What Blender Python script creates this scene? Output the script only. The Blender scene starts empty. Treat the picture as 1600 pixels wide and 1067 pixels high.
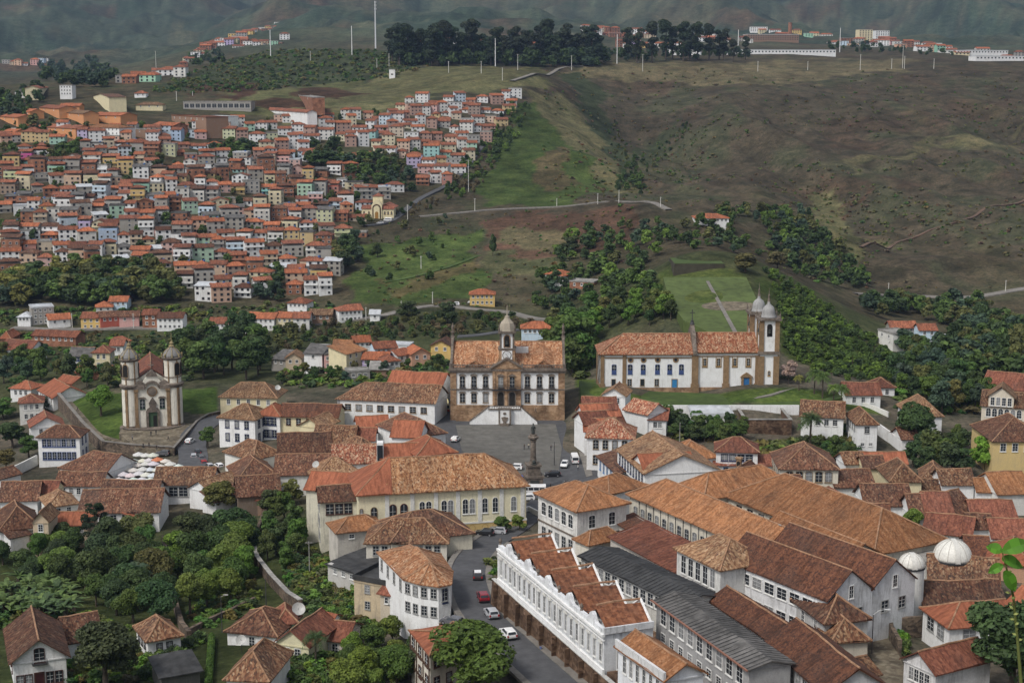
import bpy, bmesh, math, random
import numpy as np
from mathutils import Vector, Matrix

R = math.radians
rng = random.Random(11)
scene = bpy.context.scene
col = scene.collection

# ------------------------------------------------------------------ camera, sky, sun, exposure
CAM_H, PITCH, FPX, YS = 110.0, R(9.86), 2350.0, 1.24       # eye height over the square, downward tilt, focal length in photo pixels
cam = bpy.data.cameras.new('camera')
cam.sensor_width = 36.0
cam.lens = 36.0 * FPX / 1600.0
cam.clip_start, cam.clip_end = 0.2, 12000.0
cam_ob = bpy.data.objects.new('camera', cam)
col.objects.link(cam_ob)
cam_ob.location = (0, 0, CAM_H)
cam_ob.rotation_euler = (math.pi / 2 - PITCH, 0, 0)
scene.camera = cam_ob

SUN_EL, SUN_AZ = R(52), R(224)                    # high soft sun behind cloud, from behind and left of the viewer
world = bpy.data.worlds.new('World')
scene.world = world
world.use_nodes = True
wn, wl = world.node_tree.nodes, world.node_tree.links
wn.clear()
w_out = wn.new('ShaderNodeOutputWorld'); w_bg = wn.new('ShaderNodeBackground')
w_sky = wn.new('ShaderNodeTexSky'); w_sky.sky_type = 'NISHITA'; w_sky.sun_disc = False
w_sky.sun_elevation = SUN_EL; w_sky.sun_rotation = SUN_AZ; w_sky.dust_density = 3.0; w_sky.air_density = 1.0
w_hsv = wn.new('ShaderNodeHueSaturation'); w_hsv.inputs['Saturation'].default_value = 0.35
wl.new(w_sky.outputs[0], w_hsv.inputs['Color']); wl.new(w_hsv.outputs[0], w_bg.inputs['Color'])
wl.new(w_bg.outputs[0], w_out.inputs['Surface'])
w_bg.inputs['Strength'].default_value = 0.10
sun = bpy.data.lights.new('sun', 'SUN'); sun.energy = 1.3; sun.angle = R(10); sun.color = (1.0, 0.95, 0.88)
sun_ob = bpy.data.objects.new('sun', sun); col.objects.link(sun_ob)
sun_ob.location = (-60, -60, 300)
sd = Vector((math.sin(SUN_AZ) * math.cos(SUN_EL), math.cos(SUN_AZ) * math.cos(SUN_EL), math.sin(SUN_EL)))
sun_ob.rotation_euler = sd.to_track_quat('Z', 'Y').to_euler()
vs = scene.view_settings
vs.view_transform = 'Standard'; vs.look = 'None'; vs.gamma = 1.0; vs.use_curve_mapping = False
vs.exposure = 0.76
HAZE = 0.00004                                    # density of the valley haze
cy = scene.cycles
cy.use_denoising = True
cy.max_bounces = 6; cy.diffuse_bounces = 3; cy.glossy_bounces = 2; cy.transmission_bounces = 2; cy.volume_bounces = 0
cy.transparent_max_bounces = 6; cy.caustics_reflective = False; cy.caustics_refractive = False

# ------------------------------------------------------------------ surveying: sight lines from the viewpoint to the ground
CP, SP = math.cos(PITCH), math.sin(PITCH)
EYE = np.array([0.0, 0.0, CAM_H])
def sight(px, py):
 a, b = (px - 800.0) / FPX, (533.5 - py) / FPX
 return np.array([a, CP + b * SP, -SP + b * CP])
def at_z(px, py, z):
 d = sight(px, py); return EYE + d * ((z - CAM_H) / d[2])
def at_y(px, py, y):
 d = sight(px, py); return EYE + d * (y / d[1])

def _hash(ix, iy, seed):
 h = (ix.astype(np.int64) * 374761393 + iy.astype(np.int64) * 668265263 + seed * 974634777) & 0xffffffff
 h = ((h ^ (h >> 13)) * 1274126177) & 0xffffffff
 return ((h ^ (h >> 16)) & 0xffffff) / float(0xffffff)
def vnoise(x, y, seed=0):
 x = np.asarray(x, float); y = np.asarray(y, float)
 ix, iy = np.floor(x), np.floor(y)
 fx, fy = x - ix, y - iy
 fx, fy = fx * fx * (3 - 2 * fx), fy * fy * (3 - 2 * fy)
 a, b = _hash(ix, iy, seed), _hash(ix + 1, iy, seed)
 c, d = _hash(ix, iy + 1, seed), _hash(ix + 1, iy + 1, seed)
 return (a * (1 - fx) + b * fx) * (1 - fy) + (c * (1 - fx) + d * fx) * fy
def fbm(x, y, s, octv=4, seed=0):
 t, amp, tot = 0.0, 1.0, 0.0
 for k in range(octv):
  t = t + amp * (vnoise(x / s, y / s, seed + k * 7) - 0.5); tot += amp
  amp *= 0.5; s *= 0.5
 return t / tot * 2.0
def sstep(a, b, x):
 t = np.clip((np.asarray(x, float) - a) / (b - a), 0, 1); return t * t * (3 - 2 * t)

# control points of the land: (px, py, 'z' or 'y', value)
_cp = []
def cz(px, py, z): _cp.append(at_z(px, py, z))
def cyy(px, py, y): _cp.append(at_y(px, py, y * YS))
for a in [(690,657,0),(880,657,0),(930,700,0.5),(905,760,0),(835,775,0),(745,700,0),(650,695,-1.5),(790,640,0),
          (830,805,1),(790,842,2.6),(745,880,4.4),(735,930,6),(790,1000,7.4),(865,1067,8.4),
          (600,1000,0),(660,1060,3),(530,940,-2),(480,880,-4),(440,850,-6),(430,1010,2),(500,1060,3),(380,1060,3),
          (300,870,-9),(100,900,-9),(330,960,-3),(60,1040,3),(260,1025,1),(150,1067,4),(0,950,-6),(200,960,-5),
          (30,830,-9),(190,805,-9),(280,780,-9),(120,735,-12),(20,740,-13),(60,650,-15),(0,600,-15),(220,738,-9),
          (300,695,-8),(240,668,-7),(150,620,-7.5),(330,640,-7),(200,630,-7),(345,702,-6),(420,682,-4),(530,652,-2),(450,725,-4),(600,725,-1.5),(400,770,-6),
          (540,850,-1),(640,850,1.5),(700,845,2.5),(850,842,4),(900,862,6),(984,830,7),(1140,900,10),
          (1100,655,2),(1250,655,3),(1040,640,3),(1300,625,6),(1400,665,2),(1550,660,1),(1560,742,-2),(1430,740,-1),(1300,762,1),(1200,760,3),
          (1450,805,2),(1560,850,3),(1470,900,6),(1400,965,9),(1400,1067,11),(1560,1067,11),(1250,1067,13),(1580,960,8)]:
 cz(*a)
for a in [(1160,400,560),(1250,452,532),(1330,512,502),(1395,562,470),(1430,600,435),(1250,560,450),(1300,590,425),
          (1350,462,690),(1600,450,700),(1480,468,690),(1500,530,575),(1400,520,590),(1580,560,490),(1510,600,435),
          (1500,400,770),(1500,350,850),(1500,300,940),(1500,250,1040),(1500,200,1150),(1500,150,1280),(1500,106,1430),
          (1590,300,935),(1590,200,1150),(1590,104,1430),(1350,400,760),(1300,350,840),(1300,300,930),(1310,250,1040),(1300,200,1140),(1300,150,1270),(1280,112,1420),
          (1200,400,705),(1190,345,800),(1180,300,895),(1150,250,1010),(1130,200,1120),(1120,150,1260),(1080,112,1400),
          (1100,380,660),(1110,345,745),(1000,325,790),(1000,360,720),(1050,395,640),(700,337,790),(600,347,780),(800,331,800),(900,324,805),
          (750,400,700),(650,450,640),(600,482,610),(850,450,640),(850,492,590),(750,490,590),(850,380,725),
          (1140,478,475),(1060,470,480),(1110,440,510),(1080,422,530),(1160,430,520),(1100,404,536),(1060,404,540),(1110,394,580),
          (950,470,560),(900,502,520),(700,522,545),(560,562,520),(430,562,525),(650,570,470),(330,600,460),(100,600,475),(30,560,545),(200,560,520),(450,600,455),
          (100,520,590),(100,450,650),(100,400,695),(100,350,740),(100,300,795),(100,230,890),(100,190,965),(5,300,795),(5,450,650),(5,520,590),(5,200,950),
          (250,300,800),(250,400,695),(250,500,600),(250,220,915),
          (400,505,598),(400,440,660),(400,350,765),(400,250,900),(400,200,985),(500,380,730),(500,440,660),(600,280,880),(600,200,1010),(700,172,1080),
          (700,240,960),(800,143,1160),(770,200,1045),(760,250,955),(740,300,865),
          (840,135,1190),(900,195,1070),(950,255,965),(985,300,880),
          (870,125,1260),(915,150,1260),(945,195,1190),(972,240,1085),(990,280,975),(1000,305,900),(1010,210,1180),(1000,150,1320),(1050,270,1010),
          (600,140,1210),(500,112,1340),(650,92,1400),(760,105,1370),(950,104,1400),(400,142,1150),(300,165,1075),(420,82,1460),(250,132,1190),(550,85,1420),
          (60,150,1120),(100,128,1420),(200,126,1500),(300,98,1900),(380,55,2150),(430,60,2100),(0,105,2200),(150,110,2200),
          (700,85,1700),(1000,84,1750),(1150,82,1700),(1300,78,1800),(1500,92,1700),(1600,92,1750),
          (600,45,2700),(800,40,2900),(1000,42,3100),(1200,40,3200),(1500,45,3300),(1650,40,3300),(-50,40,3300),(200,60,2900),(400,20,3400)]:
 cyy(*a)
for a in [(0,0,-60,5600),(400,0,-70,5600),(800,0,-70,5600),(1200,0,-70,5600),(1600,0,-70,5600)]:
 cyy(a[0], a[2], a[3])
for a in [(0,4,107),(-60,10,100),(60,10,100),(0,80,50),(-60,90,40),(70,90,42),(-20,150,8),(20,150,10),
          (-5,430,-2),(25,440,1),(30,398,8),(85,392,8),(60,420,9),(104,398,8),(44,386,6.5),(100,383,6.5),(70,384,6.5)]:
 _cp.append(np.array(a, float) * [1, YS, 1])
_cp = np.array(_cp)
def _uv(x, y):
 yy = np.maximum(np.asarray(y, float) + 60, 20.0)
 return np.asarray(x, float) / yy * 2.2, np.log(yy) * 2.0
_cu, _cv = _uv(_cp[:, 0], _cp[:, 1])
def _k(r2): return 0.5 * r2 * np.log(np.maximum(r2, 1e-12))
_n = len(_cp)
_A = np.zeros((_n + 3, _n + 3))
_A[:_n, :_n] = _k((_cu[:, None] - _cu[None]) ** 2 + (_cv[:, None] - _cv[None]) ** 2) + np.eye(_n) * 2e-4
_A[:_n, _n] = 1; _A[:_n, _n + 1] = _cu; _A[:_n, _n + 2] = _cv
_A[_n:, :_n] = _A[:_n, _n:].T
_w = np.linalg.solve(_A, np.concatenate([_cp[:, 2], np.zeros(3)]))
def tz(x, y):
 """height of the land"""
 x = np.atleast_1d(np.asarray(x, float)); y = np.atleast_1d(np.asarray(y, float))
 u, v = _uv(x, y)
 z = _w[_n] + _w[_n + 1] * u + _w[_n + 2] * v
 for s in range(0, len(x), 4000):
  e = slice(s, s + 4000)
  z[e] += _k((u[e, None] - _cu[None]) ** 2 + (v[e, None] - _cv[None]) ** 2) @ _w[:_n]
 y = y / YS
 wild = sstep(520, 680, y)
 right = sstep(0, 120, x)
 fold = 1 - np.abs(fbm(x + 0.25 * y, y * 0.33, 95.0, 4, 5)) * 2.2
 z = z + wild * (fbm(x, y, 40.0, 3, 1) * 1.6 + right * sstep(640, 820, y) * (1 - sstep(1150, 1330, y)) * (fold * 16.0 - 9.0 + fbm(x, y, 18.0, 3, 9) * 1.5))
 m = sstep(1900, 2900, y)
 rid = 1 - np.abs(fbm(x, y * 0.8, 900.0, 5, 21)) * 2.0
 z = z + m * ((rid - 0.55) * 170.0 * sstep(1900, 4200, y) + (1 - np.abs(fbm(x, y, 240.0, 4, 33)) * 2) * 40.0 - 22.0)
 z = z + sstep(1350, 1800, y) * (1 - m) * fbm(x, y, 120, 3, 41) * 4
 return z
# the surveyed land as a fan-shaped grid (finer near the viewer), used for the mesh and for fast heights
ys = np.concatenate([np.arange(-30, 140, 8.0), np.arange(140, 600, 3.0), np.arange(600, 1800, 5.0), 1800 * 1.018 ** np.arange(0, 80)])
ys = ys[ys < 7300]
ss = np.linspace(-0.58, 0.58, 430)
GX = ss[None, :] * np.maximum(ys, 220.0)[:, None]; GY = np.repeat(ys[:, None], len(ss), 1)
gx, gy = GX.ravel(), GY.ravel()
gzv = tz(gx, gy)
_GZ = gzv.reshape(GX.shape)
def tz(x, y):
 x = np.atleast_1d(np.asarray(x, float)); y = np.atleast_1d(np.asarray(y, float))
 i = np.clip(np.searchsorted(ys, y) - 1, 0, len(ys) - 2); v = np.clip((y - ys[i]) / (ys[i + 1] - ys[i]), 0, 1)
 c = np.clip((x / np.maximum(y, 220.0) - ss[0]) / (ss[1] - ss[0]), 0, len(ss) - 1.001); j = c.astype(int); u = c - j
 return (_GZ[i, j] * (1 - u) + _GZ[i, j + 1] * u) * (1 - v) + (_GZ[i + 1, j] * (1 - u) + _GZ[i + 1, j + 1] * u) * v
def hit(px, py, h=0.0, near=130.0):
 d = sight(px, py)
 t = np.geomspace(near, 8500, 900)
 p = EYE[None] + t[:, None] * d[None]
 g = p[:, 2] - (tz(p[:, 0], p[:, 1]) + h)
 i = int(np.argmax(g < 0)) if (g < 0).any() else len(t) - 1
 if i == 0: return p[0]
 f = g[i - 1] / (g[i - 1] - g[i] + 1e-9)
 return p[i - 1] + (p[i] - p[i - 1]) * f
def gz(x, y): return float(tz([x], [y])[0])

# ------------------------------------------------------------------ mesh helpers
class MB:
 def __init__(s): s.v, s.f, s.m, s.uv = [], [], [], {}
 def face(s, pts, mat=0, uv=None):
  b = len(s.v); s.v.extend([tuple(map(float, p)) for p in pts]); s.f.append(tuple(range(b, b + len(pts)))); s.m.append(mat)
  if uv: s.uv[len(s.f) - 1] = uv
 def box(s, x0, x1, y0, y1, z0, z1, mat=0, top=True, bottom=True):
  a = [(x0,y0,z0),(x1,y0,z0),(x1,y1,z0),(x0,y1,z0),(x0,y0,z1),(x1,y0,z1),(x1,y1,z1),(x0,y1,z1)]
  b = len(s.v); s.v.extend(a)
  fs = [(0,1,5,4),(1,2,6,5),(2,3,7,6),(3,0,4,7)] + ([(4,5,6,7)] if top else []) + ([(3,2,1,0)] if bottom else [])
  for f in fs: s.f.append(tuple(b + i for i in f)); s.m.append(mat)
 def ring(s, x0, x1, y0, y1, z0, z1, t, mat=0):
  """rectangular band, t thick, outside measure given"""
  o = [(x0,y0),(x1,y0),(x1,y1),(x0,y1)]; i = [(x0+t,y0+t),(x1-t,y0+t),(x1-t,y1-t),(x0+t,y1-t)]
  b = len(s.v)
  for (x, y) in o: s.v += [(x,y,z0),(x,y,z1)]
  for (x, y) in i: s.v += [(x,y,z0),(x,y,z1)]
  for k in range(4):
   n = (k + 1) % 4
   for f in [(2*k,2*n,2*n+1,2*k+1),(8+2*n,8+2*k,8+2*k+1,8+2*n+1),(2*k+1,2*n+1,8+2*n+1,8+2*k+1),(2*n,2*k,8+2*k,8+2*n)]:
    s.f.append(tuple(b + q for q in f)); s.m.append(mat)
 def prism(s, pts, y0, y1, mat=0):
  """polygon in x,z carried from y0 (front) to y1"""
  n = len(pts); b = len(s.v)
  s.v += [(x, y0, z) for x, z in pts] + [(x, y1, z) for x, z in pts]
  s.f.append(tuple(b + i for i in range(n))); s.m.append(mat)
  s.f.append(tuple(b + n + i for i in reversed(range(n)))); s.m.append(mat)
  for i in range(n):
   j = (i + 1) % n
   s.f.append((b + j, b + i, b + n + i, b + n + j)); s.m.append(mat)
 def lathe(s, prof, n=12, cx=0, cy=0, mat=0, a0=0.0, sx=1.0, sy=1.0):
  b = len(s.v)
  for r, z in prof:
   for k in range(n):
    a = a0 + 2 * math.pi * k / n
    s.v.append((cx + r * math.cos(a) * sx, cy + r * math.sin(a) * sy, z))
  for i in range(len(prof) - 1):
   for k in range(n):
    q = (k + 1) % n
    s.f.append((b + i*n + k, b + i*n + q, b + (i+1)*n + q, b + (i+1)*n + k)); s.m.append(mat)
  s.f.append(tuple(b + k for k in reversed(range(n)))); s.m.append(mat)
  s.f.append(tuple(b + (len(prof)-1)*n + k for k in range(n))); s.m.append(mat)
 def tube(s, p, q, r0, r1=None, n=6, mat=0):
  r1 = r0 if r1 is None else r1
  p, q = Vector(p), Vector(q); d = (q - p)
  if d.length < 1e-6: return
  d.normalize(); u = d.orthogonal().normalized(); w = d.cross(u); b = len(s.v)
  for c, r in ((p, r0), (q, r1)):
   for k in range(n):
    a = 2 * math.pi * k / n
    s.v.append(tuple(c + (u * math.cos(a) + w * math.sin(a)) * r))
  for k in range(n):
   j = (k + 1) % n; s.f.append((b + k, b + j, b + n + j, b + n + k)); s.m.append(mat)
  s.f.append(tuple(b + k for k in reversed(range(n)))); s.m.append(mat)
  s.f.append(tuple(b + n + k for k in range(n))); s.m.append(mat)
 def path(s, pts, rad, n=6, mat=0):
  for i in range(len(pts) - 1):
   r0 = rad[i] if isinstance(rad, (list, tuple)) else rad; r1 = rad[i+1] if isinstance(rad, (list, tuple)) else rad
   s.tube(pts[i], pts[i+1], r0, r1, n, mat)
 def mesh(s, name, mats=(), smooth=False):
  me = bpy.data.meshes.new(name)
  me.from_pydata(s.v, [], s.f)
  for m in mats: me.materials.append(m)
  if len(mats) > 1: me.polygons.foreach_set('material_index', s.m)
  if s.uv:
   ul = me.uv_layers.new(name='UVMap'); a = np.zeros(len(me.loops) * 2)
   for i, uv in s.uv.items():
    ls = me.polygons[i].loop_start
    for k, t in enumerate(uv): a[(ls + k) * 2:(ls + k) * 2 + 2] = t
   ul.data.foreach_set('uv', a)
  if smooth: me.polygons.foreach_set('use_smooth', [True] * len(me.polygons))
  me.update()
  return me
def link(name, data, parent=None, color=None, loc=None, rz=None, scale=None):
 o = bpy.data.objects.new(name, data); col.objects.link(o)
 if parent: o.parent = parent
 if color is not None: o.color = (*color, 1.0)
 if loc is not None: o.location = loc
 if rz: o.rotation_euler = (0, 0, rz)
 if scale is not None: o.scale = scale if hasattr(scale, '__len__') else (scale,) * 3
 return o
def part(parent, name, mb, mat, color=None, smooth=False):
 mats = mat if isinstance(mat, (list, tuple)) else [mat]
 return link(name, mb.mesh(name, mats, smooth), parent, color)
_labels = {}
def tag(o, label, cat, group=None, kind=None):
 if label: o['label'] = label
 if cat: o['category'] = cat
 if group: o['group'] = group
 if kind: o['kind'] = kind
 return o
def root(name, label, cat, loc, rz=0.0, group=None):
 o = bpy.data.objects.new(name, None); col.objects.link(o)
 o.empty_display_size = 0.5; o.location = loc; o.rotation_euler = (0, 0, rz)
 return tag(o, label, cat, group)
def struct(o): o['kind'] = 'structure'; return o
def stuff(o): o['kind'] = 'stuff'; return o
ORD = ['first','second','third','fourth','fifth','sixth','seventh','eighth','ninth','tenth','eleventh','twelfth','thirteenth','fourteenth',
       'fifteenth','sixteenth','seventeenth','eighteenth','nineteenth','twentieth']
TENS = {2: 'twenty', 3: 'thirty', 4: 'forty', 5: 'fifty'}
def ordinal(i):
 if i < 20: return ORD[i]
 t, u = divmod(i + 1, 10)
 return (TENS[t][:-1] + 'ieth') if u == 0 else TENS[t] + '-' + ORD[u - 1]

# ------------------------------------------------------------------ procedural materials
def newmat(name):
 m = bpy.data.materials.new(name); m.use_nodes = True
 nt = m.node_tree; b = nt.nodes['Principled BSDF']
 b.inputs['Roughness'].default_value = 0.9
 b.inputs['Specular IOR Level'].default_value = 0.2
 return m, nt, b
def N(nt, t, **kw):
 n = nt.nodes.new(t)
 for k, v in kw.items():
  if k in n.inputs: n.inputs[k].default_value = v
  else: setattr(n, k, v)
 return n
def ramp(nt, stops, interp='LINEAR'):
 n = nt.nodes.new('ShaderNodeValToRGB'); n.color_ramp.interpolation = interp
 e = n.color_ramp.elements
 while len(e) < len(stops): e.new(0.5)
 for k, (p, c) in enumerate(stops):
  e[k].position = p; e[k].color = (*c, 1.0) if hasattr(c, '__len__') else (c, c, c, 1.0)
 return n
def mix(nt, a, b, fac, mode='MIX'):
 n = nt.nodes.new('ShaderNodeMix'); n.data_type = 'RGBA'; n.blend_type = mode
 for k, v in ((6, a), (7, b), (0, fac)):
  if isinstance(v, bpy.types.NodeSocket): nt.links.new(v, n.inputs[k])
  else: n.inputs[k].default_value = (*v, 1.0) if hasattr(v, '__len__') else v
 return n.outputs[2]
def noise_tex(nt, vec, scale, detail=3.0, rough=0.55):
 n = N(nt, 'ShaderNodeTexNoise', Scale=scale, Detail=detail, Roughness=rough)
 if vec is not None: nt.links.new(vec, n.inputs['Vector'])
 return n
def mapping(nt, vec, sc):
 n = nt.nodes.new('ShaderNodeMapping'); n.inputs['Scale'].default_value = sc
 nt.links.new(vec, n.inputs['Vector']); return n.outputs[0]
def bump(nt, b, h, strength, dist):
 n = N(nt, 'ShaderNodeBump', Strength=strength, Distance=dist)
 nt.links.new(h, n.inputs['Height']); nt.links.new(n.outputs[0], b.inputs['Normal'])

def stucco(name, dirt, grime):
 """painted plaster: the colour is the object's own, with blotches, rain streaks and damp patches"""
 m, nt, b = newmat(name)
 tc = N(nt, 'ShaderNodeTexCoord').outputs['Object']; oi = N(nt, 'ShaderNodeObjectInfo')
 off = N(nt, 'ShaderNodeVectorMath', operation='ADD'); sc = N(nt, 'ShaderNodeVectorMath', operation='SCALE'); sc.inputs[3].default_value = 37.0
 comb = N(nt, 'ShaderNodeCombineXYZ')
 for k in range(3): nt.links.new(oi.outputs['Random'], comb.inputs[k])
 nt.links.new(comb.outputs[0], sc.inputs[0]); nt.links.new(tc, off.inputs[0]); nt.links.new(sc.outputs[0], off.inputs[1])
 v = off.outputs[0]
 blot = noise_tex(nt, v, 0.35, 5.0, 0.6); strk = noise_tex(nt, mapping(nt, v, (1.6, 1.6, 0.22)), 1.0, 4.0, 0.65); fine = noise_tex(nt, v, 3.5, 3.0)
 r1 = ramp(nt, [(0.52, 0.0), (0.78, 1.0)]); nt.links.new(strk.outputs[0], r1.inputs[0])
 r2 = ramp(nt, [(0.45, 0.0), (0.75, 1.0)]); nt.links.new(blot.outputs[0], r2.inputs[0])
 c = mix(nt, oi.outputs['Color'], dirt, 0.0)
 f1 = N(nt, 'ShaderNodeMath', operation='MULTIPLY'); nt.links.new(r1.outputs[0], f1.inputs[0]); f1.inputs[1].default_value = grime
 f2 = N(nt, 'ShaderNodeMath', operation='MULTIPLY'); nt.links.new(r2.outputs[0], f2.inputs[0]); f2.inputs[1].default_value = grime * 0.6
 c = mix(nt, oi.outputs['Color'], dirt, f1.outputs[0]); c = mix(nt, c, dirt, f2.outputs[0])
 rf = ramp(nt, [(0.3, 0.86), (0.7, 1.04)]); nt.links.new(fine.outputs[0], rf.inputs[0])
 c = mix(nt, c, rf.outputs[0], 1.0, 'MULTIPLY')
 nt.links.new(c, b.inputs['Base Color']); bump(nt, b, fine.outputs[0], 0.25, 0.05)
 return m
def tiles(name, cols, cell=(0.30, 0.50), lichen=0.25, lich_c=(0.05, 0.04, 0.035), vary=0.3):
 """clay tile roof: tiles in courses (UV in metres), every tile its own tone, ribs, dark lichen patches"""
 m, nt, b = newmat(name)
 uv = N(nt, 'ShaderNodeTexCoord').outputs['UV']; oi = N(nt, 'ShaderNodeObjectInfo')
 vor = N(nt, 'ShaderNodeTexVoronoi', Scale=1.0, Randomness=0.9); nt.links.new(mapping(nt, uv, (1 / cell[0], 1 / cell[1], 1)), vor.inputs['Vector'])
 sep = N(nt, 'ShaderNodeSeparateColor'); nt.links.new(vor.outputs['Color'], sep.inputs[0])
 cl = noise_tex(nt, uv, 0.9, 5.0, 0.7)
 ad = N(nt, 'ShaderNodeMath', operation='MULTIPLY_ADD'); nt.links.new(cl.outputs[0], ad.inputs[0]); ad.inputs[1].default_value = 0.45
 nt.links.new(sep.outputs[0], ad.inputs[2])
 sb = N(nt, 'ShaderNodeMath', operation='SUBTRACT'); nt.links.new(ad.outputs[0], sb.inputs[0]); sb.inputs[1].default_value = 0.22
 cr = ramp(nt, [(k / (len(cols) - 1), c) for k, c in enumerate(cols)]); nt.links.new(sb.outputs[0], cr.inputs[0])
 geo = N(nt, 'ShaderNodeNewGeometry').outputs['Position']
 pat = noise_tex(nt, geo, 0.11, 5.0, 0.65); rp = ramp(nt, [(0.46, 0.0), (0.68, 1.3)]); nt.links.new(pat.outputs[0], rp.inputs[0])
 fl = N(nt, 'ShaderNodeMath', operation='MULTIPLY'); nt.links.new(rp.outputs[0], fl.inputs[0]); fl.inputs[1].default_value = lichen
 c = mix(nt, cr.outputs[0], lich_c, fl.outputs[0])
 sk = noise_tex(nt, mapping(nt, uv, (1.1, .13, 1)), 1.0, 4.0, .65); rk = ramp(nt, [(0.38, (.62, .6, .58)), (0.55, (1.0, 1.0, 1.0)), (0.7, (1.12, 1.1, 1.06))]); nt.links.new(sk.outputs[0], rk.inputs[0]); c = mix(nt, c, rk.outputs[0], 1.0, 'MULTIPLY')
 hs = N(nt, 'ShaderNodeHueSaturation'); nt.links.new(c, hs.inputs['Color'])
 mr = N(nt, 'ShaderNodeMapRange'); nt.links.new(oi.outputs['Random'], mr.inputs[0]); mr.inputs[3].default_value = 1 - vary; mr.inputs[4].default_value = 1 + vary * 0.6
 nt.links.new(mr.outputs[0], hs.inputs['Value'])
 nt.links.new(hs.outputs[0], b.inputs['Base Color'])
 wv = N(nt, 'ShaderNodeTexWave', Scale=0.72, Distortion=0.6); wv.bands_direction = 'X'; nt.links.new(uv, wv.inputs['Vector'])
 wv.inputs['Scale'].default_value = 0.7
 bump(nt, b, vor.outputs['Distance'], 0.6, 0.12)
 b.inputs['Roughness'].default_value = 0.85
 return m
def plain(name, c, rough=0.85, var=0.25, scale=1.0, pos=False, spec=0.2, bumpd=0.03, c2=None, metallic=0.0):
 m, nt, b = newmat(name)
 v = N(nt, 'ShaderNodeNewGeometry').outputs['Position'] if pos else N(nt, 'ShaderNodeTexCoord').outputs['Object']
 n1 = noise_tex(nt, v, scale, 5.0, 0.62); n2 = noise_tex(nt, v, scale * 0.13, 3.0)
 c2 = c2 or tuple(x * (1 - var) for x in c)
 r = ramp(nt, [(0.32, c2), (0.68, tuple(min(1, x * (1 + var * 0.5)) for x in c))]); nt.links.new(n1.outputs[0], r.inputs[0])
 r2 = ramp(nt, [(0.35, 1 - var * 0.6), (0.65, 1.0 + var * 0.2)]); nt.links.new(n2.outputs[0], r2.inputs[0])
 nt.links.new(mix(nt, r.outputs[0], r2.outputs[0], 1.0, 'MULTIPLY'), b.inputs['Base Color'])
 b.inputs['Roughness'].default_value = rough; b.inputs['Specular IOR Level'].default_value = spec; b.inputs['Metallic'].default_value = metallic
 bump(nt, b, n1.outputs[0], 0.4, bumpd)
 return m
def masonry(name, cols, cell=0.6, pos=True):
 m, nt, b = newmat(name)
 v = N(nt, 'ShaderNodeNewGeometry').outputs['Position'] if pos else N(nt, 'ShaderNodeTexCoord').outputs['Object']
 vor = N(nt, 'ShaderNodeTexVoronoi', Scale=1.0); nt.links.new(mapping(nt, v, (1 / cell, 1 / cell, 1.5 / cell)), vor.inputs['Vector'])
 sep = N(nt, 'ShaderNodeSeparateColor'); nt.links.new(vor.outputs['Color'], sep.inputs[0])
 cr = ramp(nt, [(k / (len(cols) - 1), c) for k, c in enumerate(cols)]); nt.links.new(sep.outputs[0], cr.inputs[0])
 n = noise_tex(nt, v, 0.25, 5.0, 0.65); r = ramp(nt, [(0.35, 0.45), (0.65, 1.1)]); nt.links.new(n.outputs[0], r.inputs[0])
 nt.links.new(mix(nt, cr.outputs[0], r.outputs[0], 1.0, 'MULTIPLY'), b.inputs['Base Color'])
 bump(nt, b, vor.outputs['Distance'], 0.5, 0.1)
 return m
def paint(name, rough=0.5, spec=0.4):
 m, nt, b = newmat(name)
 oi = N(nt, 'ShaderNodeObjectInfo'); tc = N(nt, 'ShaderNodeTexCoord').outputs['Object']
 n = noise_tex(nt, tc, 2.5, 4.0); r = ramp(nt, [(0.3, 0.78), (0.7, 1.05)]); nt.links.new(n.outputs[0], r.inputs[0])
 nt.links.new(mix(nt, oi.outputs['Color'], r.outputs[0], 1.0, 'MULTIPLY'), b.inputs['Base Color'])
 b.inputs['Roughness'].default_value = rough; b.inputs['Specular IOR Level'].default_value = spec
 return m
def leafmat(name, spread=0.36):
 m, nt, b = newmat(name)
 oi = N(nt, 'ShaderNodeObjectInfo'); g = N(nt, 'ShaderNodeNewGeometry')
 r = ramp(nt, [(0.0, 1 - spread), (0.6, 1.0), (1.0, 1 + spread)]); nt.links.new(g.outputs['Random Per Island'], r.inputs[0])
 n = noise_tex(nt, N(nt, 'ShaderNodeTexCoord').outputs['Object'], 0.45, 3.0)
 r2 = ramp(nt, [(0.35, (0.8, 0.82, 0.8)), (0.65, (1.2, 1.15, 0.95))]); nt.links.new(n.outputs[0], r2.inputs[0])
 c = mix(nt, mix(nt, oi.outputs['Color'], r.outputs[0], 1.0, 'MULTIPLY'), r2.outputs[0], 1.0, 'MULTIPLY')
 nt.links.new(c, b.inputs['Base Color'])
 b.inputs['Roughness'].default_value = 0.65; b.inputs['Specular IOR Level'].default_value = 0.25
 tr = N(nt, 'ShaderNodeBsdfTranslucent'); nt.links.new(c, tr.inputs['Color'])
 mx = N(nt, 'ShaderNodeMixShader'); mx.inputs[0].default_value = 0.3
 out = nt.nodes['Material Output']
 nt.links.new(b.outputs[0], mx.inputs[1]); nt.links.new(tr.outputs[0], mx.inputs[2]); nt.links.new(mx.outputs[0], out.inputs['Surface'])
 return m
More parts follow.
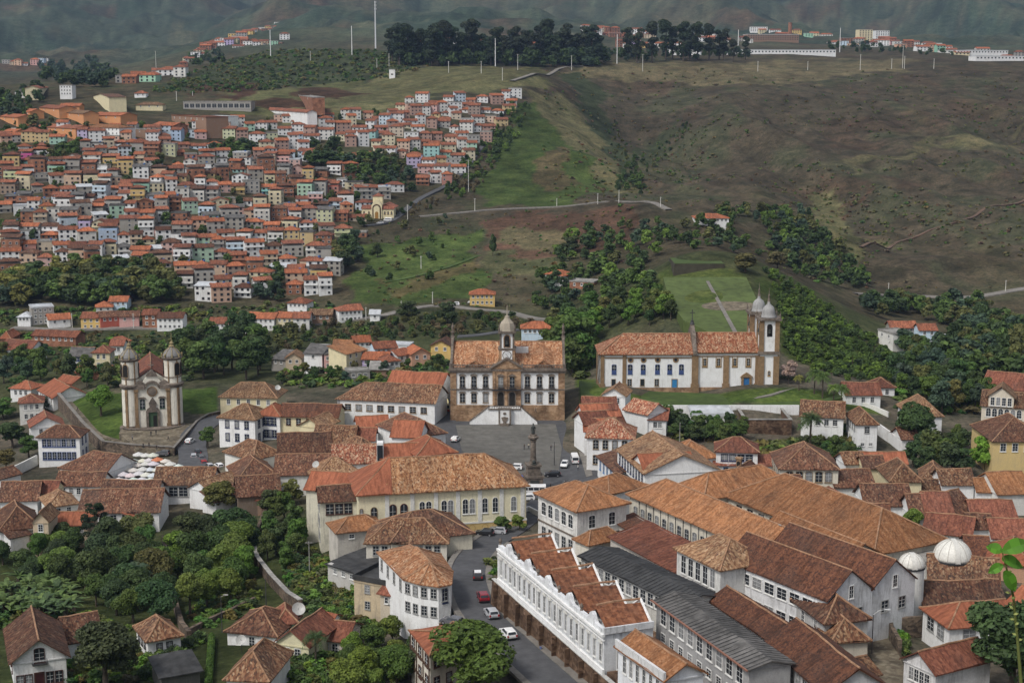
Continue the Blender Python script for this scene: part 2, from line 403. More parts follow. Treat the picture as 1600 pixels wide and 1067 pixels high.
def attr_ground():
 m, nt, b = newmat('ground')
 at = N(nt, 'ShaderNodeAttribute', attribute_name='cover'); pos = N(nt, 'ShaderNodeNewGeometry').outputs['Position']
 n1 = noise_tex(nt, pos, 0.55, 6.0, 0.7); n2 = noise_tex(nt, mapping(nt, pos, (0.05, 0.05, 0.16)), 1.0, 5.0, 0.65)
 r1 = ramp(nt, [(0.3, (0.5, 0.52, 0.5)), (0.55, (1.0, 1.0, 1.0)), (0.75, (1.55, 1.45, 1.3))]); nt.links.new(n1.outputs[0], r1.inputs[0])
 r2 = ramp(nt, [(0.35, (0.68, 0.75, 0.68)), (0.65, (1.25, 1.18, 1.15))]); nt.links.new(n2.outputs[0], r2.inputs[0])
 n3 = noise_tex(nt, pos, 0.16, 7.0, 0.78); r3 = ramp(nt, [(0.36, (0.55, 0.62, 0.58)), (0.52, (1.0, 1.0, 1.0)), (0.66, (1.2, 1.15, 1.1))]); nt.links.new(n3.outputs[0], r3.inputs[0])
 c = mix(nt, mix(nt, at.outputs['Color'], r1.outputs[0], 1.0, 'MULTIPLY'), r2.outputs[0], 1.0, 'MULTIPLY')
 c = mix(nt, c, r3.outputs[0], 1.0, 'MULTIPLY')
 nt.links.new(c, b.inputs['Base Color']); bump(nt, b, n1.outputs[0], 0.7, 0.5)
 b.inputs['Roughness'].default_value = 1.0; b.inputs['Specular IOR Level'].default_value = 0.05
 return m

M_GROUND = attr_ground()
M_WALL = stucco('plaster', (0.27, 0.24, 0.20), 0.42)
M_WALLMID = stucco('weathered_plaster', (0.22, 0.19, 0.15), 0.55)
M_WALLOLD = stucco('grimy_plaster', (0.13, 0.125, 0.12), 0.75)
ROOF = {
 'old':  tiles('roof_tiles_old', [(0.053,0.033,0.024),(0.120,0.055,0.032),(0.183,0.084,0.046),(0.240,0.138,0.076),(0.326,0.224,0.141)], lichen=0.40),
 'tan':  tiles('roof_tiles_tan', [(0.092,0.047,0.030),(0.183,0.091,0.050),(0.254,0.145,0.076),(0.311,0.195,0.109),(0.369,0.259,0.164)], lichen=0.30),
 'brown':tiles('roof_tiles_brown', [(0.044,0.026,0.020),(0.092,0.042,0.027),(0.136,0.060,0.036),(0.168,0.080,0.048),(0.240,0.152,0.096)], lichen=0.45),
 'dark': tiles('roof_tiles_dark', [(0.06,0.03,0.022),(0.105,0.045,0.028),(0.15,0.062,0.035),(0.175,0.078,0.045)], cell=(0.3,0.3), lichen=0.4),
 'red':  tiles('roof_tiles_red', [(0.127,0.047,0.032),(0.180,0.066,0.042),(0.226,0.085,0.052),(0.267,0.111,0.068)], lichen=0.35),
 'new':  tiles('roof_tiles_new', [(0.260,0.089,0.049),(0.303,0.106,0.057),(0.340,0.122,0.065)], lichen=0.15, vary=0.18),
 'orange':tiles('roof_tiles_orange', [(0.214,0.094,0.043),(0.285,0.125,0.055),(0.335,0.154,0.069),(0.379,0.202,0.107)], cell=(0.3,0.35), lichen=0.3),
 'mott': tiles('roof_tiles_mottled', [(0.120,0.048,0.032),(0.240,0.068,0.040),(0.320,0.112,0.060),(0.400,0.240,0.152),(0.480,0.360,0.256)], lichen=0.15),
 'hred': tiles('roof_tiles_hill_red', [(0.15,0.058,0.036),(0.23,0.083,0.048),(0.30,0.108,0.058),(0.35,0.14,0.08)], lichen=0.4),
 'hnew': tiles('roof_tiles_hill_orange', [(0.28,0.095,0.048),(0.36,0.12,0.056),(0.41,0.15,0.075)], lichen=0.3),
 'grey': plain('fibre_cement_sheet', (0.12,0.115,0.11), var=0.45, scale=0.6),
 'black':plain('dark_metal_sheet', (0.052,0.052,0.052), var=0.4, scale=0.7, rough=0.6),
 'metal':plain('light_metal_sheet', (0.48,0.50,0.52), var=0.25, scale=0.5, rough=0.5),
 'slab': plain('concrete_slab', (0.28,0.27,0.25), var=0.4, scale=0.6),
}
M_STONE = masonry('ochre_sandstone', [(0.24,0.145,0.085),(0.32,0.205,0.12),(0.40,0.27,0.17)], 0.9, pos=False)
M_STONED = plain('weathered_grey_stone', (0.17,0.14,0.115), var=0.5, scale=1.2)
M_OCHRE = plain('ochre_trim', (0.235,0.155,0.085), var=0.3, scale=1.5)
M_MASON = masonry('rubble_masonry', [(0.07,0.055,0.045),(0.13,0.10,0.075),(0.20,0.15,0.11)], 0.7)
M_BROWNWALL = masonry('stained_brown_masonry', [(0.075,0.045,0.03),(0.13,0.08,0.05),(0.19,0.125,0.085)], 0.8)
M_COBBLE = masonry('cobblestone', [(0.13,0.105,0.075),(0.18,0.15,0.105),(0.23,0.20,0.145)], 0.9)
M_ASPHALT = plain('asphalt', (0.082,0.083,0.088), var=0.25, scale=0.5, pos=True)
M_PLAZA = plain('square_paving', (0.125,0.12,0.108), var=0.3, scale=0.35, pos=True)
M_WALK = plain('paving_slabs', (0.20,0.185,0.165), var=0.3, scale=0.6, pos=True)
M_DIRT = plain('bare_earth', (0.13,0.085,0.06), var=0.4, scale=0.3, pos=True)
M_LAWN = plain('mown_lawn', (0.062,0.095,0.022), var=0.4, scale=0.35, pos=True, c2=(0.04,0.065,0.016))
M_CONC = plain('concrete', (0.30,0.29,0.27), var=0.4, scale=0.7)
M_PAINT = paint('paint')
M_CARP = paint('car_paint', 0.25, 0.5)
M_TINTWALL, _nt, _b = newmat('distant_plaster'); _n = N(_nt, 'ShaderNodeAttribute', attribute_name='tint'); _nt.links.new(_n.outputs['Color'], _b.inputs['Base Color'])
M_GLASS, _nt, _b = newmat('window_glass'); _b.inputs['Base Color'].default_value = (0.022, 0.026, 0.032, 1); _b.inputs['Roughness'].default_value = 0.12; _b.inputs['Specular IOR Level'].default_value = 0.5
M_DARK = plain('dark_interior', (0.02, 0.018, 0.016), var=0.3)
M_WOOD = plain('dark_wood', (0.075, 0.045, 0.03), var=0.4, scale=2.0)
M_IRON = plain('iron', (0.05, 0.05, 0.052), var=0.3, rough=0.55)
M_BRONZE = plain('bronze', (0.045, 0.05, 0.045), var=0.3, rough=0.5)
M_RUBBER = plain('rubber', (0.02, 0.02, 0.02), var=0.2)
M_CHROME = plain('hub_metal', (0.4, 0.4, 0.42), rough=0.35, var=0.1, metallic=0.6)
M_BARK = plain('bark', (0.10, 0.08, 0.06), var=0.5, scale=2.0)
M_LEAF = leafmat('leaves')
M_CANVAS = plain('canvas', (0.72, 0.71, 0.68), var=0.1, scale=1.0)
M_BRICK = masonry('hollow_brick', [(0.24,0.11,0.07),(0.30,0.14,0.085),(0.35,0.18,0.11)], 0.5, pos=False)
M_SKIN = plain('skin', (0.32, 0.19, 0.13), var=0.1)
M_HAIR = plain('hair', (0.02, 0.015, 0.012), var=0.1)
M_PETAL = leafmat('blossom', 0.25)

WC = dict(white=(0.74,0.745,0.74), offw=(0.66,0.655,0.62), cream=(0.66,0.585,0.38), yellow=(0.60,0.42,0.15), beige=(0.52,0.42,0.30), pink=(0.62,0.36,0.33),
          magenta=(0.50,0.10,0.28), mint=(0.36,0.60,0.44), green=(0.25,0.48,0.36), teal=(0.26,0.55,0.52), blue=(0.34,0.48,0.68), sky=(0.52,0.64,0.74), lilac=(0.46,0.38,0.60),
          red=(0.40,0.10,0.07), orange=(0.58,0.27,0.12), brick=(0.34,0.165,0.105), grey=(0.36,0.35,0.33), concrete=(0.30,0.285,0.26), brown=(0.25,0.155,0.105), lime=(0.55,0.58,0.33), peach=(0.64,0.43,0.29), salmon=(0.58,0.33,0.22))
FC = dict(stone=(0.24,0.175,0.105), blue=(0.045,0.075,0.20), dblue=(0.02,0.03,0.09), green=(0.05,0.09,0.06), brown=(0.07,0.03,0.022), white=(0.70,0.70,0.68), grey=(0.28,0.28,0.27), azure=(0.03,0.16,0.40), ochre=(0.36,0.22,0.07), dark=(0.03,0.03,0.03))

# ------------------------------------------------------------------ the land
def inpoly(x, y, poly):
 r = np.zeros(len(x), bool); n = len(poly); j = n - 1
 for i in range(n):
  xi, yi = poly[i]; xj, yj = poly[j]
  if yi != yj:
   c = ((yi > y) != (yj > y)) & (x < (xj - xi) * (y - yi) / (yj - yi) + xi); r ^= c
  j = i
 return r
def wpoly(pts): return [tuple(hit(*p)[:2]) for p in pts]

nr, nc = GX.shape
base = np.arange(nr * nc).reshape(nr, nc)
quads = np.stack([base[:-1, :-1], base[:-1, 1:], base[1:, 1:], base[1:, :-1]], -1).reshape(-1, 4)

gyw, gy = gy, gy / YS
# land cover: what grows or lies on each patch of ground
C = lambda *c: np.array(c)
scrub, scrubd, dry, green, soil, town, mount = C(.070,.058,.041), C(.040,.048,.026), C(.140,.118,.070), C(.058,.082,.026), C(.092,.048,.034), C(.10,.088,.070), C(.058,.072,.050)
jx = gx + fbm(gx, gy, 30, 3, 61) * (5 + gy * 0.012); jy = gy + fbm(gx, gy, 30, 3, 62) * (8 + gy * 0.03)
big = fbm(gx, gy, 120, 4, 70); med = fbm(gx, gy * 0.6, 26, 4, 71); fin = fbm(gx, gy, 9, 3, 72)
cov = np.repeat(town[None], len(gx), 0)
def blend(mask, c): 
 global cov
 m = np.clip(mask, 0, 1)[:, None]; cov = cov * (1 - m) + c[None] * m
left = 1 - sstep(-40, 20, gx + 40)
blend((1 - sstep(300, 340, gy)) * (1 - sstep(-55, -25, gx)), C(.045,.055,.022))
blend(sstep(430, 480, gy), C(.055,.062,.030))
blend(sstep(560, 640, gy), scrub * 0.9 + green * 0.1)
blend(sstep(640, 760, gy) * sstep(-0.1, 0.02, gx / np.maximum(gyw, 1)), scrub)
blend(sstep(600, 700, gy) * sstep(0.05, 0.35, med + big * 0.4) * 0.55, scrubd * 1.1)
blend(sstep(600, 700, gy) * sstep(0.12, 0.4, fbm(gx, gy * 0.5, 60, 4, 88)) * 0.35, dry * 0.6)
blend(sstep(600, 700, gy) * sstep(0.22, 0.45, fbm(gx, gy * 0.7, 45, 4, 93)) * 0.25, soil)
def area(pts, c, w=1.0, jit=True):
 blend(inpoly(jx if jit else gx, jy * YS if jit else gyw, wpoly(pts)).astype(float) * w, c)
area([(560,395),(640,375),(700,352),(745,348),(762,420),(768,470),(650,476),(540,466)], green)
area([(560,400),(640,388),(745,352),(752,378),(650,440),(560,450)], green * 1.15, 0.8)
area([(600,440),(700,425),(760,405),(765,425),(700,445),(600,455)], soil * 0.9 + green * 0.4, 0.7)
area([(790,178),(838,160),(900,200),(945,285),(900,318),(760,318),(735,290)], green * 0.92)
area([(835,240),(880,225),(900,290),(850,290)], soil * 0.8 + scrub * 0.5, 0.6)
area([(832,132),(880,148),(930,200),(965,240),(1002,300),(965,303),(905,235),(850,175)], dry * 0.72 + green * 0.25)
area([(430,190),(470,165),(560,122),(680,106),(860,106),(850,128),(800,140),(680,150),(590,176),(500,196)], dry * 0.62 + green * 0.35)
area([(300,160),(430,190),(560,122),(500,128),(380,150)], dry * 0.5 + green * 0.5)
area([(230,142),(330,100),(420,80),(640,80),(690,92),(560,120),(480,134),(350,142)], scrubd * 1.15)
area([(270,160),(330,130),(410,132),(395,152),(300,152)], soil * 0.62, 0.9); area([(455,138),(520,138),(565,150),(520,158),(450,152)], soil * 0.6, 0.9); area([(370,155),(450,158),(515,172),(500,180),(400,176)], soil * 0.6, 0.9)
area([(850,115),(960,100),(1420,92),(1420,112),(1260,128),(1150,132),(1010,130),(900,122)], dry * 0.75 + scrub * 0.2)
area([(745,338),(840,328),(985,320),(1000,345),(985,378),(900,402),(770,392)], soil * 0.75 + scrub * 0.35)
area([(780,358),(880,352),(905,385),(860,392),(775,385)], dry * 0.8)
area([(770,395),(890,392),(860,440),(770,440)], scrub * 0.7 + green * 0.4)
area([(870,118),(918,112),(955,190),(985,255),(1000,300),(975,290),(940,220),(900,160)], scrubd * 1.1)
area([(1000,262),(1060,215),(1075,185),(1040,200),(985,240)], scrubd * 1.2, 0.8)
area([(1258,312),(1308,305),(1345,370),(1400,382),(1330,398),(1285,380)], dry * 0.7 + green * 0.35)
area([(1290,345),(1360,290),(1370,300),(1310,350)], soil, 0.6); area([(1330,260),(1450,225),(1600,222),(1600,236),(1450,238),(1340,272)], dry * 0.75 + green * 0.2, 0.7)
area([(1030,428),(1165,428),(1192,516),(1140,525),(1070,505),(1030,465)], C(.075,.095,.030), 1, False)
area([(1195,425),(1250,452),(1330,512),(1400,562),(1430,620),(1330,590),(1230,560),(1210,480)], C(.050,.066,.022))
area([(92,622),(190,614),(192,700),(165,690),(130,660)], C(.062,.095,.024), 1, False); area([(285,606),(338,606),(338,645),(285,645)], C(.055,.085,.022), 1, False)
area([(900,590),(930,592),(948,612),(975,612),(1260,606),(1345,625),(1400,652),(1340,645),(1250,636),(1010,636),(906,630)], C(.068,.098,.026), 1, False)
area([(460,1000),(560,990),(600,1067),(440,1067)], C(.060,.095,.022)); area([(290,930),(350,930),(350,990),(300,990)], C(.055,.085,.022))
# far mountains: forest, thin grass and bare patches
mt = sstep(1750, 2300, gy)
blend(mt, mount)
blend(mt * sstep(0.0, 0.35, fbm(gx, gy, 260, 5, 101)), C(.040,.058,.040)); blend(mt * sstep(0.1, 0.4, fbm(gx, gy, 420, 5, 102)) * 0.6, C(.105,.085,.055))
blend(mt * sstep(0.3, 0.5, fbm(gx, gy, 180, 4, 103)) * 0.6, C(.10,.055,.040))
blend(mt * sstep(0.02, 0.3, fbm(gx, gy, 75, 4, 111)) * 0.6, C(.030,.044,.032)); blend(mt * sstep(0.15, 0.4, fbm(gx, gy * .6, 110, 4, 113)) * 0.5, C(.10,.095,.062))
cov *= (1 + 0.45 * fin + 0.3 * big + 0.35 * med * sstep(600, 700, gy))[:, None]
me = bpy.data.meshes.new('terrain')
me.from_pydata(np.stack([gx, gyw, gzv], -1).tolist(), [], quads.tolist())
ca = me.color_attributes.new('cover', 'FLOAT_COLOR', 'POINT')
ca.data.foreach_set('color', np.concatenate([np.clip(cov, 0.004, 1), np.ones((len(gx), 1))], 1).astype(np.float32).ravel())
me.materials.append(M_GROUND)
me.polygons.foreach_set('use_smooth', [True] * len(me.polygons))
terrain = struct(link('terrain', me))

def spline(pts, step=3.0):
 P = [np.array(p, float) for p in pts]; P = [2 * P[0] - P[1]] + P + [2 * P[-1] - P[-2]]; out = []
 for i in range(1, len(P) - 2):
  n = max(2, int(np.linalg.norm(P[i + 1] - P[i]) / step))
  for k in range(n):
   t = k / n
   out.append(0.5 * ((2 * P[i]) + (-P[i-1] + P[i+1]) * t + (2*P[i-1] - 5*P[i] + 4*P[i+1] - P[i+2]) * t*t + (-P[i-1] + 3*P[i] - 3*P[i+1] + P[i+2]) * t**3))
 out.append(P[-2]); return out
def strip(name, pts, w, mat, lift=0.2, world=False, step=3.0, kind='structure', thick=0.8):
 P = spline([p if world else hit(*p)[:2] for p in pts], step); P = np.array(P)[:, :2]
 T = np.gradient(P, axis=0); T /= np.linalg.norm(T, axis=1)[:, None]; Nn = np.stack([-T[:, 1], T[:, 0]], 1)
 L, Rr = P + Nn * w / 2, P - Nn * w / 2
 z = np.max([tz(L[:, 0], L[:, 1]), tz(P[:, 0], P[:, 1]), tz(Rr[:, 0], Rr[:, 1])], axis=0) + lift
 z = np.convolve(np.pad(z, 3, 'edge'), np.ones(7) / 7, 'valid')
 mb = MB()
 for i in range(len(P) - 1):
  a, b, c, d = (*L[i], z[i]), (*Rr[i], z[i]), (*Rr[i+1], z[i+1]), (*L[i+1], z[i+1])
  mb.face([a, b, c, d])
  mb.face([b, (b[0],b[1],b[2]-thick), (c[0],c[1],c[2]-thick), c]); mb.face([a, d, (d[0],d[1],d[2]-thick), (a[0],a[1],a[2]-thick)])
 o = link(name, mb.mesh(name, [mat])); o['kind'] = kind
 return o, P, z
def slab(name, pts, z, mat, thick=2.0):
 """flat paved area, corners given by sight lines on level z"""
 W = [at_z(px, py, z)[:2] for px, py in pts]
 if sum((W[i][0] - W[i-1][0]) * (W[i][1] + W[i-1][1]) for i in range(len(W))) > 0: W = W[::-1]
 mb = MB(); mb.face([(x, y, z) for x, y in W])
 for i in range(len(W)):
  a, b = W[i - 1], W[i]; mb.face([(a[0],a[1],z), (a[0],a[1],z-thick), (b[0],b[1],z-thick), (b[0],b[1],z)])
 return struct(link(name, mb.mesh(name, [mat])))
slab('asphalt_apron', [(640,700),(684,642),(690,600),(722,600),(712,658),(905,656),(905,590),(912,590),(914,640),(935,700),(965,760),(940,785),(880,800),(820,815),(800,800),(700,720)], 0.10, M_ASPHALT)
slab('square_paving', [(712,664),(868,662),(878,700),(872,742),(828,752),(760,735),(722,705)], 0.16, M_PLAZA)
slab('right_pavement', [(899,658),(908,656),(916,700),(926,742),(916,745),(903,700)], 0.22, M_WALK)
STREET = [(852,785),(828,806),(800,828),(768,848),(742,872),(731,902),(738,938),(757,974),(797,1012),(850,1060),(895,1100)]
street, SP_, SZ_ = strip('street', STREET, 7.6, M_ASPHALT, 0.2)
def offset_strip(name, off, w, mat, lift, i0=0, i1=None):
 P = SP_[i0:i1]; T = np.gradient(P, axis=0); T /= np.linalg.norm(T, axis=1)[:, None]; Nn = np.stack([-T[:, 1], T[:, 0]], 1)
 mb = MB(); a, b = P + Nn * (off - w / 2), P + Nn * (off + w / 2); z = SZ_[i0:i1] + lift
 for i in range(len(P) - 1):
  q = [(*a[i], z[i]), (*a[i+1], z[i+1]), (*b[i+1], z[i+1]), (*b[i], z[i])]
  mb.face(q[::-1])
  mb.face([q[0], q[1], (*a[i+1], z[i+1]-0.6), (*a[i], z[i]-0.6)]); mb.face([q[3], (*b[i], z[i]-0.6), (*b[i+1], z[i+1]-0.6), q[2]])
 return struct(link(name, mb.mesh(name, [mat])))
offset_strip('street_pavement', 4.5, 1.5, M_WALK, 0.14, 14); offset_strip('street_pavement', -4.4, 1.3, M_WALK, 0.14, 8)
slab('church_forecourt', [(186,676),(192,668),(290,666),(300,655),(338,642),(346,648),(308,664),(272,702),(212,700)], -6.75, M_COBBLE)
strip('church_street', [(352,652),(322,664),(305,680),(300,700),(302,722),(290,745)], 9.0, M_ASPHALT, 0.3)
strip('lower_street', [(1412,1110),(1392,1050),(1372,1000),(1366,965),(1376,945)], 5.0, M_COBBLE, 0.15)
strip('hill_road', [(655,339),(720,333),(800,327),(900,321),(985,317),(1045,329)], 4.6, M_WALK, 0.35)
strip('steep_lane', [(803,150),(775,198),(745,240),(705,285),(655,312),(612,345),(570,354)], 4.5, M_ASPHALT, 0.4)
strip('valley_road', [(20,513),(150,515),(300,515),(420,512),(520,504),(590,495),(625,487),(680,478),(740,483),(800,490),(860,500)], 6.0, M_WALK, 0.35)
strip('lower_valley_road', [(715,527),(750,524),(790,519),(860,508)], 5.0, M_ASPHALT, 0.35)
strip('hillside_highway', [(1335,459),(1400,464),(1480,466),(1540,462),(1600,452),(1660,443)], 7.0, M_WALK, 0.3)
strip('church_lawn_path', [(100,620),(125,648),(150,676),(165,684),(195,692)], 2.0, M_COBBLE, 0.2)
strip('meadow_track', [(600,442),(650,432),(700,418),(752,398)], 3.0, M_LAWN, 0.25); strip('hill_ditch', [(1345,388),(1400,380),(1450,362),(1500,345),(1560,322),(1620,300)], 2.6, M_DIRT, 0.5)
strip('plateau_track', [(800,128),(830,118),(870,110),(910,104)], 5.0, M_WALK, 0.4)
yc = hit(1140, 478)[1]; zc = hit(1140, 478)[2] + 1.0
def at_park(px, py, up=0.0):
 z = zc
 for _ in range(8): p = at_z(px, py, z + up); z = zc + .085 * (p[1] - yc)
 return p
def park_sheet(name, pts, up, mat, thick):
 P = [at_park(x, y, up) for x, y in pts]; mb = MB(); mb.face(P)
 for i in range(len(P)): a, b = P[i - 1], P[i]; mb.face([a, a - [0, 0, thick], b - [0, 0, thick], b][::-1])
 return struct(link(name, mb.mesh(name, [mat])))
park_sheet('park_lawn', [(1036,433),(1046,470),(1068,500),(1110,520),(1196,520),(1188,480),(1166,433)], 0, plain('park_grass', (0.085,0.115,0.034), var=.35, scale=.3, pos=True), 5)
park_sheet('round_terrace', [(1140 + 44 * math.cos(a * .2618), 478 + 7.2 * math.sin(a * .2618)) for a in range(24)][::-1], .1, M_COBBLE, .1)
park_sheet('park_path', [(1103,439),(1146,520),(1153,520),(1108,439)], .2, M_WALK, .1)
# upper park terrace with its dark bank, level lawns round the long church
a, b = hit(1050, 432), hit(1142, 433)
mb = MB(); mb.prism([(0, -9), (b[0] - a[0], -9), (b[0] - a[0] - 1, 4.6), (1, 4.6)], 0, 22); struct(link('park_bank', mb.mesh('park_bank', [plain('mossy_bank', (0.055,0.05,0.035), pos=True, scale=0.4)]), loc=(a[0], a[1], max(a[2], b[2]) - .5)))
mb = MB(); mb.box(1.2, b[0] - a[0] - 1.2, 0.3, 21.6, 4.5, 4.75); struct(link('park_upper_lawn', mb.mesh('park_upper_lawn', [M_LAWN]), loc=(a[0], a[1], max(a[2], b[2]) - .5)))
slab('church_lawn', [(905,594),(930,598),(943,609),(1215,618),(1262,608),(1300,608),(1322,620),(1256,635),(1012,634),(980,631),(908,630)], 6.6, M_LAWN, 5)
strip('front_lawn_path', [at_z(1010,629,6.6)[:2], at_z(1100,627,6.6)[:2], at_z(1190,625,6.6)[:2], at_z(1240,614,6.6)[:2]], 1.6, M_WALK, 0.05, True)

# ------------------------------------------------------------------ buildings
_wcache = {}; PANE2 = {}; M_CURTAIN = plain('curtained_pane', (.24, .245, .25), var=.5, scale=2.5, rough=.4)
def window_mesh(w, h, style, joined):
 """frame and glazing bars (slot 0), pane as its own mesh or slot 1"""
 key = (round(w, 2), round(h, 2), style, joined)
 if key in _wcache: return _wcache[key]
 fr, pn = MB(), MB()
 t = 0.13 if style != 'far' else 0.12
 def outline(wd, z0, z1, arch):
  if not arch: return [(-wd, z0), (wd, z0), (wd, z1), (-wd, z1)]
  r = wd * (1.0 if style == 'a' else 0.35); p = [(-wd, z0), (wd, z0)]
  k = 8
  for i in range(k + 1):
   an = math.pi * i / k; p.append((wd * math.cos(an), z1 - r + r * math.sin(an)))
  return p
 arch = style in ('a', 's')
 o, i = outline(w / 2 + t, -t, h + t, arch), outline(w / 2, 0.0, h, arch)
 n = len(o)
 for k in range(n):
  j = (k + 1) % n
  f = [(o[k][0], -0.11, o[k][1]), (o[j][0], -0.11, o[j][1]), (i[j][0], -0.11, i[j][1]), (i[k][0], -0.11, i[k][1])]
  fr.face(f); fr.face([(o[k][0], 0.02, o[k][1]), (o[j][0], 0.02, o[j][1]), (o[j][0], -0.11, o[j][1]), (o[k][0], -0.11, o[k][1])])
  fr.face([(i[j][0], 0.0, i[j][1]), (i[k][0], 0.0, i[k][1]), (i[k][0], -0.11, i[k][1]), (i[j][0], -0.11, i[j][1])])
 if style != 'far' and style != 'd':
  fr.box(-0.035, 0.035, -0.07, -0.03, 0, h * 0.96, 2)
  for q in ((0.5,) if h < 1.4 else (0.33, 0.66)): fr.box(-w / 2, -0.04, -0.065, -0.03, h * q - 0.03, h * q + 0.03, 2); fr.box(0.04, w / 2, -0.065, -0.03, h * q - 0.03, h * q + 0.03, 2)
 if style != 'far': fr.box(-w / 2 - t - 0.08, w / 2 + t + 0.08, -0.2, 0.01, -t - 0.14, -t - 0.002)
 pn.face([(x, -0.02, z) for x, z in i])
 if joined:
  for f in pn.f: fr.face([pn.v[q] for q in f], 1)
  res = (fr.mesh('window', [M_PAINT, M_GLASS, M_SASH]), None)
 else: res = (fr.mesh('window', [M_PAINT, M_GLASS, M_SASH]), pn.mesh('pane', [M_GLASS]))
 if res[1]: q = pn.mesh('pane', [M_CURTAIN]); PANE2[res[1].name] = q
 _wcache[key] = res
 return res
M_SASH = plain('sash_paint', (0.55, 0.56, 0.56), var=0.15)
def put_window(parent, x, y, z, rz, w, h, style='q', fc='white', joined=False, name='window'):
 a, b = window_mesh(w, h, style, joined)
 o = link(name, a, parent, FC[fc] if isinstance(fc, str) else fc, (x, y, z), rz)
 if b: link('pane', (PANE2 if rng.random() < .24 else {}).get(b.name, b), o)
 return o
def put_door(parent, x, y, z, rz, w, h, c, fc='stone', arch=False):
 mb = MB(); mb.box(-w/2, w/2, -0.1, 0.0, 0, h); mb.box(-0.02, 0.02, -0.12, -0.1, 0.1, h - 0.1)
 o = link('door', mb.mesh('door', [M_PAINT]), parent, c, (x, y, z), rz)
 f = MB(); f.box(-w/2 - 0.25, -w/2, -0.16, 0, 0, h + 0.25); f.box(w/2, w/2 + 0.25, -0.16, 0, 0, h + 0.25); f.box(-w/2, w/2, -0.16, 0, h, h + 0.25)
 link('door_frame', f.mesh('door_frame', [M_PAINT]), o, FC[fc])
 return o
_ph = [0.0, 0.0]
def wob(x, y): return 0.13 * math.sin(.46 * x + _ph[0]) * math.cos(.37 * y + _ph[1]) + 0.06 * math.sin(1.3 * x + .9 * y + _ph[1])
def slope(mb, e0, e1, r1, r0, sag=0.12, step=1.3, jit=0.07, thick=0.2, mat=0):
 e0, e1, r1, r0 = map(Vector, (e0, e1, r1, r0))
 L = (e1 - e0).length; S = max(((r0 + r1) / 2 - (e0 + e1) / 2).length, 0.1)
 nu, nv = max(1, min(40, int(L / step))), max(2, min(9, int(S / step)))
 du = (e1 - e0).normalized()
 def P(i, j):
  s, t = i / nu, j / nv
  p = e0.lerp(e1, s).lerp(r0.lerp(r1, s), t); z = p.z - sag * 4 * t * (1 - t)
  if 0 < j < nv and 0 < i < nu: z += jit * (rng.random() - 0.5) * 2
  return Vector((p.x, p.y, z + wob(p.x, p.y)))
 G = [[P(i, j) for i in range(nu + 1)] for j in range(nv + 1)]
 for j in range(nv):
  for i in range(nu):
   q = [G[j][i], G[j][i+1], G[j+1][i+1], G[j+1][i]]
   mb.face(q, mat, [((p - e0).dot(du), S * (jj / nv)) for p, jj in zip(q, (j, j, j+1, j+1))])
 dn = Vector((0, 0, thick))
 uvz = [(0, 0)] * 4
 for a, b in ((e0, e1), (e1, r1), (r0, e0)): mb.face([b, a, a - dn, b - dn], mat, [((b - e0).dot(du), 0), ((a - e0).dot(du), 0), ((a - e0).dot(du), .2), ((b - e0).dot(du), .2)])
 mb.face([r0 - dn, r1 - dn, e1 - dn, e0 - dn], mat, [(0, S), (L, S), (L, 0), (0, 0)])
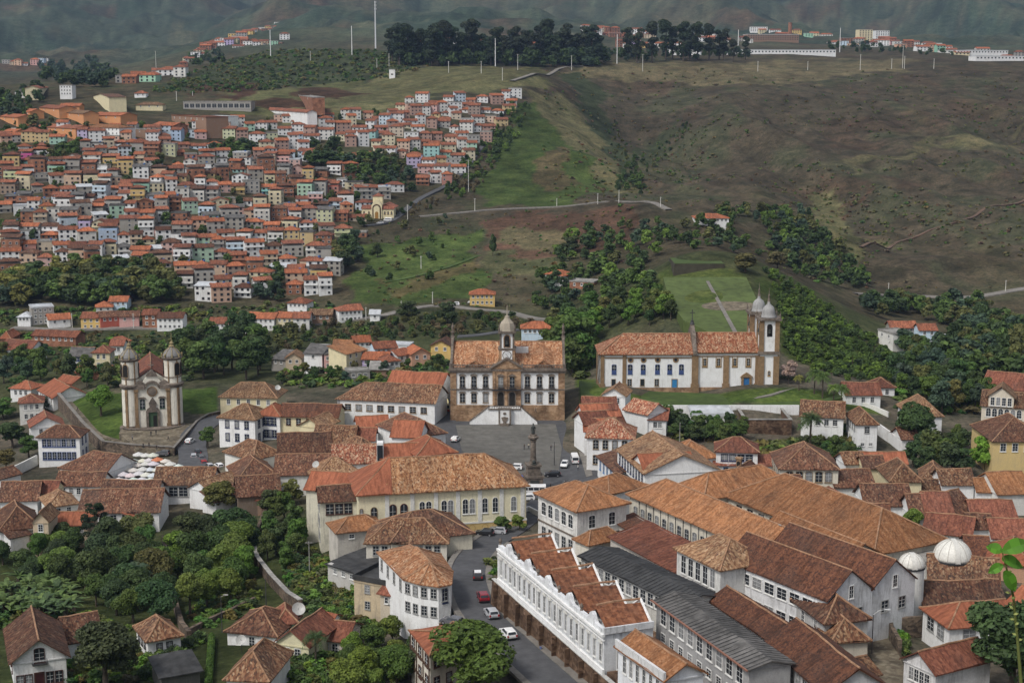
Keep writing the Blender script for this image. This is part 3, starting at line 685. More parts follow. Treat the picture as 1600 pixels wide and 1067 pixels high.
def roof_mesh(W, D, H, kind, rise, o=0.6, hl=None, hr=None):
 """roof and its ridge lines over the rectangle 0..W x 0..D"""
 mb, lines = MB(), []; _ph[0], _ph[1] = rng.uniform(0, 6), rng.uniform(0, 6)
 c0, c1, c2, c3 = (-o, -o, H), (W + o, -o, H), (W + o, D + o, H), (-o, D + o, H)
 if kind == 'hip':
  k = 0.92
  if W >= D: a, b = ((D / 2) * k - o * .2, D / 2, H + rise), (W - (D / 2) * k + o * .2, D / 2, H + rise)
  else: a, b = (W / 2, (W / 2) * k, H + rise), (W / 2, D - (W / 2) * k, H + rise)
  if W >= D:
   slope(mb, c0, c1, b, a); slope(mb, c1, c2, b, b); slope(mb, c2, c3, a, b); slope(mb, c3, c0, a, a)
   lines = [(c0, a), (c1, b), (c2, b), (c3, a), (a, b)]
  else:
   slope(mb, c0, c1, a, a); slope(mb, c1, c2, b, a); slope(mb, c2, c3, b, b); slope(mb, c3, c0, a, b)
   lines = [(c0, a), (c1, a), (c2, b), (c3, b), (a, b)]
 elif kind in ('gx', 'hxl', 'hxr'):
  a, b = (-o, D / 2, H + rise), (W + o, D / 2, H + rise)
  if kind == 'hxl': a = (D / 2 * .9, D / 2, H + rise)
  if kind == 'hxr': b = (W - D / 2 * .9, D / 2, H + rise)
  slope(mb, c0, c1, b, a, 0.06); slope(mb, c2, c3, a, b, 0.06); lines = [(a, b)]
  if kind == 'hxl': slope(mb, c3, c0, a, a, 0.06); lines += [(c0, a), (c3, a)]
  if kind == 'hxr': slope(mb, c1, c2, b, b, 0.06); lines += [(c1, b), (c2, b)]
 elif kind == 'gy':
  a, b = (W / 2, -o, H + rise), (W / 2, D + o, H + rise)
  slope(mb, c1, c2, b, a, 0.06); slope(mb, c3, c0, a, b, 0.06); lines = [(a, b)]
 elif kind == 'shed': slope(mb, c0, c1, (W + o, D + o, H + rise), (-o, D + o, H + rise), 0.03)
 elif kind == 'shedb': slope(mb, c2, c3, (-o, -o, H + rise), (W + o, -o, H + rise), 0.03)
 elif kind == 'shedl': slope(mb, c3, c0, (W + o, -o, H + rise), (W + o, D + o, H + rise), 0.03)
 elif kind == 'shedr': slope(mb, c1, c2, (-o, D + o, H + rise), (-o, -o, H + rise), 0.03)
 elif kind == 'flat':
  mb.box(-o * .3, W + o * .3, -o * .3, D + o * .3, H + 0.002, H + 0.22)
  mb.ring(-o * .3 + .01, W + o * .3 - .01, -o * .3 + .01, D + o * .3 - .01, H + 0.22, H + 0.22 + rise, 0.18)
 return mb, lines
def wall_mesh(W, D, H, kind, rise, deep=4.0):
 mb = MB()
 mb.box(0, W, 0, D, -deep, H)
 g = rise - 0.22
 if kind in ('gx', 'hxr'): mb.face([(0, D, H), (0, 0, H), (0, D/2, H + g)])
 if kind in ('gx', 'hxl'): mb.face([(W, 0, H), (W, D, H), (W, D/2, H + g)])
 if kind == 'gy': mb.face([(0, 0, H), (W, 0, H), (W/2, 0, H + g)]); mb.face([(W, D, H), (0, D, H), (W/2, D, H + g)])
 if kind in ('shed', 'shedb', 'shedl', 'shedr'):
  f = {'shed': lambda x, y: y / D, 'shedb': lambda x, y: 1 - y / D, 'shedl': lambda x, y: x / W, 'shedr': lambda x, y: 1 - x / W}[kind]
  c = [(0, 0), (W, 0), (W, D), (0, D)]
  for k in range(4):
   (ax, ay), (bx, by) = c[k], c[(k + 1) % 4]
   mb.face([(ax, ay, H), (bx, by, H), (bx, by, H + max(0, f(bx, by) * rise - .15)), (ax, ay, H + max(0, f(ax, ay) * rise - .15))])
 return mb
def ridge(mb, p, q, r=.17):
 p, q = Vector(p), Vector(q); n = max(2, int((q - p).length / 1.5)); hip = abs(p.z - q.z) > .5
 P = [p.lerp(q, i / n) for i in range(n + 1)]; mb.path([(v.x, v.y, v.z + .04 + wob(v.x, v.y) - (.4 * (i / n) * (1 - i / n) if hip else 0)) for i, v in enumerate(P)], r, 5)
class House:
 pass
def parse(win):
 out = []
 for t in win.split():
  side, r = t[0], t[1:]; st = 'q'
  if r[-1].isalpha(): st, r = r[-1], r[:-1]
  n, k = r.split('x'); out.append((side, int(n), int(k), st))
 return out
def face_xy(b, side, s, off=0.0):
 """point and turn on a wall: s metres along it seen from outside, left to right"""
 if side == 'F': return s, -off, 0.0
 if side == 'R': return b.W + off, s, math.pi / 2
 if side == 'L': return -off, b.D - s, -math.pi / 2
 return b.W - s, b.D + off, math.pi
def windows(b, win, ww=1.1, wh=1.75, sh=3.5, top=0.75, fc='white', joined=False, m=1.2, skip=()):
 for side, n, rows, st in parse(win):
  L = b.W if side in 'FB' else b.D
  for r in range(rows):
   for k in range(n):
    if (side, r, k) in skip: continue
    s = m + (L - 2 * m) * (k + 0.5) / n
    x, y, rz = face_xy(b, side, s)
    put_window(b.root, x, y, b.H - top - r * sh - wh, rz, min(ww, (L - m) / n * 0.8), wh, st, fc, joined)
def B(name, label, xl, yl, xr, yr, D, H, kind='gx', rise=None, rm='old', wc='white', win='', zg=None, cat='house', group=None, old=False, deep=4.0,
      o=0.6, caps=True, corn=True, fc='white', base=None, **kw):
 """a building from its front eave line as sighted (left end, right end), depth, eave height"""
 if zg is None:
  p = hit((xl + xr) / 2, (yl + yr) / 2, H); ze = p[2]
 else: ze = zg + H
 p0, p1 = at_z(xl, yl, ze), at_z(xr, yr, ze)
 d = p1 - p0; W = float(math.hypot(d[0], d[1])); rz = math.atan2(d[1], d[0])
 b = House(); b.W, b.D, b.H = W, D, H
 if rise is None: rise = (D if kind in ('gx', 'hxl', 'hxr', 'shed', 'shedb') else (min(W, D) if kind == 'hip' else W)) * (0.24 if 'shed' not in kind else 0.2)
 if kind == 'flat' : rise = rise if rise < 1.5 else 0.6
 b.rise = rise
 b.root = root(name, label, cat, (p0[0], p0[1], ze - H), rz, group)
 c = WC[wc] if isinstance(wc, str) else wc
 wm = M_BRICK if wc == 'brick' else (M_WALLOLD if old else M_WALL)
 b.wall = part(b.root, 'wall', wall_mesh(W, D, H, kind, rise, deep), wm, c)
 rmb, lines = roof_mesh(W, D, H, kind, rise, o)
 b.roof = part(b.root, 'roof', rmb, ROOF[rm])
 if lines and caps:
  mb = MB()
  for p, q in lines: ridge(mb, p, q)
  link('ridge_cap', mb.mesh('ridge_cap', [M_CAPS]), b.roof)
 if corn:
  mb = MB(); mb.ring(-0.16, W + 0.16, -0.16, D + 0.16, H - 0.42, H - 0.21, 0.158); part(b.root, 'cornice', mb, M_PAINT, tuple(x * 0.8 for x in c))
 if base:
  mb = MB(); mb.ring(-0.07, W + 0.07, -0.07, D + 0.07, -deep + .1, base, 0.068); part(b.root, 'plinth', mb, M_MASON)
 if win: windows(b, win, fc=fc, **kw)
 return b
M_CAPS = plain('mortared_ridge_tiles', (0.34, 0.20, 0.12), var=0.4, scale=1.5)
def chimney(b, x, y, h=1.6):
 mb = MB(); mb.box(x - .35, x + .35, y - .3, y + .3, b.H, b.H + b.rise + h); part(b.root, 'chimney', mb, M_WALL, WC['offw'])
def fbox(b, name, side, s0, s1, z0, z1, out, mat, color=None, inn=-0.02):
 """trim standing proud of a wall, s along the wall as seen from outside"""
 mb = MB()
 if side == 'F': mb.box(s0, s1, -out, -inn, z0, z1)
 elif side == 'R': mb.box(b.W + inn, b.W + out, s0, s1, z0, z1)
 elif side == 'L': mb.box(-out, -inn, b.D - s1, b.D - s0, z0, z1)
 return part(b.root, name, mb, mat, color)

def poly_house(name, label, pts, zg, H, rise, rm, wc, wins, fc='grey', old=False, cat='house', deep=8, k=.3):
 """building on an irregular footprint: eave corners sighted anticlockwise from the left, hipped to a short ridge; wins: (edge, n, rows, w, h)"""
 ze = zg + H; P = [at_z(x, y, ze) for x, y in pts]; c = sum(P) / len(P); P = [p - c for p in P]
 t = root(name, label, cat, (c[0], c[1], zg)); n = len(P)
 _, ev = np.linalg.eigh(np.cov(np.array(P)[:, :2].T)); ax = ev[:, 1]; L = max(abs(p[:2] @ ax) for p in P) * k
 rp = [Vector((s * ax[0] * L, s * ax[1] * L, H + rise)) for s in (-1, 1)]
 w = MB(); w.face([(p[0], p[1], H) for p in P])
 for i in range(n): a, b = P[i], P[(i + 1) % n]; w.face([(a[0], a[1], -deep), (b[0], b[1], -deep), (b[0], b[1], H), (a[0], a[1], H)])
 part(t, 'wall', w, M_WALLOLD if old else M_WALL, WC[wc] if isinstance(wc, str) else wc)
 _ph[0] = rng.uniform(0, 6); r, cp = MB(), MB(); E = [Vector((p[0] * 1.06, p[1] * 1.06, H)) for p in P]; near = [min(rp, key=lambda q: (q - e).xy.length) for e in E]
 for i in range(n): j = (i + 1) % n; slope(r, E[i], E[j], near[j], near[i]); ridge(cp, E[i], near[i])
 ridge(cp, rp[0], rp[1]); ro = part(t, 'roof', r, ROOF[rm]); link('ridge_cap', cp.mesh('ridge_cap', [M_CAPS]), ro)
 for e, m, rows, ww, wh in wins:
  a, b = P[e], P[(e + 1) % n]; d = b - a; rz = math.atan2(d[1], d[0])
  for q in range(m):
   for rr in range(rows): f = (q + .5) / m; put_window(t, a[0] + d[0] * f, a[1] + d[1] * f, H - .8 - wh - rr * 3.7, rz, ww, wh, 'q', fc)
 return t, P

# ------------------------------------------------------------------ landmarks
def arch_pts(cx, w, z0, z1, k=8, f=1.0):
 r = w / 2; p = [(cx - r, z0), (cx + r, z0)]
 for i in range(k + 1):
  an = math.pi * i / k; p.append((cx + r * math.cos(an), z1 - r * f + r * f * math.sin(an)))
 return p
# --- town hall museum at the head of the square
def museum():
 p0, p1 = at_z(705, 656, 0.1), at_z(881, 656.5, 0.1)
 W = float(np.hypot(*(p1 - p0)[:2])); rz = math.atan2(p1[1] - p0[1], p1[0] - p0[0])
 t = root('museum', 'white and brown museum with clock tower and double stair, facing the square', 'museum', tuple(p0), rz)
 k = W / 37.0; X = lambda zx: (zx - 85) / 25.3 * k
 D, H = 30.0, 16.6
 mb = MB(); mb.box(0, W, 0, D, -2, H); part(t, 'wall', mb, M_WALL, WC['white'])
 mb = MB(); mb.box(-0.25, W + .25, -.25, D + .25, -2, 5.1); part(t, 'stone_base', mb, M_STONE)
 for s0, s1 in ((-0.2, 1.8), (W - 1.9, W + 0.2)):
  mb = MB(); mb.box(s0, s1, -0.35, 2.2, 5.1, H - .2); part(t, 'corner_pilaster', mb, M_STONE)
 cx0, cx1 = X(430), X(665)
 mb = MB(); mb.box(cx0, cx1, -0.7, 1.0, 5.1, H - .1)
 for s in (cx0, X(540) - .4, cx1 - .9): mb.box(s, s + .9, -1.0, -.7, 5.1, H - .2)
 part(t, 'central_bay', mb, M_STONE)
 mb = MB(); mb.box(-0.4, cx0 - .05, -0.45, .02, 10.1, 10.5); mb.box(cx1 + .05, W + .4, -.45, .02, 10.1, 10.5); part(t, 'string_course', mb, M_STONED)
 mb = MB(); mb.ring(-0.7, W + .7, -.9, D + .7, H - .1, H + .6, 1.4); mb.ring(-0.45, W + .45, -.6, D + .45, H - .7, H - .1, .9); part(t, 'cornice', mb, M_STONED)
 # balustrade over the cornice
 bal = MB(); bal.box(-.4, W + .4, -.55, -.2, H + 1.7, H + 1.95); bal.box(-.4, W + .4, -.55, -.2, H + .6, H + .8)
 x = 0.0
 while x < W: bal.box(x, x + .22, -.48, -.27, H + .8, H + 1.7); x += .52
 for x in (-.45, cx0, cx1, W - .35): bal.box(x, x + .8, -.6, -.1, H + .6, H + 2.3)
 part(t, 'balustrade', bal, M_STONED)
 ups = [180, 275, 372, 718, 818, 918]; cen = [498, 592]
 for zx in ups + cen:
  y = -0.0 if zx in ups else -0.7
  put_window(t, X(zx), y, 11.0, 0, 1.55, 3.6, 's', 'stone')
  h = MB(); h.prism([(-1.15, 0), (1.15, 0), (1.15, .2), (.6, .5), (0, .62), (-.6, .5), (-1.15, .2)], -.4, 0); link('window_hood', h.mesh('window_hood', [M_STONED]), t, loc=(X(zx), y, 14.85))
  r = MB(); r.box(-1.05, 1.05, -.75, 0, -.12, 0); r.box(-1.05, 1.05, -.75, -.7, .95, 1.02)
  for q in range(9): r.box(-1.05 + q * .255, -1.0 + q * .255, -.74, -.71, 0, .95)
  link('balcony', r.mesh('balcony', [M_IRON]), t, loc=(X(zx), y, 10.95))
 for zx in ups:
  put_window(t, X(zx), 0, 5.9, 0, 1.6, 3.0, 's', 'stone')
  h = MB(); h.prism([(-1.15, 0), (1.15, 0), (1.15, .2), (.6, .45), (-.6, .45), (-1.15, .2)], -.35, 0); link('window_hood', h.mesh('window_hood', [M_STONED]), t, loc=(X(zx), 0, 9.1))
 for zx in cen:
  d = MB(); d.prism(arch_pts(0, 1.9, 0, 4.5), -.03, 0); o = link('door', d.mesh('door', [M_DARK]), t, loc=(X(zx), -.72, 5.0))
  f = MB(); a, b2 = arch_pts(0, 2.5, 0, 4.85), arch_pts(0, 1.9, 0, 4.5)
  for i in range(1, len(a) - 1): f.face([(a[i][0], -.12, a[i][1]), (a[i+1][0], -.12, a[i+1][1]), (b2[i+1][0], -.12, b2[i+1][1]), (b2[i][0], -.12, b2[i][1])])
  f.face([(a[0][0], -.12, 0), (b2[0][0], -.12, 0), (b2[-1][0], -.12, b2[-1][1]), (a[-1][0], -.12, a[-1][1])])
  link('door_frame', f.mesh('door_frame', [M_STONED]), o)
 r = MB(); r.box(cx0 - .2, cx1 + .2, -1.9, -.7, 10.2, 10.5); r.box(cx0 - .2, cx1 + .2, -1.9, -1.8, 11.35, 11.45)
 x = cx0 - .2
 while x < cx1 + .2: r.box(x, x + .06, -1.88, -1.82, 10.5, 11.35); x += .3
 part(t, 'long_balcony', r, M_IRON)
 pd = MB(); pd.prism([(cx0 - .6, H + .62), (cx1 + .6, H + .62), ((cx0 + cx1) / 2, H + 3.9)], -1.0, .2); part(t, 'pediment', pd, M_STONE)
 pe = MB(); cxm = (cx0 + cx1) / 2
 for sgn in (-1, 1): pe.prism([(cxm, H + 3.9), (cxm, H + 4.5), (cxm + sgn * 5.4, H + 1.15), (cxm + sgn * 5.4, H + .62)][::1 if sgn < 0 else -1], -1.4, .3)
 part(t, 'pediment_moulding', pe, M_STONED)
 # clock tower
 tx, tw = X(549), 4.5
 tb = MB(); tb.box(tx - 2.6, tx + 2.6, .25, 5.45, H, 23.4); tb.prism([(tx - 4.6, H + 1), (tx - 2.6, H + 1), (tx - 2.6, H + 4.4), (tx - 3.2, H + 2.6)], .6, 2); tb.prism([(tx + 2.6, H + 1), (tx + 4.6, H + 1), (tx + 3.2, H + 2.6), (tx + 2.6, H + 4.4)], .6, 2)
 tower = part(t, 'clock_tower', tb, M_STONE)
 wp = MB(); wp.box(tx - 1.7, tx + 1.7, .15, .24, 20.2, 23.1); link('clock_panel', wp.mesh('clock_panel', [M_WALL]), tower, WC['white'])
 cl = MB(); cl.prism([(tx + 1.25 * math.cos(a * math.pi / 12), 21.6 + 1.25 * math.sin(a * math.pi / 12)) for a in range(24)], .02, .14); link('clock_face', cl.mesh('clock_face', [M_SASH]), tower)
 for n_, an, ln in (('hour_hand', 2.3, .65), ('minute_hand', -.9, 1.0)):
  hb = MB(); hb.tube((tx, 0, 21.6), (tx + ln * math.cos(an), 0, 21.6 + ln * math.sin(an)), .07, .05, 4); link(n_, hb.mesh(n_, [M_IRON]), tower)
 cr = MB(); cr.prism([(tx + 1.5 * math.cos(a * math.pi / 12), 21.6 + 1.5 * math.sin(a * math.pi / 12)) for a in range(24)], .1, .16); link('clock_ring', cr.mesh('clock_ring', [M_STONED]), tower)
 bl = MB(); bl.box(tx - 2.05, tx + 2.05, .8, 4.9, 23.4, 28.8); link('belfry', bl.mesh('belfry', [M_WALL]), tower, WC['white'])
 bp = MB()
 for sx in (-1, 1):
  for yy in (.65, 4.45): bp.box(tx + sx * 2.1 - .3, tx + sx * 2.1 + .3, yy, yy + .6, 23.4, 28.8)
 bp.ring(tx - 2.9, tx + 2.9, 0, 5.7, 23.3, 23.8, 1.0); bp.ring(tx - 2.9, tx + 2.9, 0, 5.7, 28.7, 29.4, 1.2)
 link('belfry_mouldings', bp.mesh('belfry_mouldings', [M_STONED]), tower)
 op = MB(); op.prism(arch_pts(tx, 1.7, 24.2, 28.0), .66, .79); link('belfry_opening', op.mesh('belfry_opening', [M_DARK]), tower)
 of = MB(); a, b2 = arch_pts(tx, 2.3, 24.0, 28.35), arch_pts(tx, 1.7, 24.2, 28.0)
 for i in range(len(a)):
  j = (i + 1) % len(a); of.face([(a[i][0], .6, a[i][1]), (a[j][0], .6, a[j][1]), (b2[j][0], .6, b2[j][1]), (b2[i][0], .6, b2[i][1])])
 link('belfry_arch', of.mesh('belfry_arch', [M_STONE]), tower)
 bell = MB(); bell.lathe([(.55, 25.2), (.42, 25.5), (.32, 26.1), (.1, 26.3)], 10, tx, .55); link('bell', bell.mesh('bell', [M_BRONZE]), tower)
 dm = MB(); dm.lathe([(2.9, 29.4), (2.75, 29.9), (2.5, 31.0), (2.2, 31.9), (1.5, 32.6), (1.0, 33.2), (.75, 33.9), (.8, 34.1), (.25, 34.3), (.12, 37.6)], 8, tx, 2.85, a0=math.pi / 8); link('cap', dm.mesh('cap', [M_WALL]), tower, (.33, .29, .23))
 fn = MB()
 for sx in (-1, 1):
  for yy in (.4, 5.3): fn.lathe([(.3, 29.4), (.2, 29.9), (.32, 30.4), (.1, 31.0), (.03, 31.8)], 6, tx + sx * 2.5, yy)
 link('finials', fn.mesh('finials', [M_STONED]), tower)
 # roofs
 rf, ln = MB(), []
 e, rdg, y1 = H + .7, H + 7.6, 11.0
 slope(rf, (-.2, .2, e), (W + .2, .2, e), (W - .6, y1, rdg), (.6, y1, rdg), .3); slope(rf, (W + .2, D, e), (-.2, D, e), (.6, y1 + 2, rdg), (W - .6, y1 + 2, rdg), .3)
 ro = part(t, 'roof', rf, ROOF['tan2'])
 for cx, nm in ((X(285), 0), (X(850), 1)):
  g = MB(); slope(g, (cx + 3.4, .0, e + .25), (cx + 3.4, 9, e + 5.0), (cx, 9, e + 6.0), (cx, .0, e + 2.6), 0); slope(g, (cx - 3.4, 9, e + 5.0), (cx - 3.4, .0, e + .25), (cx, .0, e + 2.6), (cx, 9, e + 6.0), 0)
  g.face([(cx - 3.3, .25, e), (cx + 3.3, .25, e), (cx, .25, e + 2.4)], 0, [(0, 0), (6, 0), (3, 2)]); link('cross_gable_roof', g.mesh('cross_gable_roof', [ROOF['tan2']]), ro)
 dr = MB(); dr.box(X(618), X(725), 6.6, 6.9, e + 3.6, e + 6.0); part(t, 'dormer_wall', dr, M_WALL, WC['white'])
 cp = MB(); cp.tube((.6, y1 + 1, rdg), (W - .6, y1 + 1, rdg), .22); part(t, 'ridge_cap', cp, M_CAPS)
 for sx in (-.3, W - .5):
  w = MB(); pts = [(-.3, H + .5), (D, H + .5), (D, H + 2), (y1 + 1.6, rdg + 1.2), (y1 - .5, rdg + 1.4), (4, H + 3.6), (-.3, H + 2.2)]
  n = len(pts)
  w.face([(sx, y, z) for y, z in reversed(pts)]); w.face([(sx + .8, y, z) for y, z in pts])
  for i in range(n):
   j = (i + 1) % n; w.face([(sx, pts[i][0], pts[i][1]), (sx, pts[j][0], pts[j][1]), (sx + .8, pts[j][0], pts[j][1]), (sx + .8, pts[i][0], pts[i][1])])
  part(t, 'side_parapet', w, M_STONED)
  s = MB(); s.lathe([(.75, 0), (.75, .5), (.45, .7), (.4, 1.6), (.7, 1.8), (.45, 2.1), (.38, 2.7), (.5, 3.3), (.42, 4.0), (.2, 4.3), (.27, 4.6), (.1, 4.9)], 8); link('statue', s.mesh('statue', [M_STONED]), t, loc=(sx + .4, y1 + .6, rdg + 1.2))
 # double flight of steps with white walls
 st = MB(); zt = 4.9; x0, x1 = X(405), X(660)
 st.box(x0, x1, -6.4, -.26, -1, zt); deck = part(t, 'stair_landing', st, M_WALL, WC['white'])
 cpg = MB(); cpg.box(x0 - .3, x1 + .3, -6.75, -6.2, zt, zt + .35); cpg.box(x0 - .3, x1 + .3, -6.7, -6.25, zt + .95, zt + 1.2)
 x = x0
 while x < x1: cpg.box(x, x + .2, -6.6, -6.35, zt + .35, zt + .95); x += .55
 part(t, 'stair_balustrade', cpg, M_STONED)
 for sgn, xs, xe in ((-1, x0, X(245)), (1, x1, X(800))):
  f = MB(); n = 24
  for i in range(n):
   a = xs + (xe - xs) * i / n; b2 = xs + (xe - xs) * (i + 1) / n
   f.box(min(a, b2), max(a, b2), -6.0, -2.4, -1, zt * (1 - (i + .3) / n))
  part(t, 'stair_flight', f, M_STONED)
  w = MB(); q = [(xs, -1), (xe, -1), (xe, .9), (xs, zt + .9)]; w.prism(q if sgn > 0 else q[::-1], -6.4, -6.0); part(t, 'stair_wall', w, M_WALL, WC['white'])
  c = MB(); q = [(xs, zt + .9), (xe, .9), (xe, 1.35), (xs, zt + 1.35)]; c.prism(q[::-1] if sgn > 0 else q, -6.55, -5.85); part(t, 'stair_coping', c, M_STONED)
 fo = MB(); fo.box(X(482), X(585), -7.6, -6.41, -1, zt + .2); fb = part(t, 'fountain', fo, M_WALL, WC['white'])
 fs = MB()
 for x in (X(482), X(585) - .5): fs.box(x, x + .5, -7.75, -7.6, -1, zt + .1)
 fs.box(X(482) - .3, X(585) + .3, -7.8, -6.5, zt + .2, zt + .7); fs.prism([(X(533) + .55 * math.cos(a * .5236), 3.9 + .4 * math.sin(a * .5236)) for a in range(12)], -7.8, -7.6)
 fs.prism([(X(533) - 1, .3), (X(533) + 1, .3), (X(533) + .4, 1.0), (X(533) + .9, 1.9), (X(533) + 1.1, 2.6), (X(533), 2.9), (X(533) - 1.1, 2.6), (X(533) - .9, 1.9), (X(533) - .4, 1.0)], -7.85, -7.6); fs.box(X(495), X(572), -9.0, -7.6, -1, .7)
 link('fountain_carving', fs.mesh('fountain_carving', [M_STONED]), fb)
ROOF['tan2'] = tiles('roof_tiles_apricot', [(0.163,0.067,0.033),(0.266,0.111,0.052),(0.333,0.155,0.074),(0.385,0.215,0.118),(0.429,0.296,0.192)], lichen=0.18)
museum()

# --- long white church on its terrace, two domed towers at its right end
def tower_top(t, cx, cy, z0, s=1.0):
 """belfry, cornice, bell-shaped dome and spike of one church tower"""
 h = 2.95
 b = MB(); b.box(cx - h, cx + h, cy - h, cy + h, z0, z0 + 11.0); bf = part(t, 'belfry', b, M_WALL, WC['white'])
 p = MB()
 for sx in (-1, 1):
  for sy in (-1, 1): p.box(cx + sx * (h - .35) - .75, cx + sx * (h - .35) + .75, cy + sy * (h - .35) - .75, cy + sy * (h - .35) + .75, z0, z0 + 10.6)
 link('corner_pilasters', p.mesh('corner_pilasters', [M_OCHRE]), bf)
 for an in (0, math.pi / 2, -math.pi / 2):
  q = MB(); q.prism(arch_pts(0, 1.8, 5.2, 9.4), -h - .12, -h + .02); o = link('belfry_opening', q.mesh('belfry_opening', [M_DARK]), bf, loc=(cx, cy, z0), rz=an)
  q = MB(); q.lathe([(.6, 6.3), (.5, 6.7), (.35, 7.5), (.1, 7.7)], 9, 0, -h - .15); link('bell', q.mesh('bell', [M_BRONZE]), bf, loc=(cx, cy, z0), rz=an)
 c = MB(); c.ring(cx - h - .7, cx + h + .7, cy - h - .7, cy + h + .7, z0 - .8, z0 + .1, 1.2); c.ring(cx - h - .95, cx + h + .95, cy - h - .95, cy + h + .95, z0 + 10.6, z0 + 11.4, 1.6)
 link('cornice', c.mesh('cornice', [M_STONED]), bf)
 d = MB(); d.lathe([(2.9, z0 + 11.4), (2.5, z0 + 11.75), (2.25, z0 + 12.5), (2.2, z0 + 13.3), (2.0, z0 + 14.2), (1.5, z0 + 15.0), (.8, z0 + 15.5), (.45, z0 + 16.0), (.5, z0 + 16.6)], 16, cx, cy)
 part(t, 'dome', d, M_WALLOLD, (.30, .30, .295), True)
 f = MB(); f.lathe([(.55, z0 + 16.6), (.4, z0 + 17.2), (.22, z0 + 18.2), (.4, z0 + 18.5), (.12, z0 + 19.2), (.05, z0 + 21.2)], 8, cx, cy)
 for sx in (-1, 1):
  for sy in (-1, 1): f.lathe([(.35, z0 + 11.4), (.22, z0 + 11.9), (.36, z0 + 12.4), (.1, z0 + 13.0), (.03, z0 + 13.9)], 6, cx + sx * (h + .4), cy + sy * (h + .4))
 stuff(part(t, 'finials', f, M_STONED))
def carmo():
 p0, p1 = at_z(938, 609.5, 6.8), at_z(1184, 609, 6.8)
 W = float(np.hypot(*(p1 - p0)[:2])); rz = math.atan2(p1[1] - p0[1], p1[0] - p0[0])
 t = root('long_church', 'long white church with twin domed towers and blue doors on the lawn terrace', 'church', tuple(p0), rz)
 k = W / 1260.0; X = lambda zx: (zx - 100) * k; Z = lambda zy: max(0, (885 - zy) * 12.9 / 315)
 D, H = 17.0, 13.0
 xm = X(850)
 mb = MB(); mb.box(0, xm, 0, D, -3, H - .6); mb.box(xm + .002, W, .3, D - .3, -3, H); mb.face([(W, .3, H), (W, D - .3, H), (W, D / 2, H + 5.2)]); part(t, 'wall', mb, M_WALL, WC['white'])
 mb = MB(); mb.box(-.15, xm, -.15, D + .1, -3, .9); mb.box(xm + .01, W, .14, D, -3, .9); part(t, 'plinth', mb, M_STONE)
 for a, b2, out in ((100, 130, .35), (275, 305, .3), (828, 880, .5), (1080, 1125, .2), (1335, 1362, .2)):
  mb = MB(); mb.box(X(a), X(b2), -out, .5, .9, H - 1.2); mb.box(X(a) - .25, X(b2) + .25, -out - .25, .4, -2, 2.2); part(t, 'pilaster', mb, M_OCHRE)
 mb = MB(); mb.box(0, .8, 1, D, .9, H - 1.2); mb.box(-.3, .0, D - 1.5, D + .2, -2, H - 1.2); part(t, 'corner_pilaster', mb, M_OCHRE)
 mb = MB(); mb.box(-.5, xm - .7, -.55, .02, H - 1.0, H - .62); mb.box(-.55, 0.02, .03, D, H - 1.0, H - .62); mb.box(-.2, xm - .7, -.2, .02, H - 2.1, H - 1.75)
 part(t, 'choir_cornice', mb, M_OCHRE); mb = MB()
 mb.box(xm + .8, W, -.35, .29, H - .5, H - .02); mb.box(xm + .8, W, 0.1, .29, H - 1.7, H - 1.35); part(t, 'cornice', mb, M_OCHRE)
 for zx in (338, 442, 555, 699):
  q = MB(); q.prism([(.55 * math.cos(a * .3927), .55 * math.sin(a * .3927)) for a in range(16)], -.06, 0); o = link('round_window', q.mesh('round_window', [M_GLASS]), t, loc=(X(zx), 0, Z(632)))
  q = MB(); A = [(math.cos(a * .3927), math.sin(a * .3927)) for a in range(16)]
  for i in range(16):
   j = (i + 1) % 16; q.face([(A[i][0] * 1.0, -.14, A[i][1] * 1.0), (A[j][0] * 1.0, -.14, A[j][1] * 1.0), (A[j][0] * .55, -.14, A[j][1] * .55), (A[i][0] * .55, -.14, A[i][1] * .55)]); q.face([(A[i][0], 0, A[i][1]), (A[j][0], 0, A[j][1]), (A[j][0], -.14, A[j][1]), (A[i][0], -.14, A[i][1])])
  link('window_surround', q.mesh('window_surround', [M_OCHRE]), o)
 for zx in (208, 336, 440, 554, 652, 745):
  put_window(t, X(zx), 0, Z(748), 0, 1.35, 3.1, 's', 'blue')
  q = MB(); q.box(-.7, .7, -.14, -.05, 0, 1.2); link('blue_panel', q.mesh('blue_panel', [M_PAINT]), t, FC['blue'], loc=(X(zx), 0, Z(748)))
 for zx, dk in ((205, 1), (333, 0), (435, 1), (550, 0)): put_window(t, X(zx), 0, Z(848), 0, 1.25, 2.2, 'd' if dk else 'q', 'stone')
 put_door(t, X(692), 0, Z(885), 0, 1.6, 3.6, (.035, .20, .42))
 for zx in (932, 1042, 1172, 1280):
  put_window(t, X(zx), .3, Z(685), 0, 1.0, 2.5, 'q', 'ochre')
  q = MB(); q.ring(-1.05, 1.05, -3, -2.9, 0, 0.01, .01); 
  f = MB()
  for (a, b2, c, d2) in ((-1.0, -.78, -.35, 3.15), (.78, 1.0, -.35, 3.15), (-1.0, 1.0, 3.15, 3.4), (-1.0, 1.0, -.6, -.35)): f.box(a, b2, -.12, 0, c, d2)
  link('window_surround', f.mesh('window_surround', [M_OCHRE]), t, loc=(X(zx), .3, Z(685)))
 put_door(t, X(1268), .3, Z(885), 0, 1.9, 4.0, (.03, .14, .34))
 f = MB(); f.box(-1.75, -1.0, -.45, 0, 0, 4.4); f.box(1.0, 1.75, -.45, 0, 0, 4.4); f.prism([(-2.2, 4.4), (2.2, 4.4), (1.3, 5.2), (0, 6.0), (-1.3, 5.2)], -.6, 0); link('portal', f.mesh('portal', [M_OCHRE]), t, loc=(X(1268), .3, Z(885)))
 r = MB(); rise = 5.6
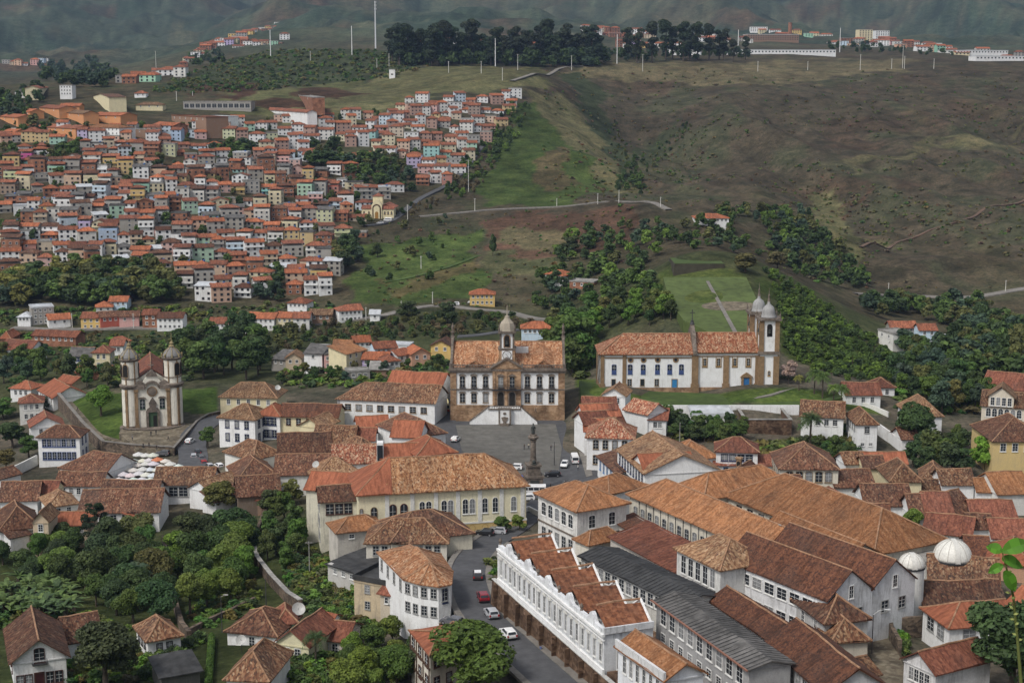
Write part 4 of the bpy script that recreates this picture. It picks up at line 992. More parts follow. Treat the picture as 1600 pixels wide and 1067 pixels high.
 e = H - .6; a, b2 = (8.2, D / 2, e + rise), (xm + .5, D / 2, e + rise)
 slope(r, (-.9, -.9, e), (xm, -.9, e), b2, a, .35); slope(r, (xm, D + .9, e), (-.9, D + .9, e), a, b2, .35); slope(r, (-.9, D + .9, e), (-.9, -.9, e), a, a, .35)
 slope(r, (xm + .5, -.6, H + .02), (W, -.6, H + .02), (W, D / 2, H + 5.3), (xm + .5, D / 2, H + 5.3), .2); slope(r, (W, D + .6, H + .02), (xm + .5, D + .6, H + .02), (xm + .5, D / 2, H + 5.3), (W, D / 2, H + 5.3), .2)
 part(t, 'roof', r, ROOF['mott2'])
 c = MB(); c.tube(a, (xm, D / 2, e + rise), .2); c.tube((xm, D / 2, H + 5.3), (W, D / 2, H + 5.3), .2); c.tube((-.9, -.9, e), a, .2); part(t, 'ridge_cap', c, M_CAPS)
 g = MB(); pts = [(-1.0, H - .8), (-1.0, H + .6), (0.6, H + 1.2), (2.0, H + 2.6), (3.4, H + 5.4), (5.4, H + 6.4), (D / 2, H + 8.2), (D - 5.4, H + 6.4), (D - 3.4, H + 5.4), (D - 2, H + 2.6), (D + 1, H + .6), (D + 1, H - .8)]; n = len(pts)
 g.face([(xm - .6, y, z) for y, z in reversed(pts)][::-1]); g.face([(xm + .7, y, z) for y, z in pts][::-1])
 for i in range(n):
  j = (i + 1) % n; g.face([(xm - .6, *pts[i]), (xm - .6, *pts[j]), (xm + .7, *pts[j]), (xm + .7, *pts[i])])
 part(t, 'stepped_gable', g, M_STONED)
 c = MB(); c.lathe([(.9, H + 8.2), (.5, H + 9), (.5, H + 9.4), (.15, H + 9.6)], 8, xm, D / 2); c.box(xm - .12, xm + .12, D / 2 - .12, D / 2 + .12, H + 9.5, H + 13.2); c.box(xm - .9, xm + .9, D / 2 - .1, D / 2 + .1, H + 12.0, H + 12.25); part(t, 'cross', c, M_IRON)
 for cyy_, cx in ((1.6, W + 3.2), (D - 2.0, W + 2.2)):
  h = 2.95
  b = MB(); b.box(cx - h, cx + h, cyy_ - h, cyy_ + h, -3, H - .5); part(t, 'tower', b, M_WALL, WC['white'])
  for sx in (-1, 1):
   for sy in (-1, 1):
    p = MB(); p.box(cx + sx * (h - .45) - .95, cx + sx * (h - .45) + .95, cyy_ + sy * (h - .45) - .95, cyy_ + sy * (h - .45) + .95, 1.6, H - 1.2); p.box(cx + sx * (h - .45) - 1.15, cx + sx * (h - .45) + 1.15, cyy_ + sy * (h - .45) - 1.15, cyy_ + sy * (h - .45) + 1.15, -3, 1.6); part(t, 'tower_pilaster', p, M_OCHRE)
  tower_top(t, cx, cyy_, H + .3)
  if cyy_ < 3: put_window(t, cx + .2, cyy_ - h, 5.2, 0, .7, 1.5, 'a', 'ochre')
 fr = MB(); fr.box(W + 2, W + 4.6, 3, D - 3, -3, H + .3); fr.prism([(0, 0), (1, 0), (.5, 1)], -50, -49.9) if False else None; part(t, 'front_wall', fr, M_WALL, WC['white'])
ROOF['mott2'] = tiles('roof_tiles_church', [(0.136,0.044,0.024),(0.240,0.072,0.036),(0.320,0.120,0.060),(0.400,0.232,0.136),(0.464,0.344,0.232)], lichen=0.12)
carmo()

# --- baroque church with two round towers
def francis():
 p0 = at_z(240, 668, -6.9)
 t = root('round_towered_church', 'white baroque church with two round towers and ochre pilasters left of the market', 'church', tuple(p0), R(14))
 H = 14.6; TX = 7.05
 s = 1 / 24.4; X = lambda zx: (zx - 425) * s; Z = lambda zy: (842 - zy) * s
 b = MB(); b.box(-6.2, 6.2, 0, 3, -2, H)
 b.prism([(-6.2, H), (6.2, H), (5.2, H + .8), (3.2, H + 1.0), (2.4, H + 2.2), (1.6, H + 3.3), (0, H + 3.9), (-1.6, H + 3.3), (-2.4, H + 2.2), (-3.2, H + 1.0), (-5.2, H + .8)], .4, 2.2)
 part(t, 'facade', b, M_WALLMID, (.66, .63, .55))
 n = MB(); n.box(-6.6, 6.6, 3.002, 34, -2, 15.0); n.face([(-6.6, 3.0, 15), (6.6, 3.0, 15), (0, 3.0, 19.6)]); part(t, 'nave', n, M_WALLMID, (.66, .63, .55))
 r = MB(); slope(r, (7.4, 2.9, 14.9), (7.4, 34.6, 14.9), (0, 34.6, 20.2), (0, 2.9, 20.2), .15); slope(r, (-7.4, 34.6, 14.9), (-7.4, 2.9, 14.9), (0, 2.9, 20.2), (0, 34.6, 20.2), .15); part(t, 'roof', r, ROOF['red'])
 c = MB(); c.tube((0, 2.9, 20.2), (0, 34.6, 20.2), .2); part(t, 'ridge_cap', c, M_CAPS)
 # curved entablature over the oculus
 e = MB(); e.box(-6.4, -2.3, -.7, .4, H - 1.0, H + .1); e.box(2.3, 6.4, -.7, .4, H - 1.0, H + .1)
 A = [(2.6 * math.cos(math.pi * i / 10), 2.3 * math.sin(math.pi * i / 10)) for i in range(11)]; Bq = [(1.9 * math.cos(math.pi * i / 10), 1.7 * math.sin(math.pi * i / 10)) for i in range(11)]
 for i in range(10): e.prism([(A[i][0], H - .6 + A[i][1]), (A[i+1][0], H - .6 + A[i+1][1]), (Bq[i+1][0], H - .6 + Bq[i+1][1]), (Bq[i][0], H - .6 + Bq[i][1])], -.7, .3)
 part(t, 'entablature', e, M_STONED)
 pd = MB()
 for sg in (-1, 1):
  q = [(sg * 5.6, H + .1), (sg * 5.6, H + 1.0), (sg * 4.4, H + 1.7), (sg * 3.2, H + 1.5), (sg * 2.4, H + .9), (sg * 2.7, H + .1)]; pd.prism(q if sg < 0 else q[::-1], -.2, 1.2)
 pd.prism([(-1.9, H + 3.2), (1.9, H + 3.2), (1.4, H + 4.3), (.5, H + 4.9), (-.5, H + 4.9), (-1.4, H + 4.3)], .0, 1.6)
 pd.box(-.14, .14, .6, .9, H + 4.8, H + 8.2); pd.box(-.95, .95, .62, .88, H + 6.9, H + 7.2); part(t, 'crest_and_cross', pd, M_STONED)
 o = MB(); o.prism([(1.75 * math.cos(a * math.pi / 10), 12.6 + 1.75 * math.sin(a * math.pi / 10)) for a in range(20)], -.25, 0); part(t, 'medallion', o, M_TAN)
 o = MB(); o.prism([(1.35 * math.cos(a * math.pi / 10), 12.6 + 1.35 * math.sin(a * math.pi / 10)) for a in range(20)], -.32, -.25); part(t, 'medallion_relief', o, M_STONED)
 for zx in (343, 503):
  put_window(t, X(zx), 0, Z(678), 0, 1.5, 3.3, 's', 'green')
  h = MB(); h.prism([(-1.25, 0), (1.25, 0), (1.25, .25), (.6, .6), (-.6, .6), (-1.25, .25)], -.4, 0); link('window_hood', h.mesh('window_hood', [M_STONED]), t, loc=(X(zx), 0, Z(678) + 3.5))
 put_door(t, 0, 0, .1, 0, 2.9, 5.3, (.045, .085, .045))
 dk = MB(); dk.box(.05, 1.25, -.13, -.1, .2, 4.2); part(t, 'open_doorway', dk, M_DARK)
 cv = MB(); cv.box(-2.3, -1.5, -.6, 0, 0, 5.6); cv.box(1.5, 2.3, -.6, 0, 0, 5.6); cv.prism([(-2.4, 5.5), (2.4, 5.5), (1.9, 6.6), (1.0, 7.2), (1.3, 8.6), (.6, 9.8), (0, 10.6), (-.6, 9.8), (-1.3, 8.6), (-1.0, 7.2), (-1.9, 6.6)], -.5, 0); part(t, 'carved_portal', cv, M_STONED)
 for zx in (296, 552):
  p = MB(); p.box(X(zx) - .5, X(zx) + .5, -.45, .1, 0, H - 1.0); p.box(X(zx) - .7, X(zx) + .7, -.6, .1, -1, 1.4); p.box(X(zx) - .75, X(zx) + .75, -.65, .1, H - 1.9, H - 1.0); part(t, 'pilaster', p, M_TAN)
 for sx in (-1, 1):
  cx, cy = sx * TX, 2.6
  w = MB(); w.lathe([(3.0, -2), (3.0, 14.2)], 24, cx, cy); part(t, 'tower', w, M_WALLMID, (.66, .63, .55), False)
  q = MB(); q.lathe([(2.85, 15.0), (2.85, 23.4)], 24, cx, cy); bf = part(t, 'belfry', q, M_WALLMID, (.66, .63, .55))
  m = MB(); m.lathe([(3.1, 13.6), (3.5, 14.0), (3.75, 14.6), (3.75, 14.9), (3.2, 15.2)], 24, cx, cy); part(t, 'tower_cornice', m, M_STONED)
  m = MB(); m.lathe([(2.95, 23.0), (3.4, 23.4), (3.55, 23.8), (3.0, 24.0)], 24, cx, cy); m.lathe([(3.02, 17.0), (3.02, 17.35)], 24, cx, cy); m.lathe([(3.1, -2), (3.1, .9)], 24, cx, cy); link('moulding', m.mesh('moulding', [M_STONED]), bf)
  for an in (-1.05, -.2, .85, 2.0, 3.1) if sx > 0 else (-2.09, -2.94, 2.29, 1.2, .1):
   ca, sa = math.cos(an), math.sin(an)
   wv = MB(); wv.prism(arch_pts(0, 1.7, 17.9, 22.1, 6), -.16, .35); o = link('belfry_opening', wv.mesh('belfry_opening', [M_DARK]), bf, loc=(cx + 2.9 * ca, cy + 2.9 * sa, 0), rz=an + math.pi / 2)
   fr = MB(); a, b2 = arch_pts(0, 2.1, 17.6, 22.45, 6), arch_pts(0, 1.7, 17.9, 22.1, 6)
   for i in range(len(a)):
    j = (i + 1) % len(a); fr.face([(a[i][0], -.13, a[i][1]), (a[j][0], -.13, a[j][1]), (b2[j][0], -.13, b2[j][1]), (b2[i][0], -.13, b2[i][1])])
   link('arch_frame', fr.mesh('arch_frame', [M_TAN]), o)
  for an in (-1.57 - .5, -1.57 + .55):
   ca, sa = math.cos(an), math.sin(an)
   pl = MB(); pl.box(-.45, .45, -.3, .3, 0.2, 13.6); pl.box(-.2, .2, -.1, .35, 15.1, 23.2); link('tower_pilaster', pl.mesh('tower_pilaster', [M_TAN]), t, loc=(cx + 2.95 * ca, cy + 2.95 * sa, 0), rz=an + math.pi / 2)
  for z in (5.6, 11.2):
   an = -1.57 + sx * .62; sl = MB(); sl.prism(arch_pts(0, .55, z, z + 1.3, 5), -.1, .2); link('slit_window', sl.mesh('slit_window', [M_DARK]), t, loc=(cx + 3.0 * math.cos(an), cy + 3.0 * math.sin(an), 0), rz=an + math.pi / 2)
  d = MB(); d.lathe([(3.1, 24.0), (3.0, 24.5), (2.7, 25.2), (2.1, 26.0), (1.3, 26.7), (.8, 27.2), (.6, 27.7)], 20, cx, cy); part(t, 'dome', d, M_WALLOLD, (.21, .205, .20), True)
  f = MB(); f.lathe([(1.0, 27.5), (.5, 28.1), (.75, 28.6), (.35, 29.0), (.12, 29.4), (.06, 32.2)], 8, cx, cy)
  for i in range(8):
   an = i * math.pi / 4; pr = [(3.1, 24.1), (2.75, 25.2), (2.15, 26.05), (1.35, 26.75), (.7, 27.4)]
   f.path([(cx + r_ * math.cos(an), cy + r_ * math.sin(an), z_) for r_, z_ in pr], .14, 5); f.lathe([(.28, 24.0), (.2, 24.4), (.3, 24.9), (.05, 25.4)], 6, cx + 3.35 * math.cos(an), cy + 3.35 * math.sin(an))
  part(t, 'dome_ribs', f, M_CREAMST)
 stp = MB(); stp.lathe([(11.2, -1.5), (11.2, .15)], 40, 0, 3.0, sy=.72); stp.lathe([(10.6, .15), (10.6, .35)], 40, 0, 3.0, sy=.70); part(t, 'steps', stp, M_STONED)
M_TAN = plain('weathered_tan_stone', (0.24, 0.16, 0.09), var=0.45, scale=1.2)
M_CREAMST = plain('gilded_stone', (0.30, 0.24, 0.13), var=0.4)
francis()

# --- column monument in the square
def monument():
 p = at_z(833, 766, 0.16)
 t = root('column_monument', 'tall stone column monument with bronze statue in the middle of the square', 'monument', tuple(p), R(10))
 m = MB(); m.box(-3.4, 3.4, -3.4, 3.4, -.5, .5); m.box(-2.8, 2.8, -2.8, 2.8, .5, 1.1); m.box(-2.3, 2.3, -2.3, 2.3, 1.1, 4.0); m.box(-2.6, 2.6, -2.6, 2.6, 4.0, 4.5); part(t, 'base', m, M_STONED)
 m = MB(); m.box(-1.7, 1.7, -1.7, 1.7, 4.5, 7.0); m.box(-2.0, 2.0, -2.0, 2.0, 7.0, 7.5); m.lathe([(1.5, 7.5), (1.2, 8.1), (.95, 8.6)], 4, a0=math.pi / 4); part(t, 'pedestal', m, M_STONED)
 m = MB(); m.lathe([(.95, 8.5), (.8, 9.0), (.72, 13.5), (.9, 13.7), (.9, 14.0)], 14); part(t, 'shaft', m, M_STONED)
 m = MB(); m.lathe([(.8, 14.0), (1.45, 14.7), (1.5, 15.1), (1.0, 15.2), (1.0, 15.7)], 12); part(t, 'capital', m, M_STONED)
 s = MB(); s.lathe([(.5, 15.7), (.46, 16.2), (.36, 17.0), (.46, 17.5), (.42, 17.9), (.16, 18.05), (.13, 18.15), (.21, 18.3), (.22, 18.5), (.1, 18.7)], 10, sx=1, sy=.75); s.path([(.42, 0, 17.75), (.62, -.05, 17.2), (.5, -.25, 16.8)], [.12, .1, .07]); s.path([(-.42, 0, 17.75), (-.6, 0, 17.2), (-.55, -.1, 16.6)], [.12, .1, .07]); part(t, 'statue', s, M_BRONZE, smooth=True)
 w = MB(); w.lathe([(1.0, 0), (1.15, .3), (.5, .5), (.75, 1.0), (.55, 1.5), (.1, 1.9)], 10); link('bronze_urn', w.mesh('bronze_urn', [M_BRONZE]), t, loc=(0, -1.1, 7.5), scale=.7)
 for an in (0, math.pi / 2, -math.pi / 2, math.pi):
  q = MB(); q.box(-1.2, 1.2, -2.38, -2.3, 1.7, 3.4); link('plaque', q.mesh('plaque', [M_BRONZE]), t, rz=an)
monument()

# ------------------------------------------------------------------ the old town, building by building
CYL = dict()
# --- left: round the market
B('balconied_house', 'white two-storey house with a row of tall balcony windows below the church wall', 59, 683, 124, 683, 10, 9.6, 'hip', 3.0, 'brown', 'white', 'F7x2 R2x2', fc='blue', ww=1.1, wh=2.3, sh=4.2, deep=6)
B('gabled_house', 'white house with red hipped roof behind the balconied house', 48, 668, 99, 664, 11, 5.5, 'gy', 3.4, 'red', 'white', 'F2x1', deep=6)
B('white_house', 'white house with red roof beside the round dark tree, far left', 30, 630, 67, 628, 9, 7.5, 'hip', 2.5, 'red', 'offw', 'F3x2', deep=6)
B('long_white_house', 'white house with broad orange gable roof, left of the church lawn', 60, 609, 83, 622, 13, 5.5, 'gx', 3.8, 'new', 'white', 'F6x1', deep=6)
B('red_roofed_house', 'small house under an orange-red roof, far left behind gardens', 16, 606, 48, 608, 9, 5.0, 'hip', 2.5, 'new', 'white', 'F3x1', deep=6)
B('narrow_house', 'narrow house with orange roof squeezed beside the church lawn wall', 88, 596, 112, 600, 8, 4.5, 'gx', 2.2, 'new', 'cream', 'F2x1', deep=6)
B('brown_roofed_house', 'white house under a wide brown roof next to the white parasols', 94, 731, 165, 739, 15, 5.0, 'hxl', 4.2, 'brown', 'white', 'F5x1', deep=6)
B('garden_wall_house', 'brown-roofed outhouse beside the long white garden wall, left edge', 0, 748, 32, 740, 8, 3.6, 'gx', 2.0, 'brown', 'white', '', deep=6)
B('gable_row_house', 'low white house with a straight brown roof in front of the parasols', 87, 758, 158, 759, 9, 4.6, 'gx', 3.0, 'brown', 'white', 'F5x1', deep=6)
B('long_roofed_house', 'house with long brown roof directly below the parasols', 157, 775, 243, 776, 11, 4.8, 'gx', 3.3, 'brown', 'offw', 'F4x1', deep=6)
B('three_window_house', 'long white house with mottled roof and three big windows beside the parasols', 241, 757, 331, 757, 11, 5.6, 'gx', 3.8, 'old', 'white', 'F3x1', fc='grey', ww=2.3, wh=2.6, m=4, deep=6)
B('tan_roofed_annex', 'white annex with tan lean-to roof at the end of the three-window house', 328, 768, 376, 753, 8, 4.8, 'gx', 2.6, 'tan', 'white', 'F3x1', deep=6)
B('brown_shed', 'brown-tiled shed below the tan annex', 337, 784, 384, 772, 6, 3.2, 'shed', 2.0, 'brown', 'white', '', deep=5)
B('left_edge_house', 'house under dark brown roof at left edge, above the biggest roof', 0, 783, 58, 781, 12, 5, 'gx', 4, 'brown', 'white', '', deep=6)
B('big_brown_house', 'large house with broad dark mottled roof at the left edge', 0, 829, 62, 822, 15, 6.0, 'hip', 4.8, 'brown', 'white', 'F4x1', deep=6)
B('arched_window_house', 'cream house with two arched windows among brown roofs', 50, 770, 86, 770, 8, 5.6, 'gx', 2.6, 'red', 'cream', 'F2x1a', ww=1.4, wh=2.2, fc='stone', deep=6)
B('tan_hipped_house', 'house with pale tan hipped roof left of the monkey-puzzle tree', 76, 792, 122, 786, 10, 5, 'hip', 3.2, 'tan', 'offw', 'F2x1', deep=6)
B('broad_brown_house', 'wide house with brown roof and white wall behind the monkey-puzzle tree', 124, 801, 248, 799, 15, 5.6, 'gx', 4.4, 'brown', 'white', 'F6x1', ww=1.6, deep=6)
B('tower_house', 'narrow tall cream house with a tan gable, above the clipped round trees', 51, 815, 75, 815, 8, 9.5, 'gy', 2.6, 'tan', 'beige', 'F1x2', deep=6)
B('orange_roofed_house', 'beige house with bright orange roof beside the clipped round trees', 82, 820, 141, 820, 7, 6.0, 'gx', 2.6, 'new', 'beige', 'F3x1', deep=6)
B('white_shed', 'small white shed with brown lean-to roof at far left', 16, 840, 45, 834, 6, 5.0, 'shed', 1.8, 'brown', 'white', '', deep=5)
B('orange_lean_to', 'small orange lean-to at the right end of the broad brown roof', 227, 812, 246, 801, 6, 4.0, 'shed', 1.6, 'new', 'offw', '', deep=5)
# --- left: valley houses behind the church
B('arcaded_house', 'long house with orange roof and tall windows at the left edge below the hill', 0, 545, 47, 548, 12, 7, 'gx', 3.6, 'red', 'white', 'F6x2', deep=6)
B('orange_warehouse', 'orange-roofed building at the left edge above the long house', 0, 529, 16, 529, 14, 6, 'hip', 3, 'new', 'brick', '', deep=6)
B('blue_door_house', 'white house with grey roof and blue doors in the valley left of the church', 109, 556, 143, 556, 9, 6, 'gx', 3, 'grey', 'white', 'F6x2', fc='blue', wh=1.3, sh=2.8, deep=6)
B('yellow_house', 'yellow two-storey house with red roof left of the church towers', 144, 551, 171, 551, 8, 6.5, 'hip', 2.6, 'red', 'cream', 'F2x2 R2x2', deep=6)
B('long_low_shed', 'long low orange roof in the trees left of the church towers', 119, 582, 171, 581, 6, 3.2, 'shed', 1.6, 'new', 'brick', '', deep=6)
B('red_roofed_cottage', 'cottage with red roof behind the left church tower', 172, 540, 192, 540, 8, 4.5, 'gx', 2.4, 'red', 'white', 'F2x1', deep=5)
B('tiny_orange_house', 'tiny pale house with orange shed roof above the left church tower', 192, 534, 204, 532, 6, 4, 'shed', 1.5, 'new', 'peach', '', deep=5)
B('tan_roofed_villa', 'cream villa with broad tan hipped roof above the white corner house', 344, 620, 432, 622, 13, 6.0, 'hip', 4.2, 'tan', 'cream', 'F5x1', deep=6)
B('white_corner_house', 'white two-storey corner house with tan roof beside the church street', 342, 652, 398, 656, 12, 9.0, 'hip', 3.6, 'tan', 'white', 'F3x2 R3x2', fc='dblue', ww=1.3, wh=2.3, sh=4.2, deep=6)
B('blue_window_house', 'white house with bright orange hip roof and four dark blue windows', 400, 648, 437, 650, 10, 8.0, 'hip', 3.0, 'new', 'white', 'F4x2', fc='dblue', ww=1.2, wh=2.3, sh=4.0, deep=6)
B('brown_street_house', 'cream house with flat brown roof between the orange hip roof and the white hall', 437, 650, 527, 652, 11, 6.5, 'gx', 3.2, 'dark', 'cream', 'F5x1', ww=1.3, wh=2.0, fc='brown', deep=6)
b = B('white_hall', 'long white hall with mottled roof and eight windows left of the museum', 527, 623, 679, 630, 16, 8.6, 'hxl', 4.4, 'old', 'white', 'F8x1', cat='hall', ww=1.9, wh=1.9, top=1.6, fc='stone', m=1.8, deep=6, zg=-1.5)
fbox(b, 'corner_pilaster', 'F', 0, .8, -3, b.H - .45, .2, M_PAINT, FC['grey'])
B('hall_rear_wing', 'white rear wing with orange-red roof and four dark windows behind the hall', 607, 598, 690, 602, 12, 8.5, 'gx', 3.2, 'new', 'white', 'F5x1', ww=1.6, wh=2.2, fc='dblue', deep=6)
# --- the block of mottled roofs left of the square
for a in [
 ('patchwork_house', 'house with brown mottled roof left of the blue-window house, under the villa', 396, 718, 440, 708, 14, 4.5, 'hip', 4.0, 'old', 'offw', ''),
 ('small_gable_house', 'small tan gable-roofed house in front of the brown street house', 468, 664, 502, 668, 10, 5.5, 'gy', 2.6, 'tan', 'cream', 'F1x1'),
 ('dark_ridge_house', 'house with dark brown roof left of the three-windowed attic', 436, 709, 516, 706, 14, 6.0, 'gx', 4.6, 'brown', 'offw', ''),
 ('attic_house', 'brown-roofed house with a cream attic wall of three windows', 490, 690, 552, 691, 12, 7.0, 'gx', 3.8, 'old', 'cream', 'F3x1'),
 ('checkered_roof_house', 'house with strikingly mottled red and cream roof left of the white light shaft', 520, 724, 588, 723, 12, 6.5, 'gx', 4.2, 'mott', 'white', ''),
 ('dormer_house', 'brown-roofed house with small dormer and satellite dish', 430, 742, 519, 741, 13, 6.0, 'gx', 4.4, 'brown', 'offw', ''),
 ('tan_ridged_house', 'house with tan hipped roof touching the yellow building, small white gablet', 492, 748, 566, 742, 13, 5.5, 'hip', 4.0, 'tan', 'offw', ''),
 ('dark_left_house', 'dark brown hipped house at the left end of the patchwork of roofs', 373, 748, 434, 742, 15, 5.0, 'hip', 4.4, 'brown', (.22,.17,.13), ''),
 ('brown_row_house', 'brown-roofed house with lower red eave strip above the green shrubs', 372, 776, 437, 772, 12, 5.5, 'gx', 4.2, 'brown', (.16,.12,.09), ''),
 ('red_strip_house', 'low red-tiled strip roof in front of the brown row house', 402, 781, 436, 781, 4, 4.0, 'shed', 1.2, 'red', 'brown', ''),
 ('orange_square_house', 'house with plain orange square roof right of the hall front', 560, 671, 607, 669, 11, 6.5, 'gx', 3.0, 'new', 'white', 'F5x1'),
 ('red_yard_house', 'red-tiled house below the orange square roof', 550, 688, 584, 688, 9, 6.0, 'gx', 2.8, 'red', 'white', ''),
 ('orange_tall_house', 'tall house with steep orange roof beside the dark conical skylight', 612, 682, 655, 684, 10, 9.0, 'gx', 4.0, 'new', 'white', ''),
 ('brown_corner_house', 'house with tan and brown mottled hip roof beside the square, left of the museum steps', 640, 684, 696, 676, 20, 7.5, 'hip', 4.2, 'brown', 'white', ''),
 ('orange_hip_house', 'house with broad new orange hip roof next to the square', 652, 712, 713, 706, 14, 8.0, 'hip', 3.6, 'new', 'white', ''),
 ('small_orange_house', 'low house with orange roof behind the yellow building ridge', 596, 716, 660, 713, 9, 7.5, 'gx', 3.0, 'new', 'white', ''),
 ('tan_gable_house', 'house with tan gable roof in the middle of the roof patchwork', 560, 706, 592, 700, 10, 6.5, 'hip', 3.0, 'old', 'offw', '')]:
 B(*a[:11], a[11] or 'F3x1 R2x1', deep=7, **(dict(ww=1.3) if a[0] == 'attic_house' else {}))
# light shaft and skylight cone among the roofs
p = hit(594, 722, 7); t = root('light_shaft', 'narrow white plastered light shaft standing among orange roofs', 'wall', tuple(p - np.array([0, 0, 7.0])), 0.05)
mb = MB(); mb.box(-.9, .9, 0, 3, -4, 12.5); part(t, 'wall', mb, M_WALL, WC['white'])
mb = MB(); mb.box(-.8, .8, -.06, 0, 5, 11.8); part(t, 'glazing', mb, M_GLASS)
p = hit(620, 706, 7); t = root('skylight_cone', 'dark slate conical skylight in a courtyard of orange roofs', 'skylight', tuple(p - np.array([0, 0, 7.0])), 0)
mb = MB(); mb.lathe([(3.6, 0), (3.6, 6.8)], 16); part(t, 'drum', mb, M_CONC); mb = MB(); mb.lathe([(3.9, 6.8), (2.2, 7.8), (.5, 8.6), (.5, 9.0), (.1, 9.2)], 16); part(t, 'cone', mb, ROOF['black'])
p = hit(622, 664, 7); t = root('stair_turret', 'small white stair turret with grey slab roof right of the hall', 'turret', tuple(p - np.array([0, 0, 7.0])), 0.03)
mb = MB(); mb.box(-2.3, 2.3, 0, 4, -3, 9.0); part(t, 'wall', mb, M_WALL, WC['offw']); mb = MB(); mb.box(-2.6, 2.6, -.3, 4.3, 9.0, 9.25); part(t, 'roof', mb, ROOF['slab']); put_window(t, -1.0, 0, 7.0, 0, .9, 1.0)
# --- yellow building below the square and its neighbours
b = B('yellow_hall', 'long cream and yellow hall with arched windows and a great mottled hip roof', 560, 772, 822, 757, 19, 11.5, 'hip', 6.2, 'tan3' if False else 'old2', 'cream', '', cat='hall', zg=1.2, deep=9, o=.9) if False else None
ROOF['old2'] = tiles('roof_tiles_ochre', [(0.120,0.052,0.028),(0.240,0.104,0.048),(0.328,0.160,0.072),(0.384,0.216,0.112),(0.432,0.296,0.184)], lichen=0.22)
b = B('yellow_hall', 'long cream and yellow hall with arched windows and a great mottled hip roof', 560, 773, 822, 758, 19, 11.5, 'hip', 6.2, 'old2', (.68,.63,.45), '', cat='hall', zg=1.0, deep=9, o=.9)
k = b.W / 1140.0; X = lambda zx: (zx - 430) * k
for zx in (856, 901, 1005, 1050, 1150, 1198, 1285, 1356, 1484): put_window(b.root, X(zx), 0, 5.3, 0, 1.25, 3.6, 'a', 'white')
for zx in (532,): put_window(b.root, X(zx), 0, 4.6, 0, 1.4, 3.6, 'a', 'stone')
put_window(b.root, X(448), 0, 4.6, 0, .7, 3.4, 'a', 'stone')
for zx in (658, 733): put_window(b.root, X(zx), 0, 3.4, 0, 1.6, 5.2, 'a', (.12, .04, .025))
for zx in (1152, 1196, 1285, 1356): put_window(b.root, X(zx), 0, .9, 0, 1.3, 1.4, 'a', 'ochre')
for zx in (620, 790, 950, 1100, 1250, 1400, 1545): fbox(b, 'pilaster', 'F', X(zx) - .5, X(zx) + .5, 3.2, b.H - .45, .16, M_PAINT, WC['offw'])
mb = MB(); mb.ring(-.1, b.W + .1, -.1, b.D + .1, -8, 2.7, .098); part(b.root, 'ochre_base', mb, M_WALL, (.55, .40, .17)); mb = MB(); mb.ring(-.2, b.W + .2, -.2, b.D + .2, 2.71, 3.1, .19); part(b.root, 'string_course', mb, M_PAINT, WC['offw'])
r = MB(); o_ = .95; A0 = Vector((9.5 * .92 - .18, 9.5, 11.5 + 6.26)); slope(r, (-o_, 19 + o_, 11.56), (-o_, -o_, 11.56), A0, A0, .12, jit=.02); slope(r, (-o_, -o_, 11.58), (8.0, -o_, 11.58), (9.0, 9.5, 17.82), A0, .12, jit=.02); link('new_tile_patch', r.mesh('new_tile_patch', [ROOF['new']]), b.roof)
b = B('grimy_wing', 'tall grimy white wing with rows of windows at the left end of the yellow hall', 500, 784, 559, 781, 9, 12.5, 'gx', 2.8, 'brown', (.62,.59,.48), 'F3x1', cat='building', old=True, zg=-2.5, ww=1.7, wh=2.4, fc='brown', deep=12)
windows(b, 'L4x3', ww=1.1, wh=2.0, sh=3.8, fc='grey')
b = B('red_roofed_wing', 'long wing with bright red roof behind the grimy white wing', 478, 764, 548, 768, 12, 12.0, 'gx', 3.2, 'new', (.62,.59,.48), '', cat='building', old=True, zg=-2.0, deep=12)
windows(b, 'L5x3', ww=1.1, wh=2.0, sh=3.8, fc='grey')
B('orange_outbuilding', 'grey-walled outbuilding with small orange hip roof under the yellow hall', 527, 832, 600, 824, 8, 8.5, 'hip', 2.4, 'orange', (.50,.47,.42), 'F2x1', old=True, zg=-1, deep=8, wh=.9)
B('rear_brown_house', 'cream house with wide brown hipped roof by the parked cars', 612, 846, 738, 832, 16, 6.0, 'hip', 4.2, 'brown', (.66,.62,.50), 'F1x1', zg=2.0, deep=6, ww=2.4, wh=1.4)
b = B('front_brown_house', 'cream house with reddish-brown hip roof in front of the wide brown roof', 572, 848, 698, 848, 12, 8.0, 'hip', 4.0, 'old', (.60,.57,.50), 'F8x1 L3x1', zg=-.5, deep=8, ww=1.2, wh=2.0, fc='grey')
t, P = poly_house('curved_corner_house', 'white corner house with bulging orange-tan roof at the bend of the street', [(592, 864), (631, 904), (655, 911), (685, 915), (704, 911), (706, 892), (688, 866), (640, 852)], 3.5, 10.0, 3.0, 'tan2', 'white', [(0, 4, 1, 1.1, 2.2), (1, 2, 2, 1.1, 1.8), (2, 2, 2, 1.1, 1.8), (3, 1, 1, 1.1, 2.4)])
d = P[4] - P[3]; put_door(t, *(P[3] + d * .3)[:2], -.4, math.atan2(d[1], d[0]), 1.1, 2.6, (.03, .03, .03)); put_window(t, *(P[3] + d * .55)[:2], 6.4, math.atan2(d[1], d[0]), 1.0, 2.4, 'd', 'dblue')
b = B('flat_roofed_house', 'old beige house with flat black roof terrace above the green slope', 553, 905, 622, 918, 12, 9.0, 'flat', .9, 'black', (.50,.41,.28), 'F2x2', cat='house', old=True, zg=-1, deep=7, fc='grey', wh=1.5, skip=(('F', 1, 1),))
B('tiled_lean_to', 'small red-tiled lean-to on the beige flat-roofed house', 594, 926, 629, 932, 4, 7.0, 'shed', 2.0, 'red', (.48,.42,.33), 'F3x1', zg=0, deep=6, wh=1.2)
